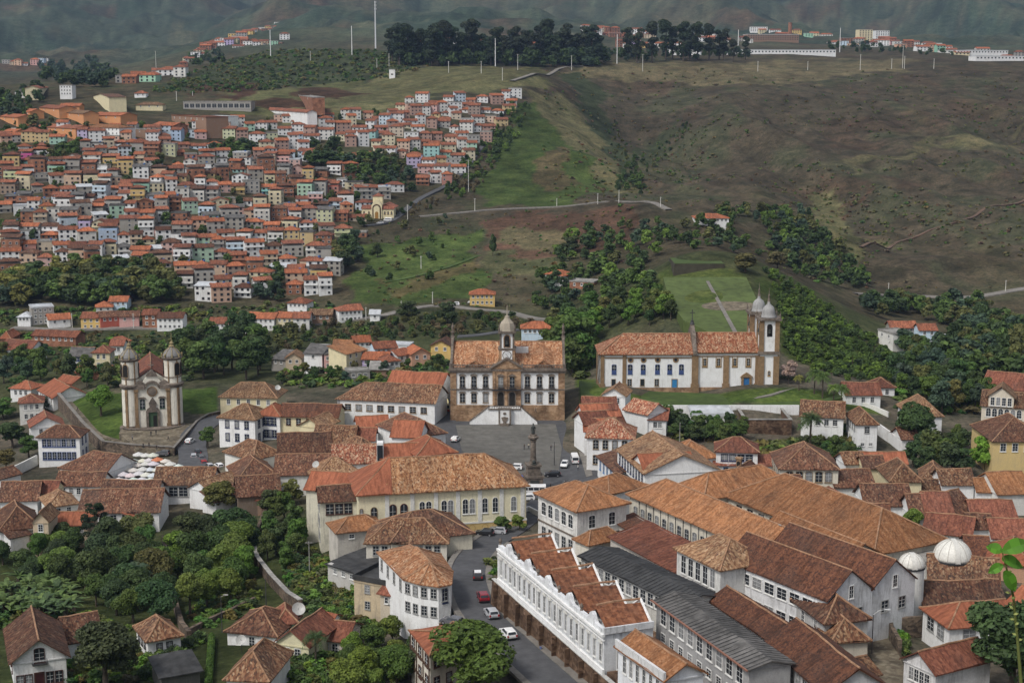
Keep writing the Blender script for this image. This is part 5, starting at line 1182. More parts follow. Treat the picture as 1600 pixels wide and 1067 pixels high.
B('black_shed', 'low shed with dark sheet roof left of the brown hip roofs', 512, 880, 562, 896, 13, 4.0, 'shed', 1.0, 'black', (.45,.44,.42), 'F3x1', zg=-.5, deep=6, corn=False, wh=1.0)
t, P = poly_house('timbered_house', 'tall old house with plain red roof and timber wall, bottom centre beside the street', [(641, 984), (672, 1022), (748, 994), (724, 976)], 0.5, 12.5, 1.8, 'new', (.62,.58,.50), [(0, 3, 2, 1.5, 2.0), (1, 4, 2, 1.2, 1.8)], 'brown', True)
d = P[1] - P[0]; L_ = float(np.hypot(d[0], d[1])); rz_ = math.atan2(d[1], d[0])
for s_ in (.02, .33, .66, .96): m = MB(); m.box(L_ * s_ - .18, L_ * s_ + .18, -.14, .02, -3, 12); link('timber_post', m.mesh('timber_post', [M_WOOD]), t, loc=(P[0][0], P[0][1], 0), rz=rz_)
for z in (2.6, 6.2, 9.6): m = MB(); m.box(0, L_, -.2, .02, z, z + .35); link('timber_beam', m.mesh('timber_beam', [M_WOOD]), t, loc=(P[0][0], P[0][1], 0), rz=rz_)
# --- bottom left houses
b = B('balcony_gable_house', 'white house with brown gable roof and small gable balcony, bottom left corner', 20, 1035, 103, 1024, 17, 5.8, 'gy', 3.9, 'brown', 'white', '', zg=3.5, deep=6, o=.8)
for s in (.12, .28, .68, .85): put_window(b.root, b.W * s, 0, 1.2, 0, 1.1, 2.0, 'q', 'brown')
put_door(b.root, b.W * .48, 0, 0, 0, 1.3, 3.2, (.05, .012, .014), 'brown'); put_window(b.root, b.W * .5, 0, 5.4, 0, 1.6, 2.4, 's', 'brown'); windows(b, 'L4x1', fc='brown', wh=2.0)
r = MB(); r.box(-1.3, 1.3, -.9, 0, -.12, 0); r.box(-1.3, 1.3, -.9, -.84, .9, .97)
for q in range(11): r.box(-1.3 + q * .255, -1.25 + q * .255, -.89, -.85, 0, .9)
link('balcony', r.mesh('balcony', [M_IRON]), b.root, loc=(b.W * .5, 0, 5.1))
B('hipped_cottage', 'small white cottage with reddish hip roof among the dark trees, lower left', 231, 1001, 282, 992, 8.5, 4.2, 'hip', 3.0, 'old', 'white', 'F2x1 L3x1', zg=.5, deep=5, fc='dark', ww=1.0, wh=1.2, top=.9)
B('hidden_house', 'white house with brown roof half hidden by the big tree, lower left', 106, 1004, 158, 996, 12, 5.0, 'gx', 3.2, 'brown', 'white', 'F2x1', zg=1, deep=5)
B('dark_shed', 'open shed with black sheet roof behind the hedge, lower left', 252, 1057, 312, 1046, 6.5, 3.0, 'shed', 1.4, 'black', (.10,.10,.09), '', zg=3.2, deep=4, corn=False)
B('garden_shelter', 'tiny orange roof shelter beside the old garden wall', 231, 902, 259, 897, 3.5, 2.6, 'shed', .9, 'new', (.25,.2,.15), '', zg=-6.5, corn=False)
B('twin_roof_house', 'white house with brown roof and satellite dish below the curved retaining wall', 355, 985, 432, 993, 11, 4.6, 'hip', 3.4, 'brown', 'white', 'F3x1', zg=-.5, deep=5)
B('lower_brown_house', 'brown mottled roof at the bottom edge beside the hedge path', 354, 1060, 418, 1064, 13, 4.5, 'hip', 4.0, 'old', 'white', '', zg=3.5, deep=5)
B('cream_cottage', 'pale yellow cottage with red roof beside the palm, lower centre left', 431, 1003, 482, 1010, 12, 4.6, 'gy', 3.0, 'red', (.66,.62,.42), 'F2x1', zg=1, deep=6)
B('red_terrace_house', 'low house with long red-tiled roof right of the satellite dish', 478, 996, 540, 1001, 9, 3.6, 'gx', 2.2, 'red', (.55,.5,.45), 'F3x1', zg=.5, deep=5)
B('tiny_shrine', 'tiny white hut with orange roof and yellow door', 502, 965, 519, 968, 2.6, 4.0, 'gx', 1.0, 'new', 'white', 'F1x1', zg=-.5, fc='ochre', wh=2.2, caps=False)
B('green_gable_house', 'pale green house with red roof behind the cream cottage', 433, 974, 462, 972, 7, 4.6, 'hip', 2.4, 'red', 'mint', 'F2x1', zg=0)
# --- right of the square
B('street_corner_house', 'white house with mottled red roof and arched balcony windows right of the square', 917, 683, 990, 685, 13, 9.2, 'hip', 4.4, 'mott', 'white', 'F4x2s', fc='stone', zg=.5, ww=1.4, wh=2.5, sh=4.4, deep=6)
b = B('long_balcony_house', 'white colonial house with tan roof and long balcony, right of the square', 965, 702, 1008, 740, 20, 9.5, 'gx', 4.6, 'tan', 'white', 'F9x2', fc='dblue', zg=1, ww=1.1, wh=2.6, sh=4.4, deep=7)
fbox(b, 'long_balcony', 'F', 0, b.W, 4.7, 4.95, 1.0, M_IRON); fbox(b, 'balcony_rail', 'F', 0, b.W, 5.8, 5.9, .98, M_IRON, inn=.92)
for k_ in range(26): fbox(b, 'baluster', 'F', b.W * k_ / 26, b.W * k_ / 26 + .05, 4.95, 5.8, .97, M_IRON, inn=.92)
B('low_doorway_house', 'low house with brown roof and white raking parapet below the long balcony', 934, 712, 965, 740, 7, 5.5, 'shed', 2.0, 'brown', 'white', 'F5x1', fc='azure', zg=.5, deep=5, wh=2.4, ww=1.0)
B('orange_gable_house', 'house with bright orange roof plane beside the long balcony house', 1010, 741, 1088, 737, 14, 8.5, 'gx', 3.8, 'new', 'white', '', zg=1.5, deep=7)
for k_, (xl, yl, xr, yr, l) in enumerate([(912, 640, 962, 640, 'highest'), (913, 652, 968, 650, 'second highest'), (914, 664, 975, 660, 'third highest'), (914, 674, 962, 674, 'lowest')]):
 B('stepped_lane_house', f'{l} of the narrow red-roofed houses stepping up the cobbled lane', xl, yl, xr, yr, 10, 6.0, 'gx', 3.0, 'red' if k_ % 2 == 0 else 'new', 'white', '', zg=[6, 4.5, 3, 1.5][k_], deep=6, group='narrow houses along the lane')
B('lawn_cottage', 'little white cottage with tan gable beside the church lawn', 941, 617, 977, 619, 9, 5.2, 'gy', 2.6, 'tan', 'white', 'F2x1', zg=6, deep=6)
B('mottled_back_house', 'house with mottled red roof just below the church lawn wall', 976, 640, 1012, 648, 9, 5.5, 'gx', 3.0, 'mott', 'white', '', zg=3, deep=6)
B('white_block_house', 'white house with red roof and roof junk right of the mottled roofs', 1014, 655, 1041, 656, 8, 5.5, 'shed', 2.0, 'red', 'white', 'F2x1', zg=1.5, deep=6)
B('blue_gate_building', 'modern white flat-roofed building with blue gate below the church wall', 1082, 650, 1146, 650, 12, 5.0, 'flat', .7, 'metal', 'white', '', zg=1.5, cat='building', deep=6)
p = at_z(1131, 664, 1.5); t = root('blue_gate', 'bright blue metal gate in the white wall below the church', 'gate', tuple(p)); mb = MB(); mb.box(-1.8, 1.8, -.5, -.3, 0, 4.0)
for k_ in range(6): mb.box(-1.7 + k_ * .6, -1.6 + k_ * .6, -.56, -.5, .1, 3.9)
part(t, 'leaf', mb, M_PAINT, (.03, .06, .26))
p0, p1 = at_z(1166, 690, 0), at_z(1240, 690, 0); t = root('walled_yard', 'roofless brown masonry yard with orange coping right of the blue gate', 'yard', tuple(p0)); W_ = p1[0] - p0[0]
m = MB(); m.ring(0, W_, 4, 26, -4, 6.0, .6); part(t, 'masonry', m, M_BROWNWALL); m = MB(); m.ring(-.2, W_ + .2, 3.8, 26.2, 6.0, 6.25, 1.0); part(t, 'coping', m, ROOF['slab'], None); m = MB(); m.box(.6, W_ - .6, 4.6, 25.4, -2, .6); part(t, 'earth_floor', m, M_DIRT)
m = MB(); m.box(W_ * .72, W_ * .92, 25.2, 25.35, .6, 5.4); part(t, 'dark_gate', m, M_DARK); m = MB(); m.lathe([(5, .5), (3.6, 1.4), (1.6, 2.6), (.2, 3.1)], 9, W_ * .68, 12); part(t, 'rubble_heap', m, M_WALK); m = MB(); m.lathe([(1.2, .6), (1.3, 1.6), (.8, 2.2), (.1, 2.5)], 8, W_ * .72, 7); part(t, 'blue_tarpaulin', m, M_PAINT, (.05, .25, .5))
B('tan_block_house', 'house with plain tan roof left of the red-roofed blue-window house', 1058, 718, 1122, 714, 12, 6.5, 'hip', 3.6, 'orange', 'white', '', zg=2, deep=6)
B('blue_shutter_house', 'white house with red hip roof and four blue windows behind the palace', 1119, 705, 1184, 707, 10, 8.5, 'hip', 3.0, 'red', 'white', 'F4x1', fc='dblue', zg=2, ww=1.7, wh=1.7, deep=6)
B('red_veranda', 'wide red tiled veranda roof below the four blue windows', 1118, 726, 1206, 727, 6, 5.0, 'shed', 1.6, 'red', 'white', 'F4x1', fc='azure', zg=2, deep=5)
B('palm_house', 'white house with mottled roof behind the dark palm', 1252, 650, 1318, 653, 12, 6.5, 'gx', 3.8, 'old', 'white', 'F4x1', zg=2.0, ww=1.3, deep=6)
b = B('white_villa', 'white two-storey villa with small tan roof above the garden hedge', 1339, 663, 1371, 663, 14, 8.5, 'hip', 3.2, 'old', 'white', 'F1x1 L4x1', zg=0, ww=1.3, deep=6, fc='grey')
for s in (.3, .7): put_window(b.root, b.W * s, 0, 2.0, 0, 1.0, .8)
windows(b, 'L4x1', top=4.6, ww=1.2, wh=1.8)
B('blue_window_villa', 'white house with large tan hip roof and small blue windows in the right', 1424, 650, 1472, 650, 16, 7.2, 'hip', 4.6, 'tan', 'white', 'F1x1 L3x1', fc='azure', zg=1, wh=2.2, deep=6)
B('low_brown_house', 'low white house with plain brown roof below the blue-window villa', 1410, 686, 1456, 685, 9, 4.0, 'gx', 2.6, 'brown', 'white', 'F3x1', zg=0, deep=5)
B('wood_edge_house', 'house with orange-brown roof at the edge of the wood right of the palms', 1322, 617, 1376, 617, 11, 5.5, 'gx', 3.2, 'red', 'white', 'F3x1', zg=3, deep=6)
B('hidden_roof_house', 'small roof peeping from the wood right of the palms', 1362, 605, 1398, 605, 8, 5, 'hip', 2.8, 'red', 'white', 'F2x1', zg=2, deep=6)
b = B('ornate_gable_house', 'ornate cream house with arched gable windows at the right edge', 1534, 633, 1604, 638, 14, 8.5, 'gx', 3.6, 'old', (.62,.56,.46), 'F6x1a', zg=0.5, ww=1.4, wh=2.6, fc='white', deep=6)
mb = MB(); mb.box(2.0, 9.5, -.6, 6, b.H - .2, b.H + 3.4); mb.prism([(2, b.H + 3.4), (9.5, b.H + 3.4), (5.75, b.H + 6.0)], -.6, 6); gb = part(b.root, 'gable_bay', mb, M_WALL, (.62,.56,.46))
for s in (3.2, 4.9, 6.6, 8.3): put_window(b.root, s, -.6, b.H + .4, 0, 1.1, 2.5, 'q', 'white')
r = MB(); slope(r, (10.3, -1.2, b.H + 3.0), (10.3, 8, b.H + 3.0), (5.75, 8, b.H + 6.6), (5.75, -1.2, b.H + 6.6), 0); slope(r, (1.2, 8, b.H + 3.0), (1.2, -1.2, b.H + 3.0), (5.75, -1.2, b.H + 6.6), (5.75, 8, b.H + 6.6), 0); part(b.root, 'gable_roof', r, ROOF['tan'])
B('orange_rear_house', 'house with orange roof at the right edge beyond the ornate gable', 1535, 604, 1612, 612, 16, 6.0, 'gx', 4.4, 'red', 'cream', '', zg=0, deep=6)
B('yellow_villa', 'yellow house with large brown hip roof at the right edge', 1552, 689, 1640, 689, 20, 10.5, 'hip', 5.4, 'brown', (.58,.44,.20), 'F4x1', zg=-2, ww=1.5, wh=2.2, fc='white', deep=6)
b = B('five_window_house', 'cream house with five arched windows and big brown hip roof', 1219, 732, 1310, 733, 17, 9.6, 'hip', 5.0, 'brown', (.64,.60,.50), 'F5x1s L4x1s', zg=.5, ww=1.7, wh=2.7, fc='stone', deep=6)
for a in [
 ('red_brown_house', 'brown-roofed house right of the five arched windows', 1306, 761, 1366, 760, 12, 5.5, 'gx', 3.2, 'brown', 'offw', '', 0),
 ('white_gable_house', 'small white house with brown roof above the red-brown roof', 1322, 725, 1352, 724, 8, 6.0, 'gx', 2.4, 'old', 'white', 'F2x1', 0),
 ('long_orange_house', 'low white house with long bright orange roof below the white villa', 1350, 724, 1416, 724, 8, 5.5, 'gx', 2.4, 'new', 'white', 'F2x1', -1),
 ('cream_terrace_house', 'narrow cream house wall beside the hip-roofed house', 1351, 731, 1382, 731, 9, 6.5, 'gx', 2.4, 'brown', 'cream', 'F2x1', 0),
 ('hip_corner_house', 'cream house with tan-brown hip roof and tall windows in the right middle', 1392, 752, 1440, 752, 14, 7.5, 'hip', 4.0, 'old', 'cream', 'F4x1 L3x1', 0),
 ('brown_yard_house', 'brown roof behind the white three-window house', 1440, 748, 1478, 750, 10, 5.5, 'hip', 3.4, 'old', 'offw', '', 0),
 ('white_three_window_house', 'small white house with three windows and brown roof in the right middle', 1473, 757, 1522, 757, 10, 6.5, 'gx', 3.0, 'old', 'white', 'F3x1', 0),
 ('orange_cluster_house', 'white house with orange-tan roof at right, below the yellow villa', 1528, 768, 1572, 769, 9, 5.5, 'gx', 2.6, 'orange', 'white', 'F3x1', 0),
 ('right_edge_orange_house', 'orange gable-roofed house at the right edge below the yellow villa', 1560, 772, 1612, 770, 14, 6.0, 'gx', 4.0, 'orange', 'offw', '', 0),
 ('low_brown_street_house', 'low brown roof in front of the hip-roofed corner house', 1440, 767, 1478, 767, 6, 4.5, 'gx', 2.4, 'old', 'offw', '', 0),
 ('dark_brown_gable_house', 'dark red-brown roof behind the palace, left of the pitted orange roof', 1200, 781, 1262, 778, 14, 6.5, 'gx', 4.2, 'dark', 'white', '', 2),
 ('pitted_orange_house', 'house with large reddish roof dotted with small vents', 1300, 818, 1352, 792, 20, 7.0, 'gx', 3.4, 'red', 'white', 'L4x1', 2),
 ('blue_patch_house', 'long brown roof with white raking parapet and blue wall patch', 1353, 790, 1425, 790, 12, 6.0, 'gx', 4.0, 'brown', 'white', 'F4x1', 2),
 ('dark_gable_house', 'small house with dark brown gable roof and skylights', 1334, 818, 1390, 820, 11, 5.5, 'gx', 3.6, 'dark', 'white', '', 2),
 ('narrow_brown_house', 'narrow brown roof left of the white parapet', 1425, 806, 1448, 806, 11, 6.0, 'gx', 4.0, 'brown', 'white', 'F1x1', 2),
 ('skylight_house', 'cream house with red roof, square white skylight and white parapet', 1450, 806, 1489, 806, 12, 6.0, 'gx', 4.4, 'red', 'cream', 'F3x1', 2),
 ('mottled_slope_house', 'dark mottled roof right of the red skylight roof', 1486, 808, 1526, 800, 13, 5.5, 'gx', 4.2, 'brown', 'offw', '', 2),
 ('red_flat_house', 'wide low house with plain red roof near the right edge', 1524, 816, 1590, 817, 15, 5.0, 'gx', 3.6, 'red', 'white', 'F4x1', 2),
 ('red_slope_house', 'red tiled roof running down behind the large dome', 1444, 830, 1516, 838, 12, 4.5, 'gx', 3.0, 'red', 'white', '', 3),
 ('grey_roof_cottage', 'small white cottage with grey-brown roof above the orange right-edge roof', 1518, 826, 1552, 826, 8, 5.5, 'gx', 2.6, 'brown', 'white', 'F2x1', 2),
 ('red_long_house', 'red roof strip below the wide red house at the right', 1552, 840, 1612, 842, 12, 4.5, 'gx', 3.0, 'red', 'white', '', 2.5),
 ('bright_orange_house', 'house with smooth bright orange roof at the right edge behind the leafy twig', 1543, 876, 1615, 884, 13, 5.5, 'hip', 3.4, 'new', (.5,.3,.2), '', 4),
 ('dark_slope_house', 'dark roof between the large dome and the bright orange roof', 1512, 872, 1546, 874, 14, 4.5, 'gx', 3.2, 'dark', 'white', '', 4)]:
 B(*a[:11], a[11] or 'F3x1 R2x1', zg=a[-1], deep=7)
def seams(b):
 m = MB(); n = int(b.W / 1.1)
 for k in range(n + 1):
  x = b.W * k / n
  for y0, y1, z0, z1 in ((-.6, b.D / 2, b.H, b.H + b.rise), (b.D + .6, b.D / 2, b.H, b.H + b.rise)): m.tube((x, y0, z0 + .06), (x, y1, z1 + .06), .05, n=4)
 stuff(link('sheet_seams', m.mesh('sheet_seams', [M_IRON]), b.roof))
# --- palace of the mining school, right foreground
def palace():
 Z0, H = 6.5, 9.5
 A = at_z(984, 772, Z0 + H); E = at_z(1142, 841, Z0 + H); d = E - A; rz = math.atan2(d[1], d[0])
 t = root('palace', 'sprawling old palace with continuous orange tile roofs around a courtyard slit', 'palace', (A[0], A[1], Z0), rz)
 L, Wd = 62.0, 38.0
 def wing(nm, x0, x1, y0, y1, h, kind, rise, w='white', grimy=True):
  wm = wall_mesh(x1 - x0, y1 - y0, h, kind, rise, 6); o = part(t, 'wall', wm, M_WALLOLD if grimy else M_WALL, (.60, .56, .47) if grimy else WC['white']); o.location = (x0, y0, 0)
  rm, ln = roof_mesh(x1 - x0, y1 - y0, h, kind, rise, .8); r = part(t, 'roof', rm, ROOF['orange']); r.location = (x0, y0, 0)
  c = MB()
  for p, q in ln: c.tube(p, q, .18)
  link('ridge_cap', c.mesh('ridge_cap', [M_CAPS]), r)
  return o
 wing('front', 0, L, 0, 12.5, H, 'hip', 4.2)
 wing('left', .6, 12.5, 12.0, Wd, H + .3, 'hip', 4.2); wing('back', 12.0, L - .6, 18.5, Wd, H + .25, 'hip', 6.0)
 wing('right', L - 26, L - .8, 11.5, 19.5, H + .35, 'gx', 2.6); 
 for k in range(13):
  put_window(t, 2.6 + k * 2.9, 0, H - 4.9, 0, 1.3, 2.6, 's', 'grey'); 
  pl = MB(); pl.box(4.0 + k * 2.9, 4.15 + k * 2.9, -.12, .02, -4, H - .5); part(t, 'downpipe', pl, M_IRON)
 for k in range(5): put_window(t, 17 + k * 4, 18.5, H - 3.2, 0, 1.6, 2.2, 'q', 'dark')
 for x, y in ((14, 31.5), (30, 31.5), (47, 6)):
  c = MB(); c.box(x - .4, x + .4, y - .1, y + .1, H + 4.2, H + 4.4); c.box(x - .3, x + .3, y - 6, y - .2, H + .6, H + .7) if False else None; part(t, 'roof_vent', c, M_CONC)
palace()
b = B('corner_palace_wing', 'grey-white two-storey palace wing with orange hip roof facing the square', 841, 770, 902, 798, 13, 12.5, 'hip', 3.6, 'orange', (.66,.65,.62), 'F5x1s', zg=4, cat='building', old=True, ww=1.8, wh=2.9, top=1.6, fc='white', deep=7, o=.9, base=1.0)
windows(b, 'F5x1', top=7.4, ww=1.5, wh=2.5, fc='grey'); windows(b, 'R2x1s', top=1.6, ww=1.6, wh=2.8)
fbox(b, 'string_course', 'F', -.1, b.W + .1, 6.1, 6.45, .18, M_STONED); fbox(b, 'string_course', 'R', -.1, b.D, 6.1, 6.45, .18, M_STONED)
B('palace_gatehouse', 'white block with orange hip roof between the palace and the square', 903, 758, 952, 772, 13, 8.0, 'hip', 2.8, 'orange', 'white', 'F3x1', zg=3, cat='building', deep=6, ww=1.2)
B('palace_lean_to', 'small tan-roofed lean-to at the foot of the corner palace wing', 899, 842, 920, 851, 9, 5.0, 'hip', 2.2, 'orange', (.6,.57,.5), '', zg=7, cat='building', deep=6)
B('brown_long_roof', 'long weathered brown roof under the palace wall', 960, 813, 1050, 866, 4.5, 5.0, 'shed', 1.2, 'dark', (.45,.42,.38), '', zg=7, cat='building', deep=6, corn=False)
B('red_workshop', 'red-tiled workshop roof with skylight panes between palace and black roof', 954, 838, 1058, 894, 9, 6.2, 'shed', 2.2, 'red', (.45,.42,.38), '', zg=8, cat='building', deep=6, corn=False)
b = B('black_roofed_workshop', 'long workshop with dark grey sheet roof and glazed side', 908, 868, 1065, 944, 8.5, 6.0, 'gx', 1.2, 'black', (.58,.57,.53), 'F13x1', zg=14.5, cat='building', old=True, deep=6, fc='white', ww=1.6, wh=2.2, caps=False)
seams(b)
b = B('five_tall_window_building', 'grey-white building with five tall windows and tan hip roof', 1058, 857, 1126, 890, 12, 9.0, 'hip', 3.6, 'tan', (.62,.62,.60), 'F5x1', zg=12, cat='building', old=True, deep=6, fc='white', ww=1.5, wh=3.4)
windows(b, 'R1x1', ww=1.1, wh=2.4)
# twin-gabled school building
def twin():
 Z0, H = 10.5, 10.0
 A = at_z(1293, 938, Z0 + H); E = at_z(1430, 903, Z0 + H); d = E - A; W = float(np.hypot(d[0], d[1])); rz = math.atan2(d[1], d[0])
 t = root('twin_gabled_building', 'big white building with two parallel brown gable roofs', 'building', (A[0], A[1], Z0), rz)
 D = 27.0; m = W / 2
 for k in range(2):
  w = wall_mesh(m, D, H, 'gy', 4.6, 8); o = part(t, 'wall', w, M_WALLOLD if k else M_WALLOLD, (.64, .65, .66)); o.location = (k * m + (.002 if k else 0), 0, 0)
  r, ln = roof_mesh(m, D, H, 'gy', 4.6, .35); ro = part(t, 'roof', r, ROOF['dark']); ro.location = (k * m, 0, 0)
  c = MB()
  for p, q in ln: c.tube(p, q, .15)
  link('ridge_cap', c.mesh('ridge_cap', [M_CAPS]), ro)
  put_window(t, m * k + m * .52, 0, H - .6, 0, 1.0, 2.2, 'q', 'white'); put_window(t, m * k + m * .7, 0, H - 4.8, 0, 1.6, 2.0, 'q', 'grey'); put_window(t, m * k + m * .3, 0, H - 4.8, 0, 1.6, 2.0, 'q', 'grey')
 for r_ in range(2):
  for k in range(8): put_window(t, 0, D - 2.4 - k * 3.3, H - 3.1 - 4.4 * r_, -math.pi / 2, 2.4, 2.0, 'q', 'white')
twin()
B('small_hip_building', 'grey-walled building with brown hip roof before the twin gables', 1290, 973, 1356, 966, 12, 8.0, 'hip', 3.4, 'brown', (.46,.46,.45), 'L2x1', zg=10, cat='building', old=True, deep=6, fc='white', wh=2.2)
B('lower_hip_building', 'beige-walled building with lower reddish hip roof beside the small street', 1301, 1002, 1356, 999, 10, 8.5, 'hip', 3.0, 'old', (.52,.48,.40), 'L3x1', zg=7.5, cat='building', deep=6, fc='white', wh=1.6)
B('long_brown_building', 'long grey building with plain brown gable roof at the bottom edge', 1200, 1003, 1290, 1083, 10, 9.0, 'gx', 3.6, 'dark', (.52,.53,.54), 'F8x1', zg=12, cat='building', old=True, deep=6, fc='grey', wh=2.4, ww=1.2)
B('brown_strip_building', 'narrow reddish-brown roof beside the grey workshop roof', 1112, 938, 1205, 1000, 6.5, 7.0, 'gx', 2.2, 'dark', (.5,.5,.5), 'F6x1', zg=13, cat='building', old=True, deep=6)
b = B('grey_long_workshop', 'long grey stained building with grey sheet roof and white sash windows, bottom right', 1026, 938, 1171, 1044, 7.2, 8.5, 'gx', 1.0, 'grey2' if False else 'grey', (.36,.36,.36), 'F9x1', zg=13.5, cat='building', old=True, deep=8, fc='white', ww=1.9, wh=2.6, caps=False)
windows(b, 'F9x1', top=5.0, ww=1.5, wh=1.4, fc='white')
seams(b)
fbox(b, 'red_gutter', 'F', -.7, b.W + .7, b.H - .12, b.H + .1, .9, M_PAINT, (.24, .11, .07), inn=.62)
B('small_tiled_shed', 'small tan-roofed shed beside the small street, bottom right', 1330, 1062, 1372, 1052, 7, 4.5, 'gx', 2.0, 'old', (.5,.45,.4), '', zg=10, deep=5)
# white pedimented school building on the retaining wall: five gables side by side
def sawtooth():
 Z0, H = 13.2, 6.6
 A = at_z(780, 856, Z0 + H); E = at_z(944, 990, Z0 + H); d = E - A; W = float(np.hypot(d[0], d[1])); rz = math.atan2(d[1], d[0])
 t = root('five_gabled_school', 'long white ornate school building with five parallel brown roofs on the brown retaining wall', 'building', (A[0], A[1], Z0), rz)
 D = 9.0; n = 5; m = W / n
 w = MB(); w.box(0, W, 0, D, -.6, H); part(t, 'wall', w, M_WALLOLD, (.62, .635, .65))
 for k in range(n):
  x0 = k * m
  r, ln = roof_mesh(m, D - .8, H, 'gy', 2.7, .02); ro = part(t, 'roof', r, ROOF['dark2']); ro.location = (x0, .8, 0); c = MB(); ridge(c, (m / 2, 0, H + 3.3), (m / 2, D - .8, H + 3.3), .2); link('ridge_cap', c.mesh('ridge_cap', [M_CAPS]), ro)
  c = MB(); c.box(-.25, .25, 0, D - .8, H - .1, H + .3); link('valley_shadow_line', c.mesh('valley_shadow_line', [M_IRON]), ro)  # dark strip laid in the valley as the shadow line between roof bays
  g = MB(); g.face([(x0, D, H), (x0 + m / 2, D, H + 3.1), (x0 + m, D, H)][::-1]); part(t, 'rear_gable', g, M_WALL, WC['offw'])
  pts = [(x0, H), (x0 + m, H), (x0 + m, H + .75), (x0 + m * .68, H + .75), (x0 + m * .62, H + 1.1), (x0 + m * .57, H + 1.9), (x0 + m * .5, H + 2.3), (x0 + m * .43, H + 1.9), (x0 + m * .38, H + 1.1), (x0 + m * .32, H + .75), (x0, H + .75)]
  g = MB(); g.prism(pts, -.15, .55); part(t, 'scrolled_gable', g, M_WALLOLD, (.70, .72, .74))
  u = MB(); u.lathe([(.3, H + .7), (.2, H + 1.1), (.38, H + 1.5), (.12, H + 2.0)], 8, x0 + .1, .2); part(t, 'finial', u, M_STONED); v_ = MB(); v_.path([(x0 + .1, D, H + .05), (x0 + m / 2, D, H + 3.35), (x0 + m - .1, D, H + .05)], .22, 5); part(t, 'verge', v_, M_WALL, WC['white'])
  for q in range(4):
   xx = x0 + m * (q + .5) / 4; put_window(t, xx, 0, 1.5, 0, .85, 3.0, 's', 'white')
   h = MB(); h.prism([(-.75, 0), (.75, 0), (.6, .35), (0, .65), (-.6, .35)], -.3, 0); link('window_hood', h.mesh('window_hood', [M_WALL]), t, WC['offw'], loc=(xx, 0, 4.75))
  p = MB(); p.box(x0 - .25, x0 + .25, -.25, .02, -.5, H); part(t, 'pilaster', p, M_WALL, WC['white'])
 c = MB(); c.box(-.3, W + .3, -.5, .02, H - .45, H - .02); c.box(-.3, W + .3, -.35, .02, H - 1.2, H - 1.0); c.box(-.3, W + .3, -.4, .02, -.6, .5); part(t, 'cornice', c, M_WALL, WC['white'])
 e = MB(); e.box(W - .02, W + .35, -.1, D, H - .02, H + 1.1); part(t, 'end_parapet', e, M_WALLOLD, (.60, .61, .62)); put_window(t, W, 3.2, .2, math.pi / 2, 1.5, 3.8, 'd', 'white')
 # the retaining wall below it is a thing of its own
 q = root('retaining_wall', 'tall stained brown stone retaining wall under the white five-gabled building', 'wall', (A[0], A[1], Z0), rz)
 z = MB(); z.box(-3, W + 26, .6, 40, -16, -.05); terr = part(q, 'terrace_fill', z, M_BROWNWALL)
 z = MB(); z.face([(-3, -.35, -.62), (W + 26, -.35, -.62), (W + 26, -1.2, -16), (-3, -1.2, -16)][::-1]); z.face([(-3, -.35, -.62), (W + 26, -.35, -.62), (W + 26, .62, -.62), (-3, .62, -.62)]); z.face([(-3, -.35, -.62), (-3, .62, -.62), (-3, .62, -16), (-3, -1.6, -16)]); part(q, 'battered_face', z, M_BROWNWALL)
 for k in range(int((W + 20) / 6)):
  z = MB(); x = k * 6.0; z.prism([(x, -9), (x + .3, -9), (x + .3, -.7), (x, -.7)], -1.35, -.5); part(q, 'buttress', z, M_BROWNWALL)
 z = MB(); z.box(-3, W + 26, -.5, .3, -.62, -.45); part(q, 'coping', z, M_WALLOLD, (.5, .5, .48))
ROOF['dark2'] = tiles('roof_tiles_flat_brown', [(0.13,0.05,0.028),(0.19,0.075,0.038),(0.235,0.095,0.048),(0.27,0.12,0.065)], cell=(0.7, 0.45), lichen=0.3, vary=.15)
sawtooth()
b = B('small_pediment_school', 'small white building with orange roof and balustrade at the bottom edge', 966, 1010, 1040, 1062, 6.6, 8.0, 'gx', 2.2, 'orange', (.72,.74,.77), 'F6x1s', zg=13.5, cat='building', deep=7, ww=.9, wh=2.8)
fbox(b, 'parapet', 'F', -.2, b.W + .2, b.H - .2, b.H + 1.3, .5, M_WALLOLD, (.62,.62,.62), inn=.05)
# --- observatory domes
def dome(name, label, px, py, z, r, h):
 p = at_z(px, py, z); t = root(name, label, 'observatory', (p[0], p[1], z - h))
 m = MB(); m.lathe([(r * .97, -6), (r * .97, h)], 28); part(t, 'drum', m, M_WALL, WC['offw'])
 m = MB(); m.lathe([(r * 1.04, h - .25), (r * 1.04, h + .1)], 28); part(t, 'rail', m, M_IRON)
 d = MB(); d.lathe([(r * math.cos(a * math.pi / 24), h + .05 + r * math.sin(a * math.pi / 24)) for a in range(12)] + [(.05, h + r + .05)], 28); part(t, 'dome', d, M_PAINT, (.66, .65, .60), True)
 for k in range(12):
  an = k * math.pi / 6; s = MB(); s.path([(1.012 * r * math.cos(a * math.pi / 20) * math.cos(an), 1.012 * r * math.cos(a * math.pi / 20) * math.sin(an), h + .05 + 1.012 * r * math.sin(a * math.pi / 20)) for a in range(10)], .045, 4); part(t, 'dome_rib', s, M_PAINT, (.42, .40, .36))
 s = MB(); q = [(1.03 * r * math.cos(a * math.pi / 20), h + .05 + 1.03 * r * math.sin(a * math.pi / 20)) for a in range(12)]
 for i in range(11): s.face([(-.5, -q[i][0], q[i][1]), (.5, -q[i][0], q[i][1]), (.5, -q[i+1][0], q[i+1][1]), (-.5, -q[i+1][0], q[i+1][1])])
 part(t, 'shutter', s, M_PAINT, (.58, .57, .53))
 return t
dome('large_observatory', 'larger white observatory dome on the right', 1488, 872, 15.0, 3.9, 6.0)
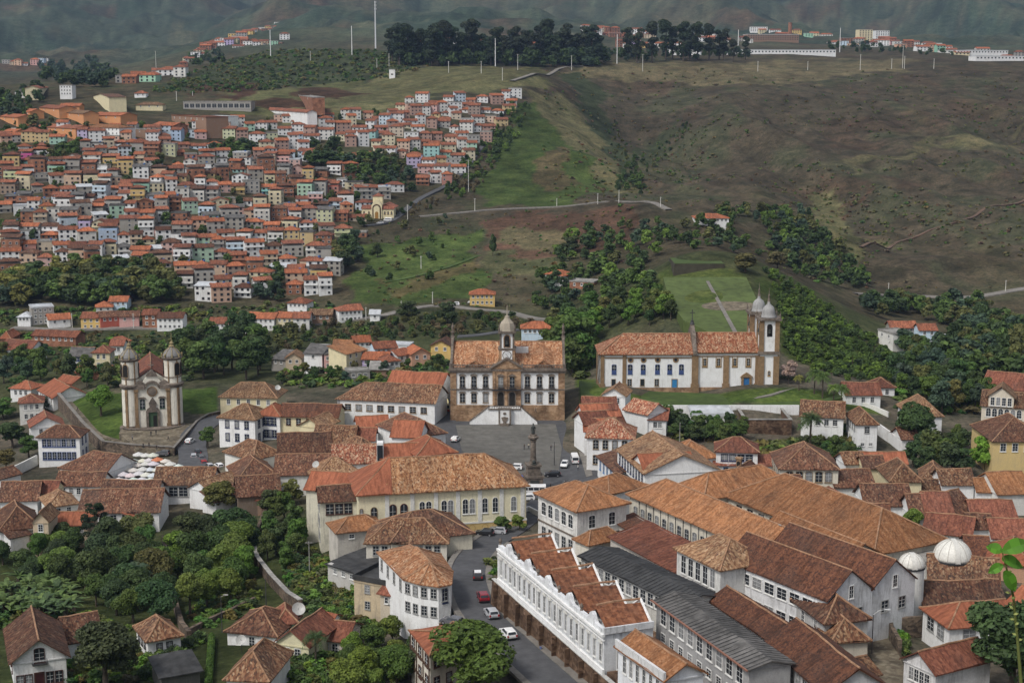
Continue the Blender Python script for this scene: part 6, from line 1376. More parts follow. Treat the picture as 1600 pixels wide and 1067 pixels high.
dome('small_observatory', 'smaller white observatory dome on a round tower before the large dome', 1424, 884, 20.0, 2.5, 9.0)
B('observatory_block', 'white block joining the two observatory domes', 1446, 880, 1512, 872, 9, 6.0, 'flat', .3, 'slab', 'offw', 'F2x1', zg=8.5, cat='building', corn=False)
p = at_z(1396, 885, 17); t = root('water_tank', 'small rusty water tank on legs left of the small dome', 'tank', (p[0], p[1], 12)); m = MB(); m.lathe([(1.0, 3), (1.1, 3.1), (1.1, 5.0), (.9, 5.3)], 12); part(t, 'drum', m, M_CONC)
for an in range(4): m = MB(); m.tube((.8 * math.cos(an * 1.57), .8 * math.sin(an * 1.57), 0), (.8 * math.cos(an * 1.57), .8 * math.sin(an * 1.57), 3.2), .09); part(t, 'leg', m, M_IRON)
B('dome_front_house', 'white house with broad brown roof in front of the large dome', 1453, 918, 1560, 926, 16, 5.5, 'gx', 4.6, 'old', 'white', 'L2x1', zg=6, deep=6, fc='brown')
B('second_brown_house', 'white house with wide brown roof below the dome-front house', 1448, 952, 1572, 950, 12, 5.5, 'gx', 3.6, 'brown', 'white', 'F5x1 L1x1', zg=7, deep=6, fc='dark', wh=2.2)
B('orange_corner_house', 'white house with clean orange roof in the lower right', 1484, 980, 1588, 972, 10, 6.8, 'hxl', 2.6, 'new', 'white', 'F2x1 L2x1', zg=9, deep=6, fc='grey', ww=2.2, wh=2.2)
B('right_lower_house', 'white house with bumpy red roof at the bottom right edge', 1462, 1052, 1548, 1030, 7, 8.5, 'gx', 2.6, 'red', (.62,.62,.62), 'L4x1', zg=9, deep=6, old=True, wh=2.0)
B('edge_orange_house', 'steep orange roof at the right edge beside the clean orange roof', 1571, 946, 1615, 962, 10, 6.5, 'gx', 3.0, 'new', 'white', '', zg=9, deep=6)
p = hit(1152, 742, 9); b = B('bell_chapel', 'small white pedimented chapel gable with brown bell niche behind the palace', 1139, 742, 1167, 746, 8, 9.0, 'gy', 2.4, 'dark', 'white', '', zg=3, cat='chapel', deep=6)
mb = MB(); mb.box(b.W * .3, b.W * .55, 1, 1.8, b.H + .6, b.H + 4.2); mb.box(b.W * .25, b.W * .6, .8, 2.0, b.H + 4.2, b.H + 4.6); part(b.root, 'bell_niche', mb, M_STONE); mb = MB(); mb.prism(arch_pts(b.W * .425, .9, b.H + 1.6, b.H + 3.6), .94, 1.0); part(b.root, 'niche_opening', mb, M_DARK)

# --- free-standing walls
def wall_line(name, label, pts, h, t, mat, color=None, zoff=0.0, cap=None):
 W = [hit(*p) if len(p) == 2 else at_z(*p) for p in pts]
 o = root(name, label, 'wall', tuple(W[0])); mb, mc = MB(), MB()
 for a, b2 in zip(W[:-1], W[1:]):
  a, b2 = np.array(a) - W[0], np.array(b2) - W[0]; d = (b2 - a)[:2]; L = np.hypot(*d); nx, ny = -d[1] / L * t / 2, d[0] / L * t / 2
  for m_, z0, z1, e in ((mb, -5, h, 1.0),) + (((mc, h, h + .18, 1.35),) if cap else ()):
   q = [(a[0] - nx*e, a[1] - ny*e), (b2[0] - nx*e, b2[1] - ny*e), (b2[0] + nx*e, b2[1] + ny*e), (a[0] + nx*e, a[1] + ny*e)]; zz = [a[2], b2[2], b2[2], a[2]]
   lo = [(x, y, z + z0 + zoff) for (x, y), z in zip(q, zz)]; hi = [(x, y, z + z1 + zoff) for (x, y), z in zip(q, zz)]
   m_.face(hi)
   for i in range(4): j = (i + 1) % 4; m_.face([lo[i], lo[j], hi[j], hi[i]])
 part(o, 'masonry', mb, mat, color)
 if cap: part(o, 'coping', mc, cap)
 return o
wall_line('terrace_wall', 'tall rubble wall holding up the church lawn on the left', [(92, 622, -8), (130, 668, -8), (162, 698, -8), (215, 704, -8), (270, 707, -8)], 1.9, .9, M_MASON, cap=M_WALK)
wall_line('street_parapet', 'low stone parapet curving along the street right of the church', [(271, 706, -7), (290, 684, -7), (308, 663, -7), (326, 652, -7), (344, 648, -7)], 1.3, .6, M_MASON, cap=M_WALK)
wall_line('lawn_wall', 'long whitewashed wall along the edge of the church lawn', [(1010, 650, 3.5), (1080, 650, 3.5), (1160, 650, 3.5), (1248, 650, 3.5)], 3.6, .6, M_WALL, WC['white'])
wall_line('slope_wall', 'white wall stepping down the lawn right of the church', [(1300, 612, 6), (1322, 628, 5), (1360, 640, 4), (1388, 652, 3)], 1.8, .5, M_WALL, WC['offw'])
wall_line('sloping_white_wall', 'white raking garden wall right of the white villa', [(1372, 676, 2), (1392, 690, 1), (1410, 706, 0)], 3.0, .5, M_WALL, WC['white'])
wall_line('curved_retaining_wall', 'long curved stone retaining wall above the satellite dish house', [(396, 860), (402, 885), (425, 915), (450, 942), (470, 955)], 2.6, .8, M_MASON, cap=M_CONC)
wall_line('garden_stair_wall', 'old mossy stone wall running down through the dark garden', [(256, 848), (262, 890), (270, 935), (284, 985), (296, 1000)], 2.0, 1.0, M_MASON)
wall_line('low_garden_wall', 'low rubble wall above the hedge path', [(296, 990), (330, 972), (362, 958), (398, 940)], 1.2, .7, M_MASON)
wall_line('upper_garden_wall', 'dark stone wall between the garden trees and brown roofs', [(438, 782), (412, 812), (398, 850)], 2.2, .8, M_MASON)
wall_line('white_garden_wall', 'whitewashed wall slanting down at the far left', [(58, 722, -12), (30, 736, -12), (0, 750, -12)], 2.4, .5, M_WALL, WC['offw'])
wall_line('yard_wall', 'curved stone yard wall beside the small lower street', [(1388, 968, 9), (1386, 990, 9), (1392, 1012, 9), (1405, 1035, 9)], 4.2, .7, M_MASON)
wall_line('yard_terrace_wall', 'straight stone wall below the courtyard tree, lower right', [(1408, 985, 11), (1462, 982, 11)], 2.6, .6, M_MASON)
wall_line('street_side_wall', 'pale stone wall with railing on the left of the descending street', [(668, 992, 6), (700, 985, 6.5), (735, 985, 7)], 1.0, .4, M_CONC)
wall_line('hedge_path_wall', 'weathered rampart wall between plaza corner and street', [(808, 806, 1.5), (826, 800, 1), (842, 808, 1.5)], 1.6, .5, M_WALL, WC['offw'])

# ------------------------------------------------------------------ valley and hillside houses
def F_(name, label, xl, yl, xr, yr, D, H, kind, rm, wc, win, rise=None, **kw):
 kw.setdefault('ww', 1.0); kw.setdefault('wh', 1.2); kw.setdefault('sh', 2.9); kw.setdefault('top', .6); kw.setdefault('deep', 7)
 return B(name, label, xl, yl, xr, yr, D, H, kind, rise, rm, wc, win, corn=False, caps=False, joined=True, m=.6, **kw)
VAL = [
 (27,495,47,495,8,5,'hip','metal','white','F3x1','small white house with pale roof at the left of the valley road'),
 (49,482,84,480,11,8.5,'flat','metal','concrete','F4x3','grey four-storey block with pale metal roof on the valley road'),
 (76,500,110,498,11,4.5,'gx','new','white','F2x1','low white house with wide orange roof right of the grey block'),
 (126,497,158,497,11,5.5,'gx','red','yellow','F3x2','yellow house with orange roof on the valley road'),
 (157,496,187,494,10,5.5,'gx','brown','red','F3x1','dark red house between the yellow and pink ones'),
 (186,495,217,494,9,5.5,'gx','brown','pink','F2x1','pink house with brown roof on the valley road'),
 (222,492,246,492,9,7,'gx','red','brick','F2x2','bare brick house left of the white house with blue doors'),
 (245,497,285,497,10,6.5,'gx','dark','white','F5x2','white two-storey house with many blue windows on the valley road'),
 (150,480,176,479,9,5,'hip','new','offw','F2x1','house with orange roof up behind the yellow house'),
 (170,471,198,471,9,5,'gx','new','sky','F3x1','orange-roofed house on top of the valley houses'),
 (50,524,118,527,9,5,'gx','red','brick','F7x1','long brick house with tiled roof below the valley road'),
 (105,560,0,0,0,0,'','','','',None),
 (326,505,385,506,10,4.5,'gx','red','white','F7x1','long low white house with red roof on the valley road'),
 (387,497,428,498,11,6,'gx','new','white','F5x2','white two-storey terrace with orange roof and red garage'),
 (431,496,458,497,10,6,'gx','new','cream','F3x2','cream house with orange roof and brick yard wall'),
 (458,497,483,497,12,6.5,'gx','red','offw','F2x2','off-white house with garage right of the cream one'),
 (449,473,479,474,10,5,'hip','red','white','F4x1','white house with red hip roof above the valley row'),
 (484,492,518,492,11,5,'gx','tan','brown','F3x1','brown-walled house with tan roof near the white cottage'),
 (530,486,566,484,10,5.5,'hxl','red','white','F5x2','white two-storey cottage standing alone by the valley road'),
 (578,491,593,491,7,3.5,'gx','metal','white','F1x1','little white hut right of the white cottage'),
 (734,460,773,460,10,6,'hip','new','yellow','F5x2','yellow house with orange roof and balconies by the upper road'),
 (815,513,863,513,9,5,'hip','new','sky','F6x1','long pale blue house with orange roof behind the museum'),
 (852,428,880,431,10,6,'hip','new','white','F3x1','white house with orange roof in the middle wood'),
 (890,440,928,442,10,3.5,'flat','slab','brick','F3x1','flat roofed brick house in the middle wood'),
 (1086,341,1139,341,14,5.5,'hip','new','white','F8x1','white farmhouse with orange hip roof on the hill road'),
 (1372,516,1396,523,9,6,'flat','slab','offw','F2x1','white flat block at the left of the houses behind the spur'),
 (1392,512,1432,512,9,4,'gx','red','concrete','F3x1','grey house with long red roof behind the wooded spur'),
 (1437,516,1464,516,9,6.5,'gx','red','sky','F2x1','pale house with red roof right of the long red roof'),
 (1398,530,1428,530,9,5.5,'gx','brown','cream','F3x1','cream arcaded house below the long red roof'),
 (1450,543,1490,540,9,4.5,'flat','metal','white','F3x1','white flat-roofed shed in the right trees'),
 (1540,543,1556,544,7,3,'hip','tan','cream','','little pavilion roof in the trees at right'),
 (475,552,503,553,10,8,'shed','grey','white','F1x1','white building with grey sheet roof in the hollow'),
 (507,555,537,554,9,7,'flat','grey','pink','F5x2','pinkish flats with grey roof in the hollow'),
 (541,553,572,546,9,8.5,'shed','orange','cream','F3x3','tall cream house with slanting orange roof in the hollow'),
 (566,561,604,562,10,5,'gx','new','lilac','F5x1','lilac house with orange roof in the hollow'),
 (601,565,625,563,8,4.5,'hip','red','offw','F3x1','low red-roofed house right of the lilac one'),
 (553,535,579,534,9,5,'gx','new','white','F3x1','red-roofed white house at the top of the hollow'),
 (586,545,620,543,9,6,'gx','red','sky','F4x1','pale blue house with red roof in the hollow'),
 (643,554,672,552,10,4.5,'gy','new','salmon','F2x1','house with bright orange gable roof left of the yellow gable'),
 (673,540,704,541,10,6,'gy','brown','yellow','F2x1','yellow gabled house left of the museum'),
 (521,541,549,541,9,5,'gx','orange','cream','F2x1','tan-roofed house above the pinkish flats'),
 (446,560,471,560,9,5.5,'gy','tan','beige','F2x1','beige gabled house at the left of the hollow'),
 (424,560,446,562,9,5,'shed','grey','concrete','F2x1','grey shed at the far left of the hollow'),
 (622,556,642,553,8,4.5,'gx','red','white','F2x1','small white house with red roof in the hollow'),
 (606,540,640,541,8,4,'flat','metal','white','F2x1','flat pale roofed house behind the hollow houses'),
 (578,577,606,577,7,3,'shed','slab','brown','','shabby brown lean-to at the front of the hollow'),
 (545,582,578,580,7,3.5,'flat','slab','concrete','F3x1','unfinished concrete house at the front of the hollow'),
 # university and upper village
 (286,160,392,160,22,7,'flat','slab','concrete','F12x1','unfinished grey concrete building high on the left slope'),
 (268,181,322,184,18,9,'flat','dark','brown','F6x1','long brown brick faculty building on the upper left'),
 (323,182,356,183,10,8,'flat','metal','white','F6x2','white framed glass building beside the brick faculty'),
 (393,170,480,176,8,4.5,'gx','red','white','F14x1','long low building with red roof on the upper slope'),
 (462,149,488,153,10,7,'flat','slab','brick','F2x1','small brick block beside the red earth bank'),
 (130,199,186,200,18,9,'hip','orange','white','F9x2','white school with orange roof and many windows above the hillside houses'),
 (56,198,118,201,14,5,'gx','red','orange','F5x1','orange brick shed with red roof, left of the white school'),
 (144,180,188,181,16,6,'gx','new','orange','F3x1','orange brick hall with red roof above the white school'),
 (93,166,124,166,14,7,'gx','new','orange','F2x1','orange gabled hall at the top of the brick sheds'),
 (102,176,130,178,12,6,'gx','tan','orange','F2x1','brick shed with tan roof among the orange halls'),
 (200,202,236,203,10,6,'flat','slab','brown','F3x1','dark brown box building right of the white school'),
 (238,195,270,197,12,5,'gx','new','brick','F3x1','brick hall with orange roof right of the dark box'),
 (212,164,254,164,12,5,'hip','tan','cream','F3x1','cream hall with flat tan roof below the bare hill'),
 (210,146,228,146,9,4,'hip','red','white','F2x1','lone white house with red roof below the bare hill'),
 (146,150,170,152,14,8,'gy','brown','cream','F2x1','cream gabled barn on the upper left'),
 (93,134,112,134,12,12,'flat','slab','white','F4x3','white apartment block on the upper left'),
 (23,143,40,143,12,6,'hip','grey','white','F3x1','white house with grey roof at the upper left'),
 (61,138,76,137,12,5,'gx','red','cream','F2x1','cream house with red roof at the upper left'),
 (0,206,22,207,12,4,'gx','new','orange','','orange hall at the left edge above the hillside'),
 (0,182,28,184,14,5,'gx','new','orange','F2x1','red-orange hall at the left edge'),
 (30,174,47,175,11,5,'gx','new','orange','F2x1','small orange house at the upper left edge'),
 (61,168,92,170,14,5,'gx','red','orange','F2x1','brick hall with wide red roof left of the gabled hall'),
]
CAT = {'white block': 1}
for v in VAL:
 if v[10] is None: continue
 xl, yl, xr, yr, D, H, kind, rm, wc, win, label = v
 rm = {'red': 'hred', 'new': 'hnew'}.get(rm, rm)
 F_('apartment_block' if 'block' in label or 'flats' in label else ('shed' if 'shed' in label or 'lean-to' in label else ('hall' if 'hall' in label or 'building' in label else 'house')), label, xl, yl, xr, yr, D, H, kind, rm, wc, win,
       cat='building' if H > 6.9 or 'hall' in label or 'building' in label else 'house', group='houses along the valley and upper slopes', **(dict(ww=4.2, wh=3.6, top=1.2) if 'concrete building' in label else {}), rise=(min(D, 9) * .26 if kind != 'flat' else .5))
# yellow chapel with dark arched portal
p0 = hit(589, 341); t = root('hillside_chapel', 'cream chapel with dark arched portal beside the steep lane', 'chapel', tuple(p0), R(-4))
m = MB(); m.box(-10, -3.4, 0, 9, -3, 6.2); m.box(3.4, 11, 0, 9, -3, 6.0); m.box(-3.4, 3.4, -.8, 10, -3, 8.5); m.prism([(-3.4, 8.5), (3.4, 8.5), (2.6, 9.6), (1.2, 11.2), (0, 11.8), (-1.2, 11.2), (-2.6, 9.6)], -.8, 3); m.box(-3.2, 3.2, 4, 10, 8.5, 14); part(t, 'wall', m, M_WALL, WC['cream'])
m = MB(); m.prism(arch_pts(0, 5.6, -.5, 9.2), -1.0, -.8); part(t, 'portal', m, M_WOOD); m = MB(); m.prism(arch_pts(0, 4.0, -.5, 8.2), -1.1, -1.0); part(t, 'portal_wall', m, M_WALL, WC['cream']); m = MB(); m.prism(arch_pts(0, 2.2, -.5, 4.4), -1.2, -1.1); part(t, 'door', m, M_PAINT, (.3, .16, .04))
r = MB(); slope(r, (-10.4, -.5, 6.2), (-3.4, -.5, 6.2), (-3.4, 4.5, 8.2), (-10.4, 4.5, 8.2)); slope(r, (3.4, -.5, 6.0), (11.4, -.5, 6.0), (11.4, 4.5, 8.4), (3.4, 4.5, 8.4)); slope(r, (-3.7, 3.6, 14), (3.7, 3.6, 14), (0, 7, 16), (0, 7, 16)); slope(r, (3.7, 3.6, 14), (3.7, 10.4, 14), (0, 7, 16), (0, 7, 16)); slope(r, (11.2, 3, 6.4), (11.2, 22, 6.4), (5, 22, 9), (5, 3, 9)); slope(r, (-1, 22, 6.4), (-1, 3, 6.4), (5, 3, 9), (5, 22, 9)); part(t, 'roof', r, ROOF['red'])
for x in (-8.4, -5.2, 5.2, 7.4, 9.6): put_window(t, x, 0, 2.4, 0, .9, 2.0, 'a', 'ochre', True)
# rows of houses on the slope
REG = [(-5,214),(60,205),(130,212),(250,212),(330,196),(400,196),(440,186),(590,176),(640,160),(700,146),(806,138),(806,160),(776,205),(742,232),(705,285),(650,306),(620,330),(560,352),(560,372),(548,410),(512,430),(510,474),(440,474),(375,480),(290,470),(270,440),(200,418),(120,424),(0,436),(-5,436)]
HOLES = [[(478,228),(536,228),(536,264),(478,264)], [(528,256),(592,248),(645,268),(640,300),(545,292)], [(330,228),(400,226),(400,252),(340,250)], [(58,236),(124,232),(124,258),(62,256)], [(515,385),(560,380),(560,425),(515,425)], [(560,318),(625,318),(625,352),(560,352)],[(0,232),(24,230),(24,252),(0,252)],[(238,252),(262,252),(262,276),(238,276)],[(440,470),(440,430),(400,440),(404,474)],[(600,308),(660,290),(660,330),(600,340)]]
def inp(x, y, P): return bool(inpoly(np.array([x], float), np.array([y], float), P)[0])
KNOWN = [(45,250,'magenta',2),(50,264,'teal',1),(78,268,'mint',2),(140,218,'lilac',3),(90,224,'green',2),(72,222,'yellow',3),(195,242,'sky',3),(260,247,'lime',3),(282,255,'red',2),(346,257,'white',2),(279,222,'blue',3),(307,215,'pink',2),(327,216,'sky',4),(342,281,'mint',2),(320,280,'yellow',2),(224,272,'white',3),(140,281,'cream',2),(37,298,'cream',3),(52,311,'orange',2),(78,328,'yellow',3),(100,312,'sky',2),(152,312,'sky',3),(242,322,'blue',2),(288,336,'mint',3),(192,340,'green',3),(170,368,'blue',3),(247,361,'pink',2),(307,362,'salmon',3),(332,367,'grey',3),(297,411,'mint',3),(350,420,'peach',3),(147,398,'white',3),(40,388,'red',2),(71,360,'white',2),(97,363,'sky',3),(122,368,'offw',3),
 (492,318,'pink',3),(464,308,'mint',3),(412,308,'teal',2),(545,311,'brick',3),(542,331,'orange',2),(570,232,'white',4),(610,222,'cream',3),(659,242,'teal',4),(641,253,'lilac',2),(532,371,'lime',2),(417,228,'cream',3),(460,231,'white',4),(617,253,'orange',2),(430,270,'grey',2),(480,280,'yellow',2),(510,290,'peach',2),(760,150,'white',2),(700,190,'yellow',2),(607,190,'sky',3),(420,455,'white',2),(480,452,'white',3),(460,430,'white',2),(340,465,'salmon',3),(300,452,'white',3),(440,360,'cream',2),(400,330,'peach',2),(370,300,'yellow',2),(20,330,'white',2),(15,360,'white',2),(245,300,'cream',2),(200,330,'white',2),(225,340,'concrete',3),(110,260,'offw',3)]
used_known = set()
PAL = ['white'] * 34 + ['offw'] * 16 + ['cream'] * 8 + ['brick'] * 20 + ['concrete'] * 7 + ['grey'] * 7 + ['pink'] * 3 + ['mint'] * 2 + ['sky'] * 5 + ['yellow'] * 4 + ['peach'] * 5 + ['salmon'] * 3 + ['beige'] * 6 + ['lilac', 'teal', 'green', 'red', 'orange', 'brown', 'brown', 'lime']
CN = dict(white='white', offw='off-white', cream='cream', brick='bare brick', concrete='raw concrete', grey='grey', pink='pink', mint='mint green', sky='pale blue', yellow='yellow', peach='peach', salmon='salmon', beige='beige', lilac='lilac', teal='turquoise', green='green', red='red', orange='orange', brown='brown', lime='lime', magenta='magenta', blue='blue')
RN = dict(hip='hipped tile roof', gx='tile roof', gy='tile gable', shed='slanting roof', flat='flat roof', open='covered roof terrace')
NUM = {1: 'one', 2: 'two', 3: 'three', 4: 'four'}
def hill_house(px, py, w, st, wc, style, rm, label, rz):
 p = hit(px, py); H = st * 2.75; D = rng.uniform(7, 9.5)
 t = root('hillside_house', label, 'house', tuple(p), rz, 'houses on the far hillside')
 kind = style if style != 'open' else 'flat'
 rise = {'hip': 2.0, 'gx': 1.9, 'gy': 2.0, 'shed': 1.3, 'flat': .7}[kind]
 wm = wall_mesh(w, D, H, kind, rise, 6.5); wm.v = [(x - w / 2, y, z) for x, y, z in wm.v]; part(t, 'wall', wm, M_BRICK if wc == 'brick' else M_WALLMID, tuple(q * .62 + e * .26 for q, e in zip(WC[wc], (.50, .46, .40))) if wc not in ('magenta', 'white') else tuple(q * .88 for q in WC[wc]))
 if style == 'open':
  s = MB(); s.ring(-w / 2, w / 2, 0, D, H, H + .9, .15); part(t, 'parapet', s, M_BRICK if wc == 'brick' else M_WALL, WC[wc])
  for sx in (-1, 0, 1):
   s = MB(); s.box(sx * (w / 2 - .3) - .13, sx * (w / 2 - .3) + .13, .2, .46, H, H + 2.3); part(t, 'post', s, M_CONC)
  s = MB(); s.box(-w / 2, w / 2, D * .55, D, H + .002, H + 2.3); part(t, 'terrace_room', s, M_WALL, WC['grey'])
  rmb, _ = roof_mesh(w, D, H + 2.3, 'gx' if rng.random() < .7 else 'hip', 1.6, .5)
 else: rmb, _ = roof_mesh(w, D, H, kind, rise, .5)
 rmb.v = [(x - w / 2, y, z) for x, y, z in rmb.v]; part(t, 'roof', rmb, ROOF[rm])
 n = max(2, int(w / 3.0)); fcl = rng.choice([(.06,.05,.05), (.10,.07,.05), (.5,.5,.5), (.05,.06,.08)])
 me_ = window_mesh(1.15, 1.15, 'far', True)[0]
 for r_ in range(st):
  for k in range(n):
   if rng.random() < .12: continue
   link('window', me_, t, fcl, (-w / 2 + w * (k + .5) / n, 0, H - .65 - 1.15 - 2.75 * r_))
 sd_ = 1 if px < 800 else -1
 for r_ in range(st):
  if rng.random() < .7: link('window', me_, t, fcl, (w / 2 * sd_, D * .4, H - 1.8 - 2.75 * r_), sd_ * math.pi / 2)
 if st >= 2 and rng.random() < .3:
  s = MB(); s.box(-w / 2, w / 2, -1.0, 0.01, -.15, 0); s.ring(-w / 2, w / 2, -1.0, 0.05, 0, .9, .1); o = link('balcony', s.mesh('balcony', [M_PAINT]), t, WC[wc], loc=(0, 0, H - 2.75))
 if rng.random() < .25:
  s = MB(); s.lathe([(.6, 0), (.7, .1), (.7, .9), (.5, 1.1)], 10); link('water_tank', s.mesh('water_tank', [M_PAINT]), t, (.05, .12, .3), loc=(w * .2, D * .7, H + rise * .55 + (2.3 if style == 'open' else 0)))
y, row = 158.0, 0
HH = 0; TODO = []
while y < 482:
 x = -6.0 + rng.uniform(0, 14); idx = 0
 while x < 812:
  yy = y + rng.uniform(-5, 5) + 4 * math.sin(x * .02 + row)
  if not inp(x, yy, REG) or any(inp(x, yy, h_) for h_ in HOLES): x += 9; continue
  Y = hit(x, yy)[1]; ppm = FPX / (Y + 10)
  w = rng.uniform(6.8, 12.0); st = rng.choice([1, 2, 2, 2, 2, 3, 3, 3]); wc = rng.choice(PAL)
  style = rng.choice(['hip'] * 5 + ['gx'] * 8 + ['gy'] * 1 + ['shed'] * 2 + ['flat'] * 3 + ['open'] * 9)
  for k, kn in enumerate(KNOWN):
   if k not in used_known and abs(kn[0] - x - w * ppm * .3) < 15 and abs(kn[1] + 8 - yy) < 11: used_known.add(k); wc, st = kn[2], kn[3]; break
  rm = rng.choice(['hred'] * 8 + ['hnew'] * 7 + ['red'] * 2 + ['brown'] * 3 + ['dark'] + ['grey']) if style not in ('flat',) else rng.choice(['slab', 'slab', 'metal', 'grey'])
  if style == 'shed' and rng.random() < .5: rm = rng.choice(['metal', 'grey'])
  xc = x + w * ppm / 2
  p = hit(xc, yy); view = math.atan2(p[0], p[1])
  lab = f'{CN[wc]} {NUM[st]}-storey house with {RN[style]}, {ordinal(idx)} from left in {ordinal(row)} hillside row'
  TODO.append((p[1], (xc, yy, w, st, wc, style, rm, lab, -view * .6 + rng.uniform(-.3, .3))))
  x += w * ppm * rng.uniform(.95, 1.22); idx += 1; HH += 1
 if idx: row += 1
 y += 12.2 + (y - 158) * .018
TODO.sort(key=lambda q: q[0])
for _, a in TODO[:300]: hill_house(*a)
# the smallest ones at the top of the slope, too far to pick apart
mb = MB(); tint = []
RM5 = ['hred', 'hnew', 'slab']
for _, (px, py, w, st, wc, style, rm, lab, rz) in TODO[300:]:
 p = hit(px, py); H = st * 2.75; D = rng.uniform(7, 9.5); kd = style if style in ('hip', 'gx', 'shed', 'flat') else 'gx'; ca, sa = math.cos(rz), math.sin(rz); q = MB(); rise = .6 if kd == 'flat' else 1.9
 q.v, q.f, q.m = [], [], []; a_ = wall_mesh(w, D, H, kd, rise, 6); r_, _x = roof_mesh(w, D, H, kd, rise, .5); wn_ = MB(); n = max(2, int(w / 3))
 for k in range(n):
  for e in range(st): x0 = w * (k + .5) / n; z0 = H - 1.8 - 2.75 * e; wn_.box(x0 - .55, x0 + .55, -.08, -.01, z0, z0 + 1.15)
 for m_, mi in ((a_, 0), (r_, 3 if kd == 'flat' else 1 + (rm == 'hnew')), (wn_, 4)):
  b_ = len(mb.v); mb.v += [(p[0] + (x - w / 2) * ca - y_ * sa, p[1] + (x - w / 2) * sa + y_ * ca, p[2] + z) for x, y_, z in m_.v]; f0 = len(mb.f)
  mb.f += [tuple(i + b_ for i in f) for f in m_.f]; mb.m += [mi] * len(m_.f); tint += [tuple(q * .62 + .12 for q in WC[wc])] * len(m_.v); mb.uv.update({k + f0: v for k, v in m_.uv.items()})
me_ = mb.mesh('distant_houses', [M_TINTWALL, ROOF['hred'], ROOF['hnew'], ROOF['slab'], M_GLASS])
at_ = me_.color_attributes.new('tint', 'FLOAT_COLOR', 'POINT'); at_.data.foreach_set('color', np.concatenate([np.array(tint), np.ones((len(tint), 1))], 1).astype(np.float32).ravel())
stuff(tag(link('distant_houses', me_), 'mass of tiny houses crowding the top of the far hillside', 'houses'))
print('HILL HOUSES', HH)
# far roofs on the ridge town
def far_house(px, py, w, H, wc, rm, label, D=11, kind='gx', nm='ridge_house'):
 p = hit(px, py, 0, 1250); t = root(nm, label, 'house', tuple(p), rng.uniform(-.2, .2), 'houses of the far ridge town')
 wm = wall_mesh(w, D, H, kind, 2.6, 10); part(t, 'wall', wm, M_BRICK if wc == 'brick' else M_WALL, WC[wc])
 rb, _ = roof_mesh(w, D, H, kind, 2.6 if kind != 'flat' else .6, .6); part(t, 'roof', rb, ROOF[rm])
 me_ = window_mesh(1.7, 1.6, 'far', True)[0]
 for r_ in range(max(1, int(H / 3.4))):
  for k in range(max(2, int(w / 4.5))): link('window', me_, t, (.1, .1, .1), (w * (k + .5) / max(2, int(w / 4.5)), 0, H - 2.6 - 3.2 * r_))
i = 0
for (x0, y0, x1, y1, n, wmin, wmax, nm) in [(175,132,275,118,9,12,22,'along the foot of the bare hill'), (278,104,330,70,11,11,18,'climbing the left ridge'), (300,84,430,40,26,13,22,'on the crest of the left ridge'), (330,74,440,66,14,13,20,'just under the left ridge crest'),
  (905,50,1010,60,15,14,24,'among the eucalyptus, centre'), (960,74,1060,72,9,12,22,'behind the eucalyptus trunks'), (640,70,900,72,14,12,20,'glimpsed behind the eucalyptus wood'), (1060,66,1170,64,9,12,20,'right of the eucalyptus'), (1180,54,1290,58,8,16,28,'beside the brick chimney'), (1290,66,1480,80,26,14,26,'on the right skyline'), (1440,82,1600,90,8,14,24,'at the far right of the ridge'), (0,100,70,98,7,11,16,'at the far upper left edge')]:
 for k in range(n):
  f = (k + rng.uniform(.2, .8)) / n; wc = rng.choice(PAL); st = rng.choice([1, 2, 2, 3]); kd = rng.choice(['gx', 'gx', 'hip', 'flat']); 
  far_house(x0 + (x1 - x0) * f, y0 + (y1 - y0) * f + rng.uniform(-4, 4), rng.uniform(wmin, wmax), st * 3.4, wc, rng.choice(['hred', 'hnew']) if kd != 'flat' else 'slab', f'{CN[wc]} {NUM[st]}-storey house, {ordinal(k)} from left of those {nm}', kind=kd)
# big sheds, chimney, apartment blocks on the plateau
far_house(1168, 66, 95, 13, 'brown', 'metal', 'long dark factory hall with pale roof edge at the brick chimney', 28, 'flat', 'factory_hall')
for x, y_, w, l in [(1096, 62, 46, 'long white industrial shed left of the chimney'), (1130, 86, 150, 'long low white shed on the plateau edge'), (1495, 86, 80, 'white flat-roofed warehouse at the right of the plateau'), (1525, 96, 66, 'low pale warehouse in front of the right warehouse'), (1040, 86, 44, 'pale shed behind the eucalyptus trunks')]:
 far_house(x, y_, w, 6, 'white', 'metal', l, 20, 'flat', 'warehouse')
for (x, y_, w, h, l) in [(1342, 66, 26, 22, 'cream tall apartment block on the right skyline'), (1368, 62, 28, 17, 'white apartment block right of the cream one on the skyline'), (1172, 52, 38, 13, 'white office block left of the chimney')]:
 far_house(x, y_, w, h, 'white' if 'white' in l else 'cream', 'slab', l, 18, 'flat', 'apartment_block')
p = hit(1234, 62, 0, 1250); t = root('brick_chimney', 'tall red brick factory chimney on the plateau skyline', 'chimney', tuple(p)); m = MB(); m.lathe([(4.2, -12), (3.6, 30), (3.9, 30.3), (3.9, 31.5), (3.4, 31.5)], 16); part(t, 'shaft', m, M_BRICK)

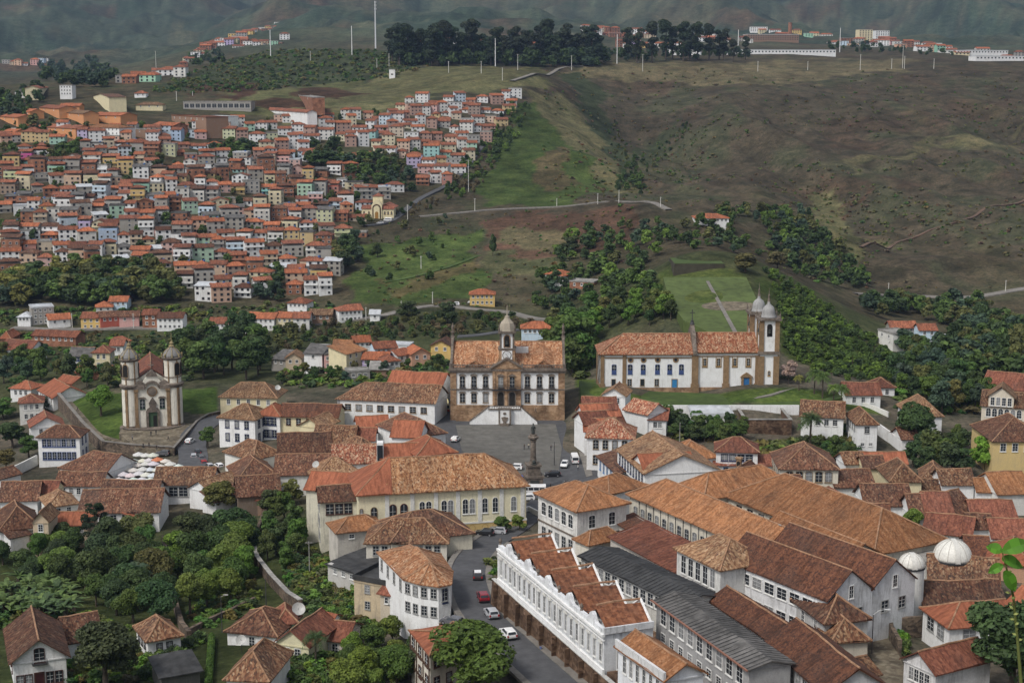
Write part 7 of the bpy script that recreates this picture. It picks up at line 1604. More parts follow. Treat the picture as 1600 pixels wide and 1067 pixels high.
# ------------------------------------------------------------------ vegetation
nrng = np.random.default_rng(5)
def leaves(lobes, n, size, seed, up=0.35, jit=0.3):
 """leaf sprays through and over a set of rounded masses: returns verts, faces"""
 g = np.random.default_rng(seed); L = np.array(lobes, float)
 vol = (L[:, 3] * L[:, 4] + L[:, 4] * L[:, 5]); pick = g.choice(len(L), n, p=vol / vol.sum())
 d = g.normal(size=(n, 3)); d /= np.linalg.norm(d, axis=1)[:, None]
 d[:, 2] = np.where((d[:, 2] < -.35) & (g.random(n) < .6), -d[:, 2], d[:, 2])
 r = g.random(n) ** .33 * .45 + .58
 c = L[pick, :3] + d * L[pick, 3:6] * r[:, None]
 nrm = d + g.normal(size=(n, 3)) * .55; nrm[:, 2] += up; nrm /= np.linalg.norm(nrm, axis=1)[:, None]
 a = np.cross(nrm, g.normal(size=(n, 3))); a /= np.linalg.norm(a, axis=1)[:, None]; b = np.cross(nrm, a)
 s = size * g.uniform(.6, 1.35, n)[:, None]
 V = np.stack([c - a * s, c - b * s * .55 + nrm * s * .12, c + a * s, c + b * s * .55 + nrm * s * .12], 1).reshape(-1, 3)
 F = np.arange(n * 4).reshape(n, 4)
 return V, F
def np_mesh(name, V, F, mats):
 me = bpy.data.meshes.new(name)
 me.from_pydata(V.tolist(), [], F.tolist())
 for m in mats: me.materials.append(m)
 return me
def lobes_round(g, R_, h, z0, n):
 out = []
 for k in range(n):
  a = g.uniform(0, 6.28); rr = R_ * math.sqrt(g.uniform(0, 1)) * .72; z = z0 + h * g.uniform(.12, .92)
  f = math.sqrt(max(.1, 1 - ((z - z0 - h * .45) / (h * .6)) ** 2)); s = R_ * g.uniform(.28, .46)
  out.append((rr * f * math.cos(a), rr * f * math.sin(a), z, s, s, s * .78))
 return out
def trunk_mesh(g, h, r, lobes, limb=7):
 mb = MB(); top = (g.uniform(-.3, .3), g.uniform(-.3, .3), h)
 mb.path([(0, 0, -1.5), (g.uniform(-.1, .1), 0, h * .4), top], [r * 1.3, r * .9, r * .55], 8)
 for l in g.sample(lobes, min(limb, len(lobes))):
  s = h * g.uniform(.6, 1.0); mid = (l[0] * .45, l[1] * .45, (s + l[2]) / 2)
  mb.path([(top[0] * s / h, top[1] * s / h, s), mid, l[:3]], [r * .42, r * .28, r * .1], 5)
 return mb
PROTO = {}
def proto(kind, variants, R_, h, z0, nl, n, size, tr, seed, up=.35):
 PROTO[kind] = []
 for v in range(variants):
  g = random.Random(seed + v); lb = lobes_round(g, R_ * g.uniform(.9, 1.1), h, z0, nl)
  V, F = leaves(lb, n, size, seed + v, up)
  PROTO[kind].append((np_mesh('crown', V, F, [M_LEAF]), trunk_mesh(g, z0 + h * .35, tr, lb).mesh('trunk', [M_BARK]), z0 + h, V, F))
proto('big', 3, 4.6, 7.0, 2.6, 22, 5200, .34, .34, 100)
proto('mid', 3, 3.4, 6.0, 2.0, 15, 2300, .42, .24, 200)
proto('far', 3, 3.6, 6.2, 1.6, 10, 240, 1.15, .22, 300)
proto('clip', 1, 3.4, 5.0, .6, 16, 4200, .24, .22, 400, 1.0)
proto('bush', 2, 2.2, 2.6, .0, 9, 240, .58, .12, 500)
def euc(seed):
 g = random.Random(seed); lb = []
 for k in range(18):
  z = g.uniform(9, 38); a = g.uniform(0, 6.28); rr = g.uniform(1.0, 5.2) * (1.1 - abs(z - 27) / 26); s = g.uniform(2.2, 4.2)
  lb.append((rr * math.cos(a), rr * math.sin(a), z, s, s, s * .85))
 V, F = leaves(lb, 2000, 1.1, seed, .2)
 mb = MB(); mb.path([(0, 0, -3), (.4, 0, 14), (.1, .2, 28), (0, 0, 37)], [.75, .6, .35, .12], 7)
 for l in lb[:8]: mb.path([(0.1, 0, l[2] - 5), l[:3]], [.2, .06], 4)
 return np_mesh('crown', V, F, [M_LEAF]), mb.mesh('trunk', [M_BARK]), 41.0
EUC = [euc(700 + k) for k in range(4)]
GREENS = dict(dark=(0.055,0.090,0.035), mid=(0.083,0.135,0.037), light=(0.131,0.206,0.043), olive=(0.122,0.131,0.048), yellow=(0.188,0.188,0.053), blue=(0.060,0.098,0.065), brown=(0.144,0.115,0.069), bright=(0.138,0.250,0.037))
def tree(px, py, h, kind, c, label, name='broadleaf_tree', group=None, wide=1.0, at=None, v=None):
 p = hit(px, py) if at is None else at
 P = PROTO[kind][rng.randrange(len(PROTO[kind])) if v is None else v]; s = h / P[2]
 t = root(name, label, 'tree' if 'tree' in name else 'shrub', tuple(p), rng.uniform(0, 6.28), group); t.scale = (s * wide, s * wide, s)
 c = GREENS[c] if isinstance(c, str) else c
 link('trunk', P[1], t); link('crown', P[0], t, tuple(x * rng.uniform(.85, 1.15) for x in c))
 return t
def scatter(poly, step, jitter=.45):
 xs, ys_ = [q[0] for q in poly], [q[1] for q in poly]; out = []; y = min(ys_); k = 0
 while y < max(ys_):
  x = min(xs) + (k % 2) * step / 2
  while x < max(xs):
   a, b = x + rng.uniform(-jitter, jitter) * step, y + rng.uniform(-jitter, jitter) * step * .6
   if inp(a, b, poly): out.append((a, b))
   x += step
  y += step * .6; k += 1
 return out
NT = 0
def wood(poly, step, h0, h1, kind, cs, label, group, name='woodland_tree'):
 global NT
 for a, b in scatter(poly, step): tree(a, b, rng.uniform(h0, h1), kind, rng.choice(cs), label, name, group, rng.uniform(.85, 1.2)); NT += 1
DK = ['dark', 'dark', 'mid', 'mid', 'olive', 'blue']
wood([(284,545),(330,530),(415,530),(428,590),(345,606),(290,585)], 24, 11, 15, 'mid', ['dark', 'mid', 'dark'], 'dark dense tree in the grove right of the round-towered church', 'grove beside the church')
wood([(0,560),(60,556),(110,585),(190,592),(188,612),(110,606),(40,604),(0,600)], 20, 7, 11, 'mid', DK, 'tree in the hollow left of the round-towered church', 'trees left of the church')
wood([(425,588),(540,585),(590,572),(690,560),(702,600),(640,590),(560,592),(525,612),(440,608)], 22, 3.5, 6, 'mid', DK, 'leafy tree between the hollow houses and the white hall', 'trees behind the hall')
wood([(930,520),(1060,505),(1070,485),(1030,465),(950,470),(900,500)], 20, 6, 10, 'mid', ['mid', 'olive', 'light', 'dark'], 'tree on the slope behind the long church', 'trees behind the long church')
wood([(1395,575),(1470,580),(1530,600),(1545,638),(1480,652),(1430,632),(1395,610)], 19, 7, 11, 'mid', DK, 'tree in the dark grove left of the ornate gable house', 'grove at the right')
wood([(0,880),(40,868),(110,862),(150,880),(170,930),(150,965),(100,940),(60,930),(0,930)], 36, 5.5, 8, 'big', ['dark', 'mid', 'dark'], 'dark garden tree above the banana plants, lower left', 'lower left garden trees')
wood([(120,905),(170,860),(250,870),(258,935),(258,985),(190,975),(130,960)], 30, 7, 11, 'big', ['dark', 'mid', 'dark', 'olive'], 'dark tree in the thicket left of the mossy garden wall', 'thicket by the mossy wall')
wood([(270,862),(330,850),(392,850),(392,915),(370,955),(300,965),(275,930)], 34, 7, 10, 'big', ['mid', 'dark', 'light'], 'green tree right of the mossy garden wall', 'trees right of the mossy wall')
wood([(404,800),(440,800),(470,850),(470,890),(440,900),(412,880)], 26, 5, 8, 'mid', ['dark', 'mid'], 'shrubby tree between the curved retaining wall and the grimy wing', 'trees below the grimy wing')
wood([(540,1010),(600,992),(650,1000),(665,1060),(640,1095),(540,1095)], 34, 4.5, 7, 'big', ['mid', 'light', 'dark'], 'green tree on the slope left of the timbered house', 'trees on the central slope')
wood([(1410,720),(1500,700),(1530,745),(1480,750),(1430,748)], 22, 6, 10, 'mid', ['dark', 'dark', 'mid'], 'dark tree below the brown low house at right', 'dark trees left of the yellow villa')
for x in range(612, 940, 8):
 e = EUC[rng.randrange(4)]; p = hit(x + rng.uniform(-4, 4), 100 + rng.uniform(-3, 4), 0, 1400); t = root('eucalyptus_tree', 'tall dark eucalyptus tree in the wood on the skyline', 'tree', tuple(p), rng.uniform(0, 6), 'skyline eucalyptus wood'); s = rng.uniform(.78, 1.2); t.scale = (s * 1.25, s * 1.25, s); link('trunk', e[1], t); link('crown', e[0], t, tuple(q * rng.uniform(.8, 1.1) for q in (.042, .064, .038)))
for x in list(range(985, 1010, 14)) + list(range(1022, 1165, 14)):
 e = EUC[rng.randrange(4)]; p = hit(x + rng.uniform(-4, 4), 96 + rng.uniform(-3, 3), 0, 1400); t = root('eucalyptus_tree', 'eucalyptus tree in the thinner right-hand stand on the skyline', 'tree', tuple(p), rng.uniform(0, 6), 'right eucalyptus stand'); s = rng.uniform(.55, 1.05) if x > 1110 else rng.uniform(.8, 1.2); t.scale = (s * 1.2, s * 1.2, s); link('trunk', e[1], t); link('crown', e[0], t, tuple(q * rng.uniform(.8, 1.1) for q in (.042, .064, .038)))
for a in [(158,650,10.5,'big','bright','rounded light green tree standing on the church lawn',1.1), (740,1090,12,'big','mid','big leafy green tree at the bottom centre before the timbered house',1.35), (165,1075,11.5,'big','dark','big dark tree at the lower left beside the hipped cottage',1.25),
          (88,872,6.5,'clip','light','clipped bright green dome-shaped tree, upper of the pair',1.0), (92,908,7.5,'clip','light','clipped bright green dome-shaped tree, lower of the pair',1.15), (1400,968,6.5,'big','light','spreading light green tree in the courtyard before the twin gables',1.2), (1580,1090,15,'big','dark','big dark tree in the bottom right corner',1.15),
          (538,424,11,'mid','dark','big round dark tree at the right end of the hillside houses',1.5), (590,402,8,'mid','dark','lone round tree in the green meadow',1.0), (505,262,12,'mid','dark','broad dark tree crown among the upper hillside houses',2.4), (325,700,7,'mid','mid','small tree by the street right of the church',1.1),
          (900,575,19,'mid','mid','tall dark green tree between the museum and the long church',1.3), (885,560,15,'mid','mid','tree behind the museum right corner',1.2), (1430,700,13,'big','dark','large dark tree right of the sloping white wall',1.2), (1540,735,10,'mid','bright','bright green tree before the yellow villa',1.1),
          (1425,835,6,'big','light','small round tree behind the small dome',1.0), (454,790,7,'mid','olive','olive tree at the left end of the red-roofed wing',1.1), (345,800,8,'big','olive','loose olive tree below the three-window house',1.4), (365,850,9,'big','dark','dark tree below the brown shed',1.3), (300,850,8,'big','dark','thin tree in the garden below the three-window house',1.3),
          (30,620,8,'mid','dark','dark tree at the left edge beside the red-roofed houses',1.3), (70,640,5,'mid','blue','round dark bush-like tree beside the church wall house',1.5), (20,700,9,'mid','dark','dark tree at the left edge below the white house',1.6), (45,715,7,'mid','mid','tree left of the balconied house',1.4), (10,735,7,'mid','olive','tree at the left edge above the white garden wall',1.4), (5,655,8,'mid','mid','tree at the far left edge level with the church door',1.5),
          (1215,420,9,'mid','olive','bushy tree at the top right of the park',1.6), (1165,425,8,'mid','olive','broad olive tree at the park terrace corner',1.8), (880,640,0,'','','',0), (1060,670,6,'mid','dark','dark tree in the yard left of the blue gate',1.3), (1085,690,5,'mid','dark','small dark tree in front of the blue gate building',1.2), (785,835,4.5,'mid','mid','shrub at the top of the descending street',1.3), (812,830,4,'mid','light','bush below the corner palace wing',1.3),
          (700,505,10,'mid','dark','tree by the valley road left of the museum',1.3), (640,500,9,'mid','dark','tree clump by the valley road in the centre',1.6), (770,400,12,'mid','dark','slim dark tree at the edge of the green field',.5), (893,395,9,'mid','dark','round dark tree left of the central wood',1.5)]:
 if a[6]: tree(a[0], a[1], a[2], a[3], a[4], a[5], 'broadleaf_tree', None, a[6])
# pink blossom tree beside the long church
t = tree(1232, 600, 8, 'mid', (.42, .27, .27), 'pale pink blossoming tree beside the twin-domed church', 'blossom_tree')
wood([(1244,696),(1300,704),(1336,712),(1330,734),(1250,738)], 20, 4, 7, 'mid', ['dark', 'mid'], 'garden tree below the white villa hedge', 'villa garden trees')
wood([(1040,662),(1080,668),(1160,672),(1162,702),(1120,700),(1048,688)], 16, 4, 7, 'mid', ['dark', 'mid'], 'dark yard tree left of the blue gate', 'yard trees')
wood([(866,530),(925,505),(932,560),(905,596),(888,590),(872,560)], 17, 9, 14, 'mid', ['dark', 'mid', 'mid'], 'tall tree in the grove between museum and long church', 'grove between museum and church')
# --- palms, bananas, monkey puzzle
def palm_mesh(g, h, nf, L, dead=True):
 tr = MB(); tr.path([(0, 0, -1), (.1, 0, h * .5), (0, .05, h)], [.26, .2, .17], 8)
 cr = MB()
 for k in range(nf):
  a = k * 2.399; el = g.uniform(.1, 1.15); l = L * g.uniform(.8, 1.1); pts = []
  for i in range(8):
   s = i / 7; r = l * s * math.cos(el) * (1 - .1 * s); z = h + l * s * math.sin(el) - (1.5 - el * .5) * l * .55 * s * s
   pts.append(Vector((r * math.cos(a), r * math.sin(a), z)))
  sd_ = Vector((-math.sin(a), math.cos(a), 0))
  for i in range(7):
   p, q = pts[i], pts[i + 1]; w = l * .24 * math.sin(math.pi * (i + 1.2) / 9.2)
   for sg in (-1, 1):
    for f_ in (0, .33, .66):
     b = p.lerp(q, f_); e = b + sd_ * sg * w + (q - p) * .7 - Vector((0, 0, w * .55)); cr.face([b, b.lerp(q, .35), e])
 return tr.mesh('trunk', [M_BARK]), cr.mesh('crown', [M_LEAF])
PALM = [palm_mesh(random.Random(k), 6.0, 48, 3.5) for k in (1, 2)]
for (px, py, h, c, l) in [(217,938,8.5,'blue','feathery palm in the middle of the dark lower-left garden'), (1266,702,11,'dark','tall dark palm before the white house with mottled roof'), (248,795,5,'mid','small palm below the long white three-window house'), (493,1040,6.5,'dark','palm beside the cream cottage, lower centre left'), (640,975,4,'mid','little palm before the curved corner house'),
  (1272,615,8,'mid','palm on the church lawn, leftmost of the group'), (1285,622,8.5,'mid','palm on the church lawn, second of the group'), (1302,632,6.5,'light','palm on the church lawn, nearest of the group'), (1314,640,8,'mid','tallest near palm at the lawn wall corner'), (1248,610,5,'yellow','small yellowish palm beside the long church'), (1282,662,3.5,'mid','short palm in the villa garden'), (1332,575,6,'mid','palm at the edge of the wooded spur'), (1030,655,4.5,'mid','small palm among the red roofs below the lawn wall'), (1298,700,0,'','')]:
 if not h: continue
 m = PALM[rng.randrange(2)]; p = hit(px, py); t = root('palm_tree', l, 'palm', tuple(p), rng.uniform(0, 6)); s = h / 7.0; t.scale = (s, s, s); link('trunk', m[0], t); link('crown', m[1], t, tuple(q * 1.1 for q in GREENS[c]))
def banana_mesh(g):
 st = MB()
 for k in range(3): st.tube((g.uniform(-.4, .4), g.uniform(-.4, .4), -.5), (g.uniform(-.3, .3), g.uniform(-.3, .3), 2.2), .2, .13, 7)
 lf = MB()
 for k in range(13):
  a = g.uniform(0, 6.28); el = g.uniform(.55, 1.3); l = g.uniform(1.8, 2.9); w = .34; sd_ = Vector((-math.sin(a), math.cos(a), 0)); z0 = g.uniform(1.6, 2.3); pr = None
  for i in range(7):
   s = i / 6; r = l * s * math.cos(el) * 1.2; z = z0 + l * s * math.sin(el) - l * .5 * s * s; c = Vector((r * math.cos(a), r * math.sin(a), z)); ww = w * math.sin(math.pi * (s * .9 + .06)) + .02
   row_ = (c - sd_ * ww + Vector((0, 0, -.1 * ww)), c, c + sd_ * ww + Vector((0, 0, -.1 * ww)))
   if pr: lf.face([pr[0], pr[1], row_[1], row_[0]]); lf.face([pr[1], pr[2], row_[2], row_[1]])
   pr = row_
 return st.mesh('stem', [M_BARK]), lf.mesh('leaf_crown', [M_LEAF])
BAN = [banana_mesh(random.Random(k)) for k in (5, 6, 7)]
for (px, py) in scatter([(0,925),(60,912),(112,925),(115,975),(60,975),(0,965)], 17): 
 m = BAN[rng.randrange(3)]; t = root('banana_plant', 'banana plant with broad arching leaves in the lower-left clump', 'banana plant', tuple(hit(px, py)), rng.uniform(0, 6), 'banana clump at the lower left'); s = rng.uniform(1.1, 1.7); t.scale = (s, s, s); link('stem', m[0], t); link('leaf_crown', m[1], t, rng.choice([(.10, .16, .05), (.13, .19, .065), (.08, .13, .055)]))
for (px, py) in [(362, 912), (374, 905), (352, 905), (182, 880)]:
 m = BAN[rng.randrange(3)]; t = root('banana_plant', 'pale green banana plant right of the mossy garden wall', 'banana plant', tuple(hit(px, py)), rng.uniform(0, 6), 'pale banana plants'); s = rng.uniform(1.4, 1.8); t.scale = (s, s, s); link('stem', m[0], t); link('leaf_crown', m[1], t, (.16, .22, .07))
p = hit(150, 862); t = root('monkey_puzzle_tree', 'dark tiered monkey-puzzle tree in front of the broad brown roof', 'tree', tuple(p)); lb = []
g = random.Random(9)
for k in range(26):
 z = g.choice([6.2, 8.0, 9.6, 11.2, 12.4]); rr = (13.6 - z) * .55 + .9; a = g.uniform(0, 6.28); lb.append((rr * math.cos(a) * g.uniform(.5, 1), rr * math.sin(a) * g.uniform(.5, 1), z, .95, .95, .6))
V, F = leaves(lb, 4200, .26, 91, .6); m = MB(); m.path([(0, 0, -2), (0, 0, 12.4)], [.34, .14], 8)
for l in lb: m.tube((0, 0, l[2] - .7), l[:3], .08, .04, 4)
part(t, 'trunk', m, M_BARK); link('crown', np_mesh('crown', V, F, [M_LEAF]), t, (.026, .044, .022))
# --- hedges
def hedge(label, pts, w, h, c):
 P = np.array([hit(*q) for q in pts]); lb = []
 for a, b in zip(P[:-1], P[1:]):
  n = max(2, int(np.linalg.norm(b - a) / (w * .6)))
  for k in range(n + 1):
   q = a + (b - a) * k / n - P[0]; lb.append((q[0], q[1], q[2] + h * .5, w * .62, w * .62, h * .55))
 V, F = leaves(lb, int(len(lb) * 200), .16, 77, .5); t = root('hedge', label, 'hedge', tuple(P[0])); link('foliage', np_mesh('foliage', V, F, [M_LEAF]), t, c)
 m = MB()
 for l in lb[::2]: m.tube((l[0], l[1], l[2] - h), (l[0], l[1], l[2]), .06, .03, 5)
 part(t, 'stems', m, M_BARK)
hedge('narrow clipped bright green hedge beside the path, lower left', [(331, 1000), (329, 1030), (326, 1072)], 1.1, 1.6, (.075, .14, .028)); hedge('dark sprawling hedge along the garden behind the black shed', [(222, 1060), (245, 1042), (280, 1018), (312, 1002)], 1.8, 2.0, (.032, .055, .022)); hedge('trimmed green hedge in the garden below the white villa', [(1262, 712), (1300, 716), (1334, 718)], 2.4, 2.2, (.05, .09, .022))
hedge('low hedge behind the twin-domed towers', [(1218, 592), (1240, 594), (1262, 597)], 1.6, 1.2, (.04, .06, .025))
# --- woods that read as one mass, scrub on the slopes
M_LEAFW = M_LEAF.copy(); M_LEAFW.name = 'woodland_leaves'
_nt = M_LEAFW.node_tree
_at = _nt.nodes.new('ShaderNodeAttribute'); _at.attribute_name = 'tint'
for l_ in list(_nt.links):
 if l_.from_node.type == 'OBJECT_INFO': s_ = l_.to_socket; _nt.links.remove(l_); _nt.links.new(_at.outputs['Color'], s_)
def mass(name, label, cat, plants):
 """plants: (point, kind, scale, colour)"""
 Vs, Fs, Cs, off = [], [], [], 0
 for p, kind, s, wd, c in plants:
  _, _, _, V, F = PROTO[kind][rng.randrange(len(PROTO[kind]))]; a = rng.uniform(0, 6.28); ca, sa = math.cos(a), math.sin(a)
  W = np.stack([(V[:, 0] * ca - V[:, 1] * sa) * s * wd + p[0], (V[:, 0] * sa + V[:, 1] * ca) * s * wd + p[1], V[:, 2] * s + p[2] - .3], 1)
  Vs.append(W); Fs.append(F + off); off += len(V); Cs.append(np.repeat(np.array([[*c, 1.0]]), len(V), 0))
 me = np_mesh(name, np.concatenate(Vs), np.concatenate(Fs), [M_LEAFW])
 a = me.color_attributes.new('tint', 'FLOAT_COLOR', 'POINT'); a.data.foreach_set('color', np.concatenate(Cs).astype(np.float32).ravel())
 o = link(name, me); tag(o, label, cat); return stuff(o)
def plants(poly, step, h0, h1, cs, kind='far', wd=(.9, 1.3), near=130):
 out = []
 for a, b in scatter(poly, step):
  c = GREENS[rng.choice(cs)]; f = rng.uniform(.75, 1.25); out.append((hit(a, b, 0, near), kind, rng.uniform(h0, h1) / PROTO[kind][0][2], rng.uniform(*wd), tuple(q * f for q in c)))
 return out
proto('tuft', 2, 1.8, 1.7, -.2, 5, 46, .75, .1, 600)
proto('midf', 3, 3.5, 6.0, 1.2, 12, 430, .82, .22, 650)
mass('valley_woodland', 'dark woodland strip below the hillside houses at left', 'woodland', plants([(0,442),(90,428),(200,424),(275,446),(290,476),(215,474),(130,482),(60,474),(0,484)], 15, 8, 13, DK + ['yellow', 'olive'], 'midf'))
mass('road_bank_thicket', 'thicket on the bank below the valley road', 'thicket', plants([(285,520),(420,517),(530,509),(620,500),(690,492),(780,497),(860,514),(860,526),(790,516),(700,530),(640,536),(560,536),(430,550),(300,542)], 12, 2.5, 5, ['dark', 'mid', 'olive', 'olive', 'brown']))
mass('central_woodland', 'mixed woodland filling the central valley', 'woodland', plants([(870,372),(930,355),(1000,350),(1080,352),(1180,362),(1195,405),(1140,398),(1050,398),(1000,420),(1020,455),(1000,475),(930,475),(860,500),(820,480),(840,440),(870,415)], 20, 4.5, 9, DK + ['mid', 'light', 'dark'], 'midf'))
mass('spur_scrub', 'dense green scrub covering the spur right of the long church', 'scrub', plants([(1195,425),(1225,432),(1262,455),(1330,508),(1398,560),(1402,600),(1330,598),(1262,575),(1228,555),(1220,500),(1208,460)], 8.5, 1.5, 3.6, ['mid', 'light', 'mid', 'mid', 'dark', 'light'], 'far', (.9, 1.6)))
mass('right_valley_woodland', 'woodland in the valley at the right below the highway', 'woodland', plants([(1400,474),(1480,476),(1530,480),(1600,520),(1600,600),(1520,596),(1470,590),(1410,575),(1400,545),(1470,548),(1500,530),(1470,505),(1420,498),(1370,500),(1345,480)], 14, 6, 10, DK, 'midf'))
mass('gully_thicket', 'trees and scrub in the gullies left of the bare hill', 'thicket', plants([(1190,330),(1260,335),(1290,380),(1330,410),(1370,450),(1310,452),(1240,430),(1200,405)], 15, 5, 9, DK + ['light']) + plants([(985,250),(1010,245),(1010,305),(960,300)], 11, 3, 6, ['dark', 'mid']) + plants([(945,195),(965,190),(985,250),(960,250)], 9, 2, 4, ['dark', 'olive'])+ plants([(1000,262),(1075,188),(1085,195),(1015,275)], 9, 2, 4, ['dark', 'mid', 'olive']) + plants([(1110,330),(1200,322),(1210,345),(1110,352)], 14, 4, 8, DK))
mass('lane_edge_scrub', 'scrub and small trees along the steep lane', 'scrub', plants([(690,292),(745,238),(800,160),(828,165),(815,215),(775,262),(745,300),(700,318)], 11, 3, 6.5, ['mid', 'dark', 'light', 'brown']) + plants([(640,320),(690,310),(680,330),(640,335)], 10, 2, 4, ['dark', 'brown']))
mass('hillside_tree_clumps', 'tree clumps scattered between the hillside houses', 'trees', sum([plants(h_, 13, 6, 10, DK, 'midf') for h_ in HOLES[:5] + HOLES[6:9]], []) + [(hit(rng.uniform(0, 700), rng.uniform(190, 440)), 'far', rng.uniform(.4, .9), 1.0, GREENS[rng.choice(DK)]) for _ in range(260)] + plants([(0,205),(60,200),(240,205),(330,192),(320,205),(200,212),(60,222),(0,225)], 13, 4, 8, DK) + plants([(440,190),(590,176),(600,184),(440,198)], 12, 3, 6, DK))
mass('upper_left_woodland', 'dark woodland in the upper left valley', 'woodland', plants([(60,102),(150,96),(185,125),(170,142),(110,142),(60,125)], 11, 9, 16, ['dark', 'blue']) + plants([(0,150),(60,140),(60,175),(20,190),(0,185)], 12, 6, 11, DK) + plants([(30,180),(60,176),(56,200),(20,205)], 11, 5, 9, DK) + plants([(290,90),(340,80),(350,100),(300,105)], 8, 6, 10, DK) + plants([(1290,70),(1480,78),(1490,88),(1300,84)], 12, 6, 11, ['dark', 'blue', 'lilac' if 'lilac' in GREENS else 'dark'], near=1250))
sc = []
for k in range(4600):
 a, b = rng.uniform(850, 1610), rng.uniform(108, 450)
 p = hit(a, b)
 if p[1] < 800: continue
 if float(fbm(np.array([p[0]]), np.array([p[1]]), 70, 3, 300)[0]) + rng.uniform(-.35, .35) < .04: continue
 sc.append((p, 'tuft', rng.uniform(.3, 1.0), rng.uniform(.9, 1.8), tuple(q * rng.uniform(.8, 1.3) for q in GREENS[rng.choice(['mid', 'olive', 'olive', 'brown', 'brown'])])))
mass('hill_scrub', 'low scattered bushes on the bare right-hand hill', 'scrub', sc)
mass('eucalyptus_understorey', 'dark understorey below the skyline eucalyptus', 'thicket', plants([(606,88),(940,88),(940,106),(620,104)], 9, 10, 20, ['dark', 'blue', 'dark'], near=1400) + plants([(940,84),(1170,84),(1170,94),(940,98)], 11, 6, 12, ['dark', 'blue'], near=1400))
sc = []
for k in range(1300):
 a, b = rng.uniform(230, 700), rng.uniform(76, 146)
 if not inp(a, b, [(225,146),(330,100),(420,78),(640,78),(700,94),(640,118),(500,136),(350,146)]): continue
 sc.append((hit(a, b), 'tuft', rng.uniform(.7, 1.8), rng.uniform(.9, 1.6), tuple(q * rng.uniform(.8, 1.3) for q in GREENS[rng.choice(['dark', 'mid', 'olive'])])))
for k in range(300):
 a, b = rng.uniform(560, 980), rng.uniform(330, 480); sc.append((hit(a, b), 'tuft', rng.uniform(.3, .8), 1.2, tuple(q * rng.uniform(.8, 1.3) for q in GREENS[rng.choice(['mid', 'olive', 'brown'])])))
mass('upper_slope_scrub', 'bushy scrub on the upper left slope and meadows', 'scrub', sc)
sc = []
for poly, st_ in (([(440,880),(560,900),(600,960),(560,1000),(470,950)], 9), ([(290,860),(400,870),(400,960),(300,985)], 11), ([(430,1020),(540,1010),(640,1067),(430,1075)], 12), ([(0,930),(120,960),(200,985),(200,1067),(100,1067),(110,1010),(0,980)], 12), ([(320,1000),(260,1060),(200,1067),(220,1010)], 11), ([(480,860),(520,880),(500,920),(450,900)], 8), ([(760,860),(800,905),(830,960),(818,965),(765,900)], 12), ([(1400,990),(1420,1020),(1410,1030),(1398,1000)], 7)):
 for a, b in scatter(poly, st_): sc.append((hit(a, b), 'bush', rng.uniform(.25, .75), rng.uniform(.9, 1.6), tuple(q * rng.uniform(.8, 1.3) for q in GREENS[rng.choice(['mid', 'light', 'olive', 'dark'])])))
mass('garden_undergrowth', 'low undergrowth in the gardens of the lower slopes', 'undergrowth', sc)
sc = []
for poly, st_ in (([(0,486),(290,480),(330,500),(0,508)], 9), ([(0,522),(285,520),(330,560),(290,600),(190,612),(110,560),(0,556)], 11), ([(430,560),(700,545),(705,600),(440,612)], 11), ([(860,505),(935,500),(935,560),(905,600),(890,560)], 10), ([(1390,600),(1540,600),(1540,650),(1400,650)], 12), ([(290,480),(520,476),(520,500),(300,508)], 11), ([(720,560),(880,540),(880,555),(720,570)], 10), ([(1150,694),(1262,694),(1262,738),(1110,716)], 9), ([(1262,660),(1340,668),(1340,712),(1262,706)], 9), ([(1060,655),(1160,655),(1160,690),(1060,690)], 10)):
 for a, b in scatter(poly, st_): sc.append((hit(a, b), 'tuft', rng.uniform(.6, 1.5), rng.uniform(.9, 1.6), tuple(q * rng.uniform(.8, 1.3) for q in GREENS[rng.choice(['mid', 'light', 'olive', 'dark'])])))
sc += plants([(1612,540),(1760,540),(1760,1000),(1612,1000)], 46, 6, 11, DK, 'midf') + plants([(-150,560),(-12,560),(-12,1000),(-150,1000)], 46, 5, 10, DK, 'midf')
mass('valley_undergrowth', 'low bushes and weeds between the valley houses', 'undergrowth', sc)
print('TREES', NT)

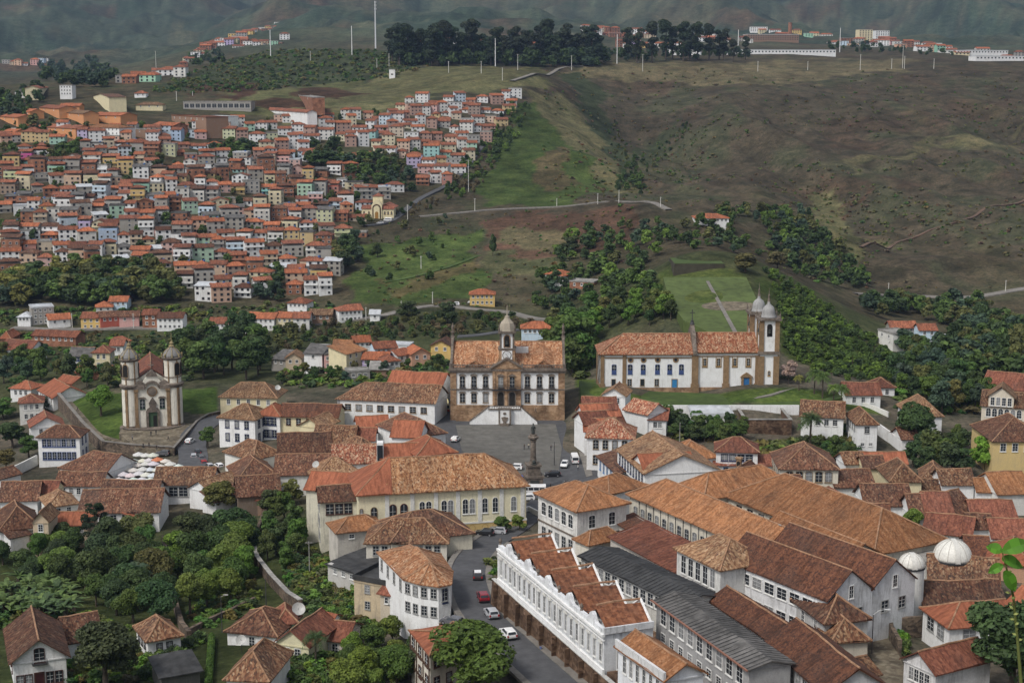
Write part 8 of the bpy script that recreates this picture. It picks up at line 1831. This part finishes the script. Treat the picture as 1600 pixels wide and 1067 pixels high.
# ------------------------------------------------------------------ vehicles, people, parasols, poles
def car_meshes():
 """hatchback pointing +y, 4 m long"""
 prof = [(-2.0, .35), (-2.05, .75), (-1.98, 1.0), (-1.75, 1.4), (-1.55, 1.5), (.15, 1.5), (.95, 1.02), (1.75, .9), (2.0, .7), (2.02, .38), (1.6, .26), (-1.6, .26)]
 bd = MB(); n = len(prof)
 for sx in (-1, 1):
  w = lambda z: .84 if z < 1.05 else .84 - (z - 1.02) * .38
  pts = [(sx * w(z), y, z) for y, z in prof]; bd.face(pts if sx < 0 else pts[::-1])
 for i in range(n):
  j = (i + 1) % n; w = lambda z: .84 if z < 1.05 else .84 - (z - 1.02) * .38
  a, b = prof[i], prof[j]; bd.face([(-w(a[1]), a[0], a[1]), (-w(b[1]), b[0], b[1]), (w(b[1]), b[0], b[1]), (w(a[1]), a[0], a[1])][::-1])
 gl = MB()
 gl.face([(-.60, .20, 1.475), (.60, .20, 1.475), (.74, .92, 1.06), (-.74, .92, 1.06)][::-1]); gl.v = [(x, y + .012, z + .012) for x, y, z in gl.v]
 rg = MB(); rg.face([(-.66, -1.985, 1.06), (.66, -1.985, 1.06), (.58, -1.775, 1.40), (-.58, -1.775, 1.40)]); rg.v = [(x, y - .015, z + .008) for x, y, z in rg.v]
 sg = MB()
 for sx in (-1, 1): q = [(sx * .835, -1.6, 1.06), (sx * .835, .75, 1.06), (sx * .695, .12, 1.43), (sx * .695, -1.45, 1.43)]; sg.face(q if sx > 0 else q[::-1])
 wh = MB(); wh.lathe([(.32, -.1), (.33, 0), (.32, .1)], 14); wh.v = [(z, y, x) for x, y, z in wh.v]
 rm_ = MB(); rm_.lathe([(.19, -.115), (.19, .115)], 10); rm_.v = [(z, y, x) for x, y, z in rm_.v]
 hl = MB(); hl.box(-.2, .2, -.03, .04, -.09, .09); tl = MB(); tl.box(-.13, .13, -.04, .03, -.16, .16)
 bp = MB(); bp.box(-.8, .8, -.06, .06, -.1, .1)
 M_HL = plain('lamp_glass', (.6, .6, .58), rough=.2, var=.05); M_TL = plain('tail_lamp_glass', (.35, .02, .02), rough=.3, var=.05)
 return dict(body=bd.mesh('body', [M_CARP]), windscreen=gl.mesh('windscreen', [M_GLASS]), rear_window=rg.mesh('rear_window', [M_GLASS]), side_windows=sg.mesh('side_windows', [M_GLASS]), wheel=wh.mesh('wheel', [M_RUBBER]), rim=rm_.mesh('rim', [M_CHROME]), headlight=hl.mesh('headlight', [M_HL]), taillight=tl.mesh('taillight', [M_TL]), bumper=bp.mesh('bumper', [M_RUBBER]))
CM = car_meshes()
def car(p, rz, c, label, s=1.0, grp=None):
 t = root('car', label, 'car', tuple(p), rz, grp); t.scale = (s, s, s)
 b = link('body', CM['body'], t, c)
 for k in ('windscreen', 'rear_window', 'side_windows'): link(k, CM[k], b)
 for sx in (-1, 1):
  for y in (-1.25, 1.25): w = link('wheel', CM['wheel'], t, loc=(sx * .78, y, .33)); link('rim', CM['rim'], w)
  link('headlight', CM['headlight'], t, loc=(sx * .58, 1.98, .68)); link('taillight', CM['taillight'], t, loc=(sx * .70, -2.03, .82))
 link('bumper', CM['bumper'], t, loc=(0, 2.03, .42)); link('bumper', CM['bumper'], t, loc=(0, -2.05, .42))
 return t
WHT, SLV, BLK, RED_, GRY = (.75, .75, .75), (.42, .43, .45), (.02, .02, .022), (.30, .015, .015), (.12, .12, .13)
def on(px, py, z): return at_z(px, py, z)
for px, py, z, rz, c, l in [
   (712, 689, .12, R(-15), WHT, 'silver-white car driving on the left side of the square'), (882, 729, .12, R(170), WHT, 'white car driving down the right side of the square'), (804, 733, .18, R(82), WHT, 'white car parked left of the column monument'), (863, 744, .12, R(95), BLK, 'black car right of the column monument'), (893, 758, .12, R(75), BLK, 'black car at the palace corner of the square'), (822, 781, .12, R(95), WHT, 'white car beside the end of the yellow hall'), (822, 749, .18, R(85), (.05,.08,.3), 'small blue car behind the monument base'),
   (757, 836, 3.0, R(80), BLK, 'dark car parked below the yellow hall'), (777, 833, 2.8, R(80), SLV, 'silver car parked below the yellow hall'), (706, 975, 7.3, R(60), GRY, 'dark grey car parked by the curved corner house'),
   (297, 692, -7.0, R(-10), WHT, 'white car on the street right of the church'), (303, 716, -7.4, R(10), SLV, 'silver car beside the red car near the parasols'), (318, 726, -7.6, R(20), RED_, 'red car parked near the parasols'), (309, 709, -7.2, R(15), BLK, 'black car behind the silver car near the church'), (315, 718, -7.4, R(15), GRY, 'dark grey car between silver and red cars'), (327, 731, -7.8, R(25), SLV, 'grey car parked right of the red car'), (342, 731, -7.2, R(30), WHT, 'white car on the grass edge right of the red car'), (128, 696, -11, R(30), SLV, 'silver car parked beside the balconied house'), (254, 711, -8.3, R(85), GRY, 'dark car parked behind the white parasols'), (886, 642, .2, R(0), BLK, 'black car at the right corner of the museum'), (1154, 650, 2.8, R(85), GRY, 'dark car parked right of the blue gate')]:
 car(on(px, py, z), rz, c, l, 1.12)
def on_road(px, py):
 p = hit(px, py, .3); i = int(np.argmin(np.hypot(SP_[:, 0] - p[0], SP_[:, 1] - p[1]))); T = SP_[min(i + 2, len(SP_) - 1)] - SP_[max(i - 2, 0)]
 return np.array([p[0], p[1], SZ_[i]]), math.atan2(T[1], T[0])
for px, py, c, l, up in [(739, 906, (.06,.05,.05), 'dark car with pale roof climbing the curving street', 1), (747, 942, (.22,.02,.03), 'dark red car on the curving street', 1), (760, 970, SLV, 'silver-grey car on the curving street', 1), (786, 1002, WHT, 'white car lowest on the curving street', 1)]:
 p, a = on_road(px, py); T = np.array([math.cos(a), math.sin(a)]); p[:2] += np.array([-T[1], T[0]]) * 1.0; o = car(p, a + math.pi / 2, c, l, 1.2)
 if 'pale roof' in l: m = MB(); m.box(-.58, .58, -1.5, .1, 1.5, 1.53); link('roof_panel', m.mesh('roof_panel', [M_CARP]), o, (.75, .75, .75))
for px, py, c, l in [(594, 350, SLV, 'silver car in front of the hillside chapel'), (711, 477, WHT, 'white car on the valley road left of the yellow house'), (738, 474, WHT, 'white car parked before the yellow house, left'), (748, 473, WHT, 'white car parked before the yellow house, right'), (695, 479, BLK, 'dark car on the valley road'), (1482, 532, (.05,.08,.3), 'blue car behind the wooded spur'), (1476, 528, WHT, 'white car behind the wooded spur')]:
 p = hit(px, py, .4); car(p, R(85), c, l, 1.15)
def bus(p, rz, c, L, W, H, label, name='bus', cat='bus', c2=None, nose=0.0):
 t = root(name, label, cat, tuple(p), rz); b = MB(); r = .22
 b.prism([(-W/2, .45), (W/2, .45), (W/2, H - r), (W/2 - r, H), (-W/2 + r, H), (-W/2, H - r)], -L/2, L/2 - nose)
 if nose: b.prism([(-W/2 + .05, .45), (W/2 - .05, .45), (W/2 - .05, 1.25), (-W/2 + .05, 1.25)], L/2 - nose, L/2)
 body = part(t, 'body', b, M_CARP, c)
 if c2: s = MB(); s.box(-W/2 - .012, W/2 + .012, -L/2 - .012, L/2 + .012, .45, 1.25); link('skirt', s.mesh('skirt', [M_CARP]), body, c2)
 g = MB(); g.box(-W/2 + .15, W/2 - .15, -L/2 - .03, -L/2, H * .5, H * .82); link('rear_window', g.mesh('rear_window', [M_GLASS]), body)
 g = MB(); g.box(-W/2 + .12, W/2 - .12, L/2 - nose, L/2 - nose + .03, H * .48, H * .85); link('windscreen', g.mesh('windscreen', [M_GLASS]), body)
 n = max(2, int(L / 1.6))
 for sx in (-1, 1):
  for k in range(n):
   y0 = -L/2 + .3 + (L - nose - .6) * k / n; g = MB(); x = sx * W/2; g.box(min(x, x + sx * .02), max(x, x + sx * .02), y0 + .08, y0 + (L - nose - .6) / n - .08, H * .52, H * .8); link('side_window', g.mesh('side_window', [M_GLASS]), body)
  for y in (-L * .32, L * .32): w = link('wheel', CM['wheel'], t, loc=(sx * (W/2 - .12), y, .42), scale=1.3); link('rim', CM['rim'], w)
  link('headlight', CM['headlight'], t, loc=(sx * (W/2 - .35), L/2, .8)); link('taillight', CM['taillight'], t, loc=(sx * (W/2 - .2), -L/2, .95))
 return t
bus(on(696, 641, .12), R(5), (.62, .55, .30), 8, 2.4, 3.1, 'cream and red bus in the lane left of the museum', c2=(.30, .05, .03))
bus(on(898, 722, .12), R(3), WHT, 5.4, 2.0, 2.5, 'white delivery van parked on the right of the square', 'van', 'van', nose=.9)
bus(on(834, 772, .14), R(88), WHT, 6.5, 2.2, 2.7, 'white minibus in front of the column monument')
bus(hit(606, 346, .4), R(80), WHT, 5.2, 1.9, 2.4, 'white van in front of the hillside chapel', 'van', 'van', nose=.8)
bus(hit(22, 207, .4), R(85), (.6, .58, .55), 12, 2.5, 3.2, 'white and red coach at the left edge above the hillside', c2=(.4, .05, .04))

# --- people: one continuous skinned body in several poses
def person_mesh(pose):
 J = {'pel': ((0, 0, .93), .15), 'wst': ((0, 0, 1.08), .135), 'chs': ((0, 0, 1.32), .16), 'nck': ((0, 0, 1.48), .06), 'hed': ((0, .01, 1.60), .095), 'top': ((0, 0, 1.70), .07)}
 st = .16 if pose == 1 else .02
 for s, k in ((-1, 'l'), (1, 'r')):
  f = st * s
  J.update({k + 'hip': ((s * .09, 0, .88), .095), k + 'kne': ((s * .1, f * .8 + .02, .49), .065), k + 'ank': ((s * .1, f * 1.6 - .03, .08), .045), k + 'toe': ((s * .11, f * 1.6 + .14, .04), .04),
                  k + 'sho': ((s * .19, 0, 1.41), .065), k + 'elb': ((s * .25, -f * .6, 1.13), .045), k + 'wri': ((s * .25, -f * 1.2 + .09, .89), .033), k + 'han': ((s * .25, -f * 1.2 + .12, .80), .04)})
 if pose == 2: J['relb'] = ((.27, .12, 1.16), .045); J['rwri'] = ((.14, .26, 1.28), .033); J['rhan'] = ((.08, .28, 1.36), .04)
 names = list(J); ix = {n: i for i, n in enumerate(names)}
 E = [('pel', 'wst'), ('wst', 'chs'), ('chs', 'nck'), ('nck', 'hed'), ('hed', 'top')]
 for k in 'lr': E += [('pel', k + 'hip'), (k + 'hip', k + 'kne'), (k + 'kne', k + 'ank'), (k + 'ank', k + 'toe'), ('chs', k + 'sho'), (k + 'sho', k + 'elb'), (k + 'elb', k + 'wri'), (k + 'wri', k + 'han')]
 me = bpy.data.meshes.new('tmp'); me.from_pydata([J[n][0] for n in names], [(ix[a], ix[b]) for a, b in E], [])
 o = bpy.data.objects.new('tmp', me); col.objects.link(o); md = o.modifiers.new('s', 'SKIN'); sv = me.skin_vertices[0].data
 for i, n in enumerate(names): sv[i].radius = (J[n][1], J[n][1] * (.8 if n in ('chs', 'wst') else 1))
 sv[0].use_root = True
 o.modifiers.new('d', 'SUBSURF').levels = 1
 dg = bpy.context.evaluated_depsgraph_get(); out = bpy.data.meshes.new_from_object(o.evaluated_get(dg))
 bpy.data.objects.remove(o)
 out.name = 'person'; out.materials.clear()
 for m in (M_TROU, M_PAINT, M_SKIN, M_HAIR): out.materials.append(m)
 for p in out.polygons:
  c = p.center; z = c.z; p.use_smooth = True
  p.material_index = 0 if z < .95 and abs(c.x) < .2 else (3 if z > 1.62 or (z > 1.54 and c.y < -.03) else (2 if z > 1.47 or (abs(c.x) > .2 and z < 1.0) or (pose == 2 and c.y > .2) else 1))
 return out
M_TROU = plain('trousers', (.035, .038, .05), var=.3)
PM = [person_mesh(k) for k in range(3)]
for k, (px, py, z, c, cn, l) in enumerate([(818, 662, .2, (.02,.02,.03), 'black', 'at the museum steps, left of a pair'), (825, 662, .2, (.03,.03,.06), 'dark', 'at the museum steps, right of a pair'), (819, 702, .2, (.03,.03,.03), 'black', 'standing alone left of the monument'), (826, 701, .2, (.5,.45,.35), 'pale', 'walking left of the monument column'), (861, 704, .2, (.03,.03,.04), 'black', 'standing right of the monument, left of two'), (866, 702, .2, (.3,.3,.32), 'grey', 'standing right of the monument, right of two'), (866, 722, .2, (.1,.1,.12), 'dark grey', 'near the white car in the square'), (907, 685, .3, (.03,.03,.03), 'black', 'on the pavement right of the square'), (903, 735, .2, (.6,.6,.58), 'white', 'at the pavement edge below the van'), (860, 764, .2, (.03,.03,.03), 'black', 'beside the black car at the monument base'), (837, 645, 5.1, (.1,.08,.06), 'brown', 'standing on the museum stair landing'),
  (244, 679, -6.6, (.02,.02,.02), 'black', 'sitting group member on the church steps'), (236, 681, -6.6, (.03,.03,.03), 'dark', 'standing before the church door'), (263, 688, -6.6, (.02,.02,.02), 'black', 'walking on the church forecourt, right side'), (224, 700, -6.6, (.02,.02,.03), 'black', 'at the lower edge of the forecourt, left of two'), (233, 699, -6.6, (.04,.03,.03), 'dark', 'at the lower edge of the forecourt, right of two'), (121, 642, -7.2, (.03,.03,.03), 'dark', 'walking on the path of the church lawn'), (845, 1022, 7.8, (.1,.14,.3), 'blue', 'walking on the pavement under the retaining wall'), (207, 688, -6.6, (.2,.2,.2), 'grey', 'on the left of the church forecourt'), (245, 703, -6.6, (.03,.03,.03), 'black', 'at the forecourt wall near the parasols')]):
 o = link('person', PM[k % 3], None, c, tuple(on(px, py, z)), rng.uniform(0, 6.28), 1.05); tag(o, f'person in a {cn} top {l}', 'person', 'people in the squares')
# --- market parasols
def parasol_mesh():
 c = MB(); n = 8
 for k in range(n):
  a, b = 2 * math.pi * k / n + .39, 2 * math.pi * (k + 1) / n + .39
  A, Bq = (1.75 * math.cos(a), 1.75 * math.sin(a), 2.35), (1.75 * math.cos(b), 1.75 * math.sin(b), 2.35); c.face([A, Bq, (0, 0, 3.15)]); c.face([A, (A[0], A[1], 2.15), (Bq[0], Bq[1], 2.15), Bq])
 p = MB(); p.tube((0, 0, 0), (0, 0, 3.25), .045, n=6); b_ = MB(); b_.lathe([(.4, 0), (.4, .12), (.1, .2)], 10)
 s = MB(); s.box(-.9, .9, -.4, .4, .72, .78); 
 return c.mesh('canopy', [M_PAINT]), p.mesh('pole', [M_IRON]), b_.mesh('foot', [M_CONC])
PAR = parasol_mesh()
k = 0
for (px, py) in scatter([(210,704),(232,702),(262,712),(282,722),(282,738),(244,742),(242,754),(175,756),(172,748),(196,728)], 12.5, .2):
 z = gz(*hit(px, py + 12)[:2]); p = at_z(px, py, z + 2.8); orange = k == 6
 t = root('market_parasol', 'faded orange market parasol among the white ones' if orange else 'white canvas market parasol in the craft market below the church', 'parasol', (p[0], p[1], gz(p[0], p[1])), rng.uniform(0, .6), 'parasols of the craft market'); k += 1
 s = rng.uniform(.92, 1.12); t.scale = (s, s, s); link('canopy', PAR[0], t, (.50, .17, .08) if orange else tuple(q * rng.uniform(.82, 1.0) for q in (.62, .61, .59))); link('pole', PAR[1], t); link('foot', PAR[2], t)
t = root('garden_parasol', 'single white parasol in the garden of the white villa', 'parasol', tuple(on(1283, 678, 1)), 0); t.scale = (1.2, 1.2, 1.1); link('canopy', PAR[0], t, (.75, .75, .75)); link('pole', PAR[1], t); link('foot', PAR[2], t)
# --- masts and poles
def pole(px, y0, y1, label, name='power_pole', r=.22, arm=True, c=(.55, .54, .5), near=130):
 p = hit(px, y1, 0, near); d = sight(px, y0); top = EYE + d * (p[1] / d[1]); h = max(3.0, top[2] - p[2])
 t = root(name, label, 'pole' if name != 'radio_mast' else 'mast', tuple(p), 0, 'poles' if name != 'radio_mast' else None)
 m = MB(); m.tube((0, 0, -1), (0, 0, h), r * 1.25, r * .8, 8); part(t, 'shaft', m, M_PAINT, c)
 if arm:
  m = MB(); m.box(-h * .09, h * .09, -.08, .08, h - .5, h - .3); part(t, 'cross_arm', m, M_PAINT, tuple(q * .6 for q in c))
 return t, h
for px, y0, y1, l in [(423, 47, 90, 'white pole farthest left on the upper slope'), (550, 41, 86, 'white pole left of the radio mast'), (659, 51, 97, 'white pole at the left of the eucalyptus wood'), (774, 60, 104, 'white pole in front of the eucalyptus wood, centre'), (964, 54, 100, 'white pole in the gap of the eucalyptus'), (1153, 47, 85, 'white pole right of the eucalyptus'), (1312, 44, 82, 'white pole right of the brick chimney')]: pole(px, y0, y1, l, 'floodlight_pole', .46, False, (.72, .72, .72), 1100)
for px, y0, y1 in [(1184, 96, 112), (1004, 85, 112), (809, 85, 110), (893, 87, 110), (701, 96, 114), (752, 96, 115), (1262, 96, 110), (1410, 72, 107), (485, 80, 95), (589, 92, 107), (608, 84, 104), (1413, 88, 108), (1393, 92, 108), (1459, 92, 108), (1344, 85, 110), (276, 143, 158), (301, 143, 150), (244, 80, 110), (785, 106, 126), (283, 113, 124)]: pole(px, y0, y1, 'thin grey pole standing on the upper slopes', r=.3, near=1100)
for px, y0, y1, l in [(742, 310, 331, 'pole on the hill road, leftmost'), (870, 310, 322, 'pole on the hill road, second'), (934, 302, 319, 'pole on the hill road, third'), (967, 297, 317, 'white pole at the bend of the hill road'), (1032, 308, 325, 'pole left of the farmhouse'), (637, 320, 343, 'pole at the hillside chapel'), (658, 400, 420, 'pole in the green meadow'), (676, 456, 474, 'pole by the valley road'), (627, 470, 480, 'short pole by the valley road'), (572, 480, 500, 'pole right of the white cottage'), (1388, 442, 459, 'lamp pole on the highway, left'), (1490, 450, 466, 'lamp pole on the highway, middle'), (1571, 438, 456, 'lamp pole on the highway, right'), (732, 250, 300, 'pole by the steep lane'), (113, 490, 513, 'pole right of the grey block'), (209, 490, 515, 'pole on the valley road before the pink house')]: pole(px, y0, y1, l, r=.2)
t, h = pole(587, 2, 76, 'tall grey radio mast with antennas on the skyline', 'radio_mast', .95, False, (.62, .63, .65), 900)
for k in range(3):
 m = MB()
 for a in range(3): m.box(1.5 * math.cos(a * 2.09) - .35, 1.5 * math.cos(a * 2.09) + .35, 1.5 * math.sin(a * 2.09) - .25, 1.5 * math.sin(a * 2.09) + .25, h - 3 - 5 * k, h - .4 - 5 * k); m.tube((0, 0, h - 2 - 5 * k), (1.5 * math.cos(a * 2.09), 1.5 * math.sin(a * 2.09), h - 2 - 5 * k), .12)
 stuff(part(t, 'antenna_cluster', m, M_PAINT, (.6, .6, .6)))
p = hit(613, 122, 0, 900); t = root('water_tower', 'small white square tower on the bare meadow', 'tower', tuple(p)); m = MB(); m.box(-3, 3, -3, 3, -2, 8.5); part(t, 'wall', m, M_WALL, WC['white']); m = MB(); m.box(-3.3, 3.3, -3.3, 3.3, 8.5, 9); part(t, 'cap', m, M_CONC); m = MB(); m.box(-1.2, 1.2, -3.06, -3, 3, 4.2); part(t, 'vent', m, M_DARK)
t, h = pole(347, 932, 988, 'street lamp on a tall pole beside the hedge path', 'street_lamp', .09, False, (.06, .06, .06)); m = MB(); m.tube((0, 0, h), (.9, -.3, h + .5), .06); m.box(.6, 1.5, -.55, -.1, h + .45, h + .6); part(t, 'lamp_head', m, M_CONC)
t, h = pole(1362, 960, 1022, 'street lamp with curved arm on the small lower street', 'street_lamp', .09, False, (.06, .05, .05)); m = MB(); m.path([(0, 0, h), (.9, -.3, h + .9), (2.0, -.6, h + 1.2)], .05); m.box(1.8, 2.8, -.8, -.5, h + 1.1, h + 1.3); part(t, 'lamp_head', m, M_SASH)
for px, y0, y1, l in [(484, 845, 905, 'concrete power pole with transformer below the grimy wing'), (672, 905, 990, 'thin black pole before the curved corner house'), (416, 905, 948, 'thin lamp pole on the curved retaining wall'), (866, 690, 728, 'iron lamp post on the right of the square'), (902, 662, 690, 'iron lamp post on the right pavement'), (1062, 660, 690, 'thin white pole left of the blue gate'), (786, 700, 0, '')]:
 if y1: t, h = pole(px, y0, y1, l, 'street_pole', .11, 'power' in l, (.3, .29, .27) if 'power' in l or 'white' in l else (.05, .05, .05))
# --- satellite dishes
def dish(px, py, r, h, label, az):
 p = hit(px, py, h); t = root('satellite_dish', label, 'satellite dish', tuple(p - np.array([0, 0, h])), az)
 m = MB(); m.tube((0, 0, -1), (0, 0, h), .07, n=6); part(t, 'post', m, M_IRON); d = MB(); d.lathe([(.02, 0), (r * .4, r * .07), (r * .75, r * .22), (r, r * .4)], 20); d.f.pop()
 o = part(t, 'bowl', d, M_PAINT, (.42, .42, .4), True); o.location = (0, 0, h); o.rotation_euler = (R(50), 0, 0); f = MB(); f.tube((0, 0, 0), (0, 0, r * .9), .03); f2 = link('feed', f.mesh('feed', [M_IRON]), t, loc=(0, 0, h)); f2.rotation_euler = (R(50), 0, 0)
dish(466, 952, 1.35, 5.5, 'large pale satellite dish on the red roofs, lower centre left', R(20)); dish(122, 978, 1.2, 3.0, 'dish beside the dark trees above the hidden house', R(0)); dish(494, 726, 1.0, 11.0, 'grey dish on the dormer roof in the patchwork', R(-20)); dish(377, 1000, 1.0, 2.5, 'dish on the terrace of the twin-roof house', R(0)); dish(434, 606, 1.0, 8, 'white dish beside the tan-roofed villa', R(10))
# --- leafy twig growing up beside the viewpoint
tw = np.array([at_y(1600, 1120, 9.5), at_y(1590, 1000, 9.6), at_y(1583, 930, 9.6), at_y(1572, 885, 9.5), at_y(1566, 862, 9.5)])
gnd = gz(tw[0][0] + .3, 9.5)
t = root('leafy_twig', 'bright green leafy twig reaching in at the right edge, close to the viewer', 'twig', (tw[0][0] + .3, 9.5, gnd)); o0 = np.array([tw[0][0] + .3, 9.5, gnd])
m = MB(); pts = [(0, 0, -.3), tuple((tw[0] - o0) * [1, 1, .6])] + [tuple(q - o0) for q in tw]; m.path(pts, [.035, .025, .014, .01, .008, .006, .004], 6); part(t, 'stem', m, plain('green_stem', (.12, .14, .04)))
def leaf(c, d, n_, L, w, colr=(.075, .20, .022)):
 c, d, n_ = Vector(c), Vector(d).normalized(), Vector(n_).normalized(); s = d.cross(n_).normalized(); lm = MB(); pr = None
 for i in range(7):
  f = i / 6; q = c + d * L * f - Vector((0, 0, .12 * L * f * f)); ww = w * math.sin(math.pi * min(1, f * .95 + .05)) ** .8
  r_ = (q - s * ww + n_ * ww * .3, q, q + s * ww + n_ * ww * .3)
  if pr: lm.face([pr[0], pr[1], r_[1], r_[0]]); lm.face([pr[1], pr[2], r_[2], r_[1]])
  pr = r_
 part(t, 'leaf', lm, M_LEAF, colr)
top = Vector(tw[-1] - o0)
leaf(top, (-.6, .2, .25), (.1, -.75, .6), 0.112, 0.042); leaf(top, (.55, -.1, .32), (0, -.8, .6), 0.195, 0.054); leaf(top - Vector((0, 0, .05)), (.5, .1, -.15), (0, -.7, .7), 0.165, 0.048); leaf(top - Vector((-.01, 0, .09)), (-.7, 0, -.3), (0, -.8, .5), 0.105, 0.033); leaf(top - Vector((-.02, 0, .13)), (.4, 0, -.6), (0, -.9, .3), 0.150, 0.045);
for k in range(14):
 f = k / 14; q = Vector((tw[1] + (tw[3] - tw[1]) * f) - o0); leaf(q, (math.cos(k * 2.4), .3 * math.sin(k * 2.4), .35), (0, -.8, .5), .035, .008, (.30, .34, .12))
# --- haze in the valley air
hz = MB(); hz.box(-4700, 4700, -60, 7600, -90, 1000)
m, nt, b_ = newmat('haze_air'); nt.nodes.remove(b_); pv = N(nt, 'ShaderNodeVolumePrincipled'); pv.inputs['Color'].default_value = (.38, .53, .82, 1); pv.inputs['Density'].default_value = HAZE; nt.links.new(pv.outputs[0], nt.nodes['Material Output'].inputs['Volume'])
o = link('haze', hz.mesh('haze', [m])); stuff(o); o.display_type = 'WIRE'; tag(o, 'thin blue-grey haze in the valley air', 'haze')
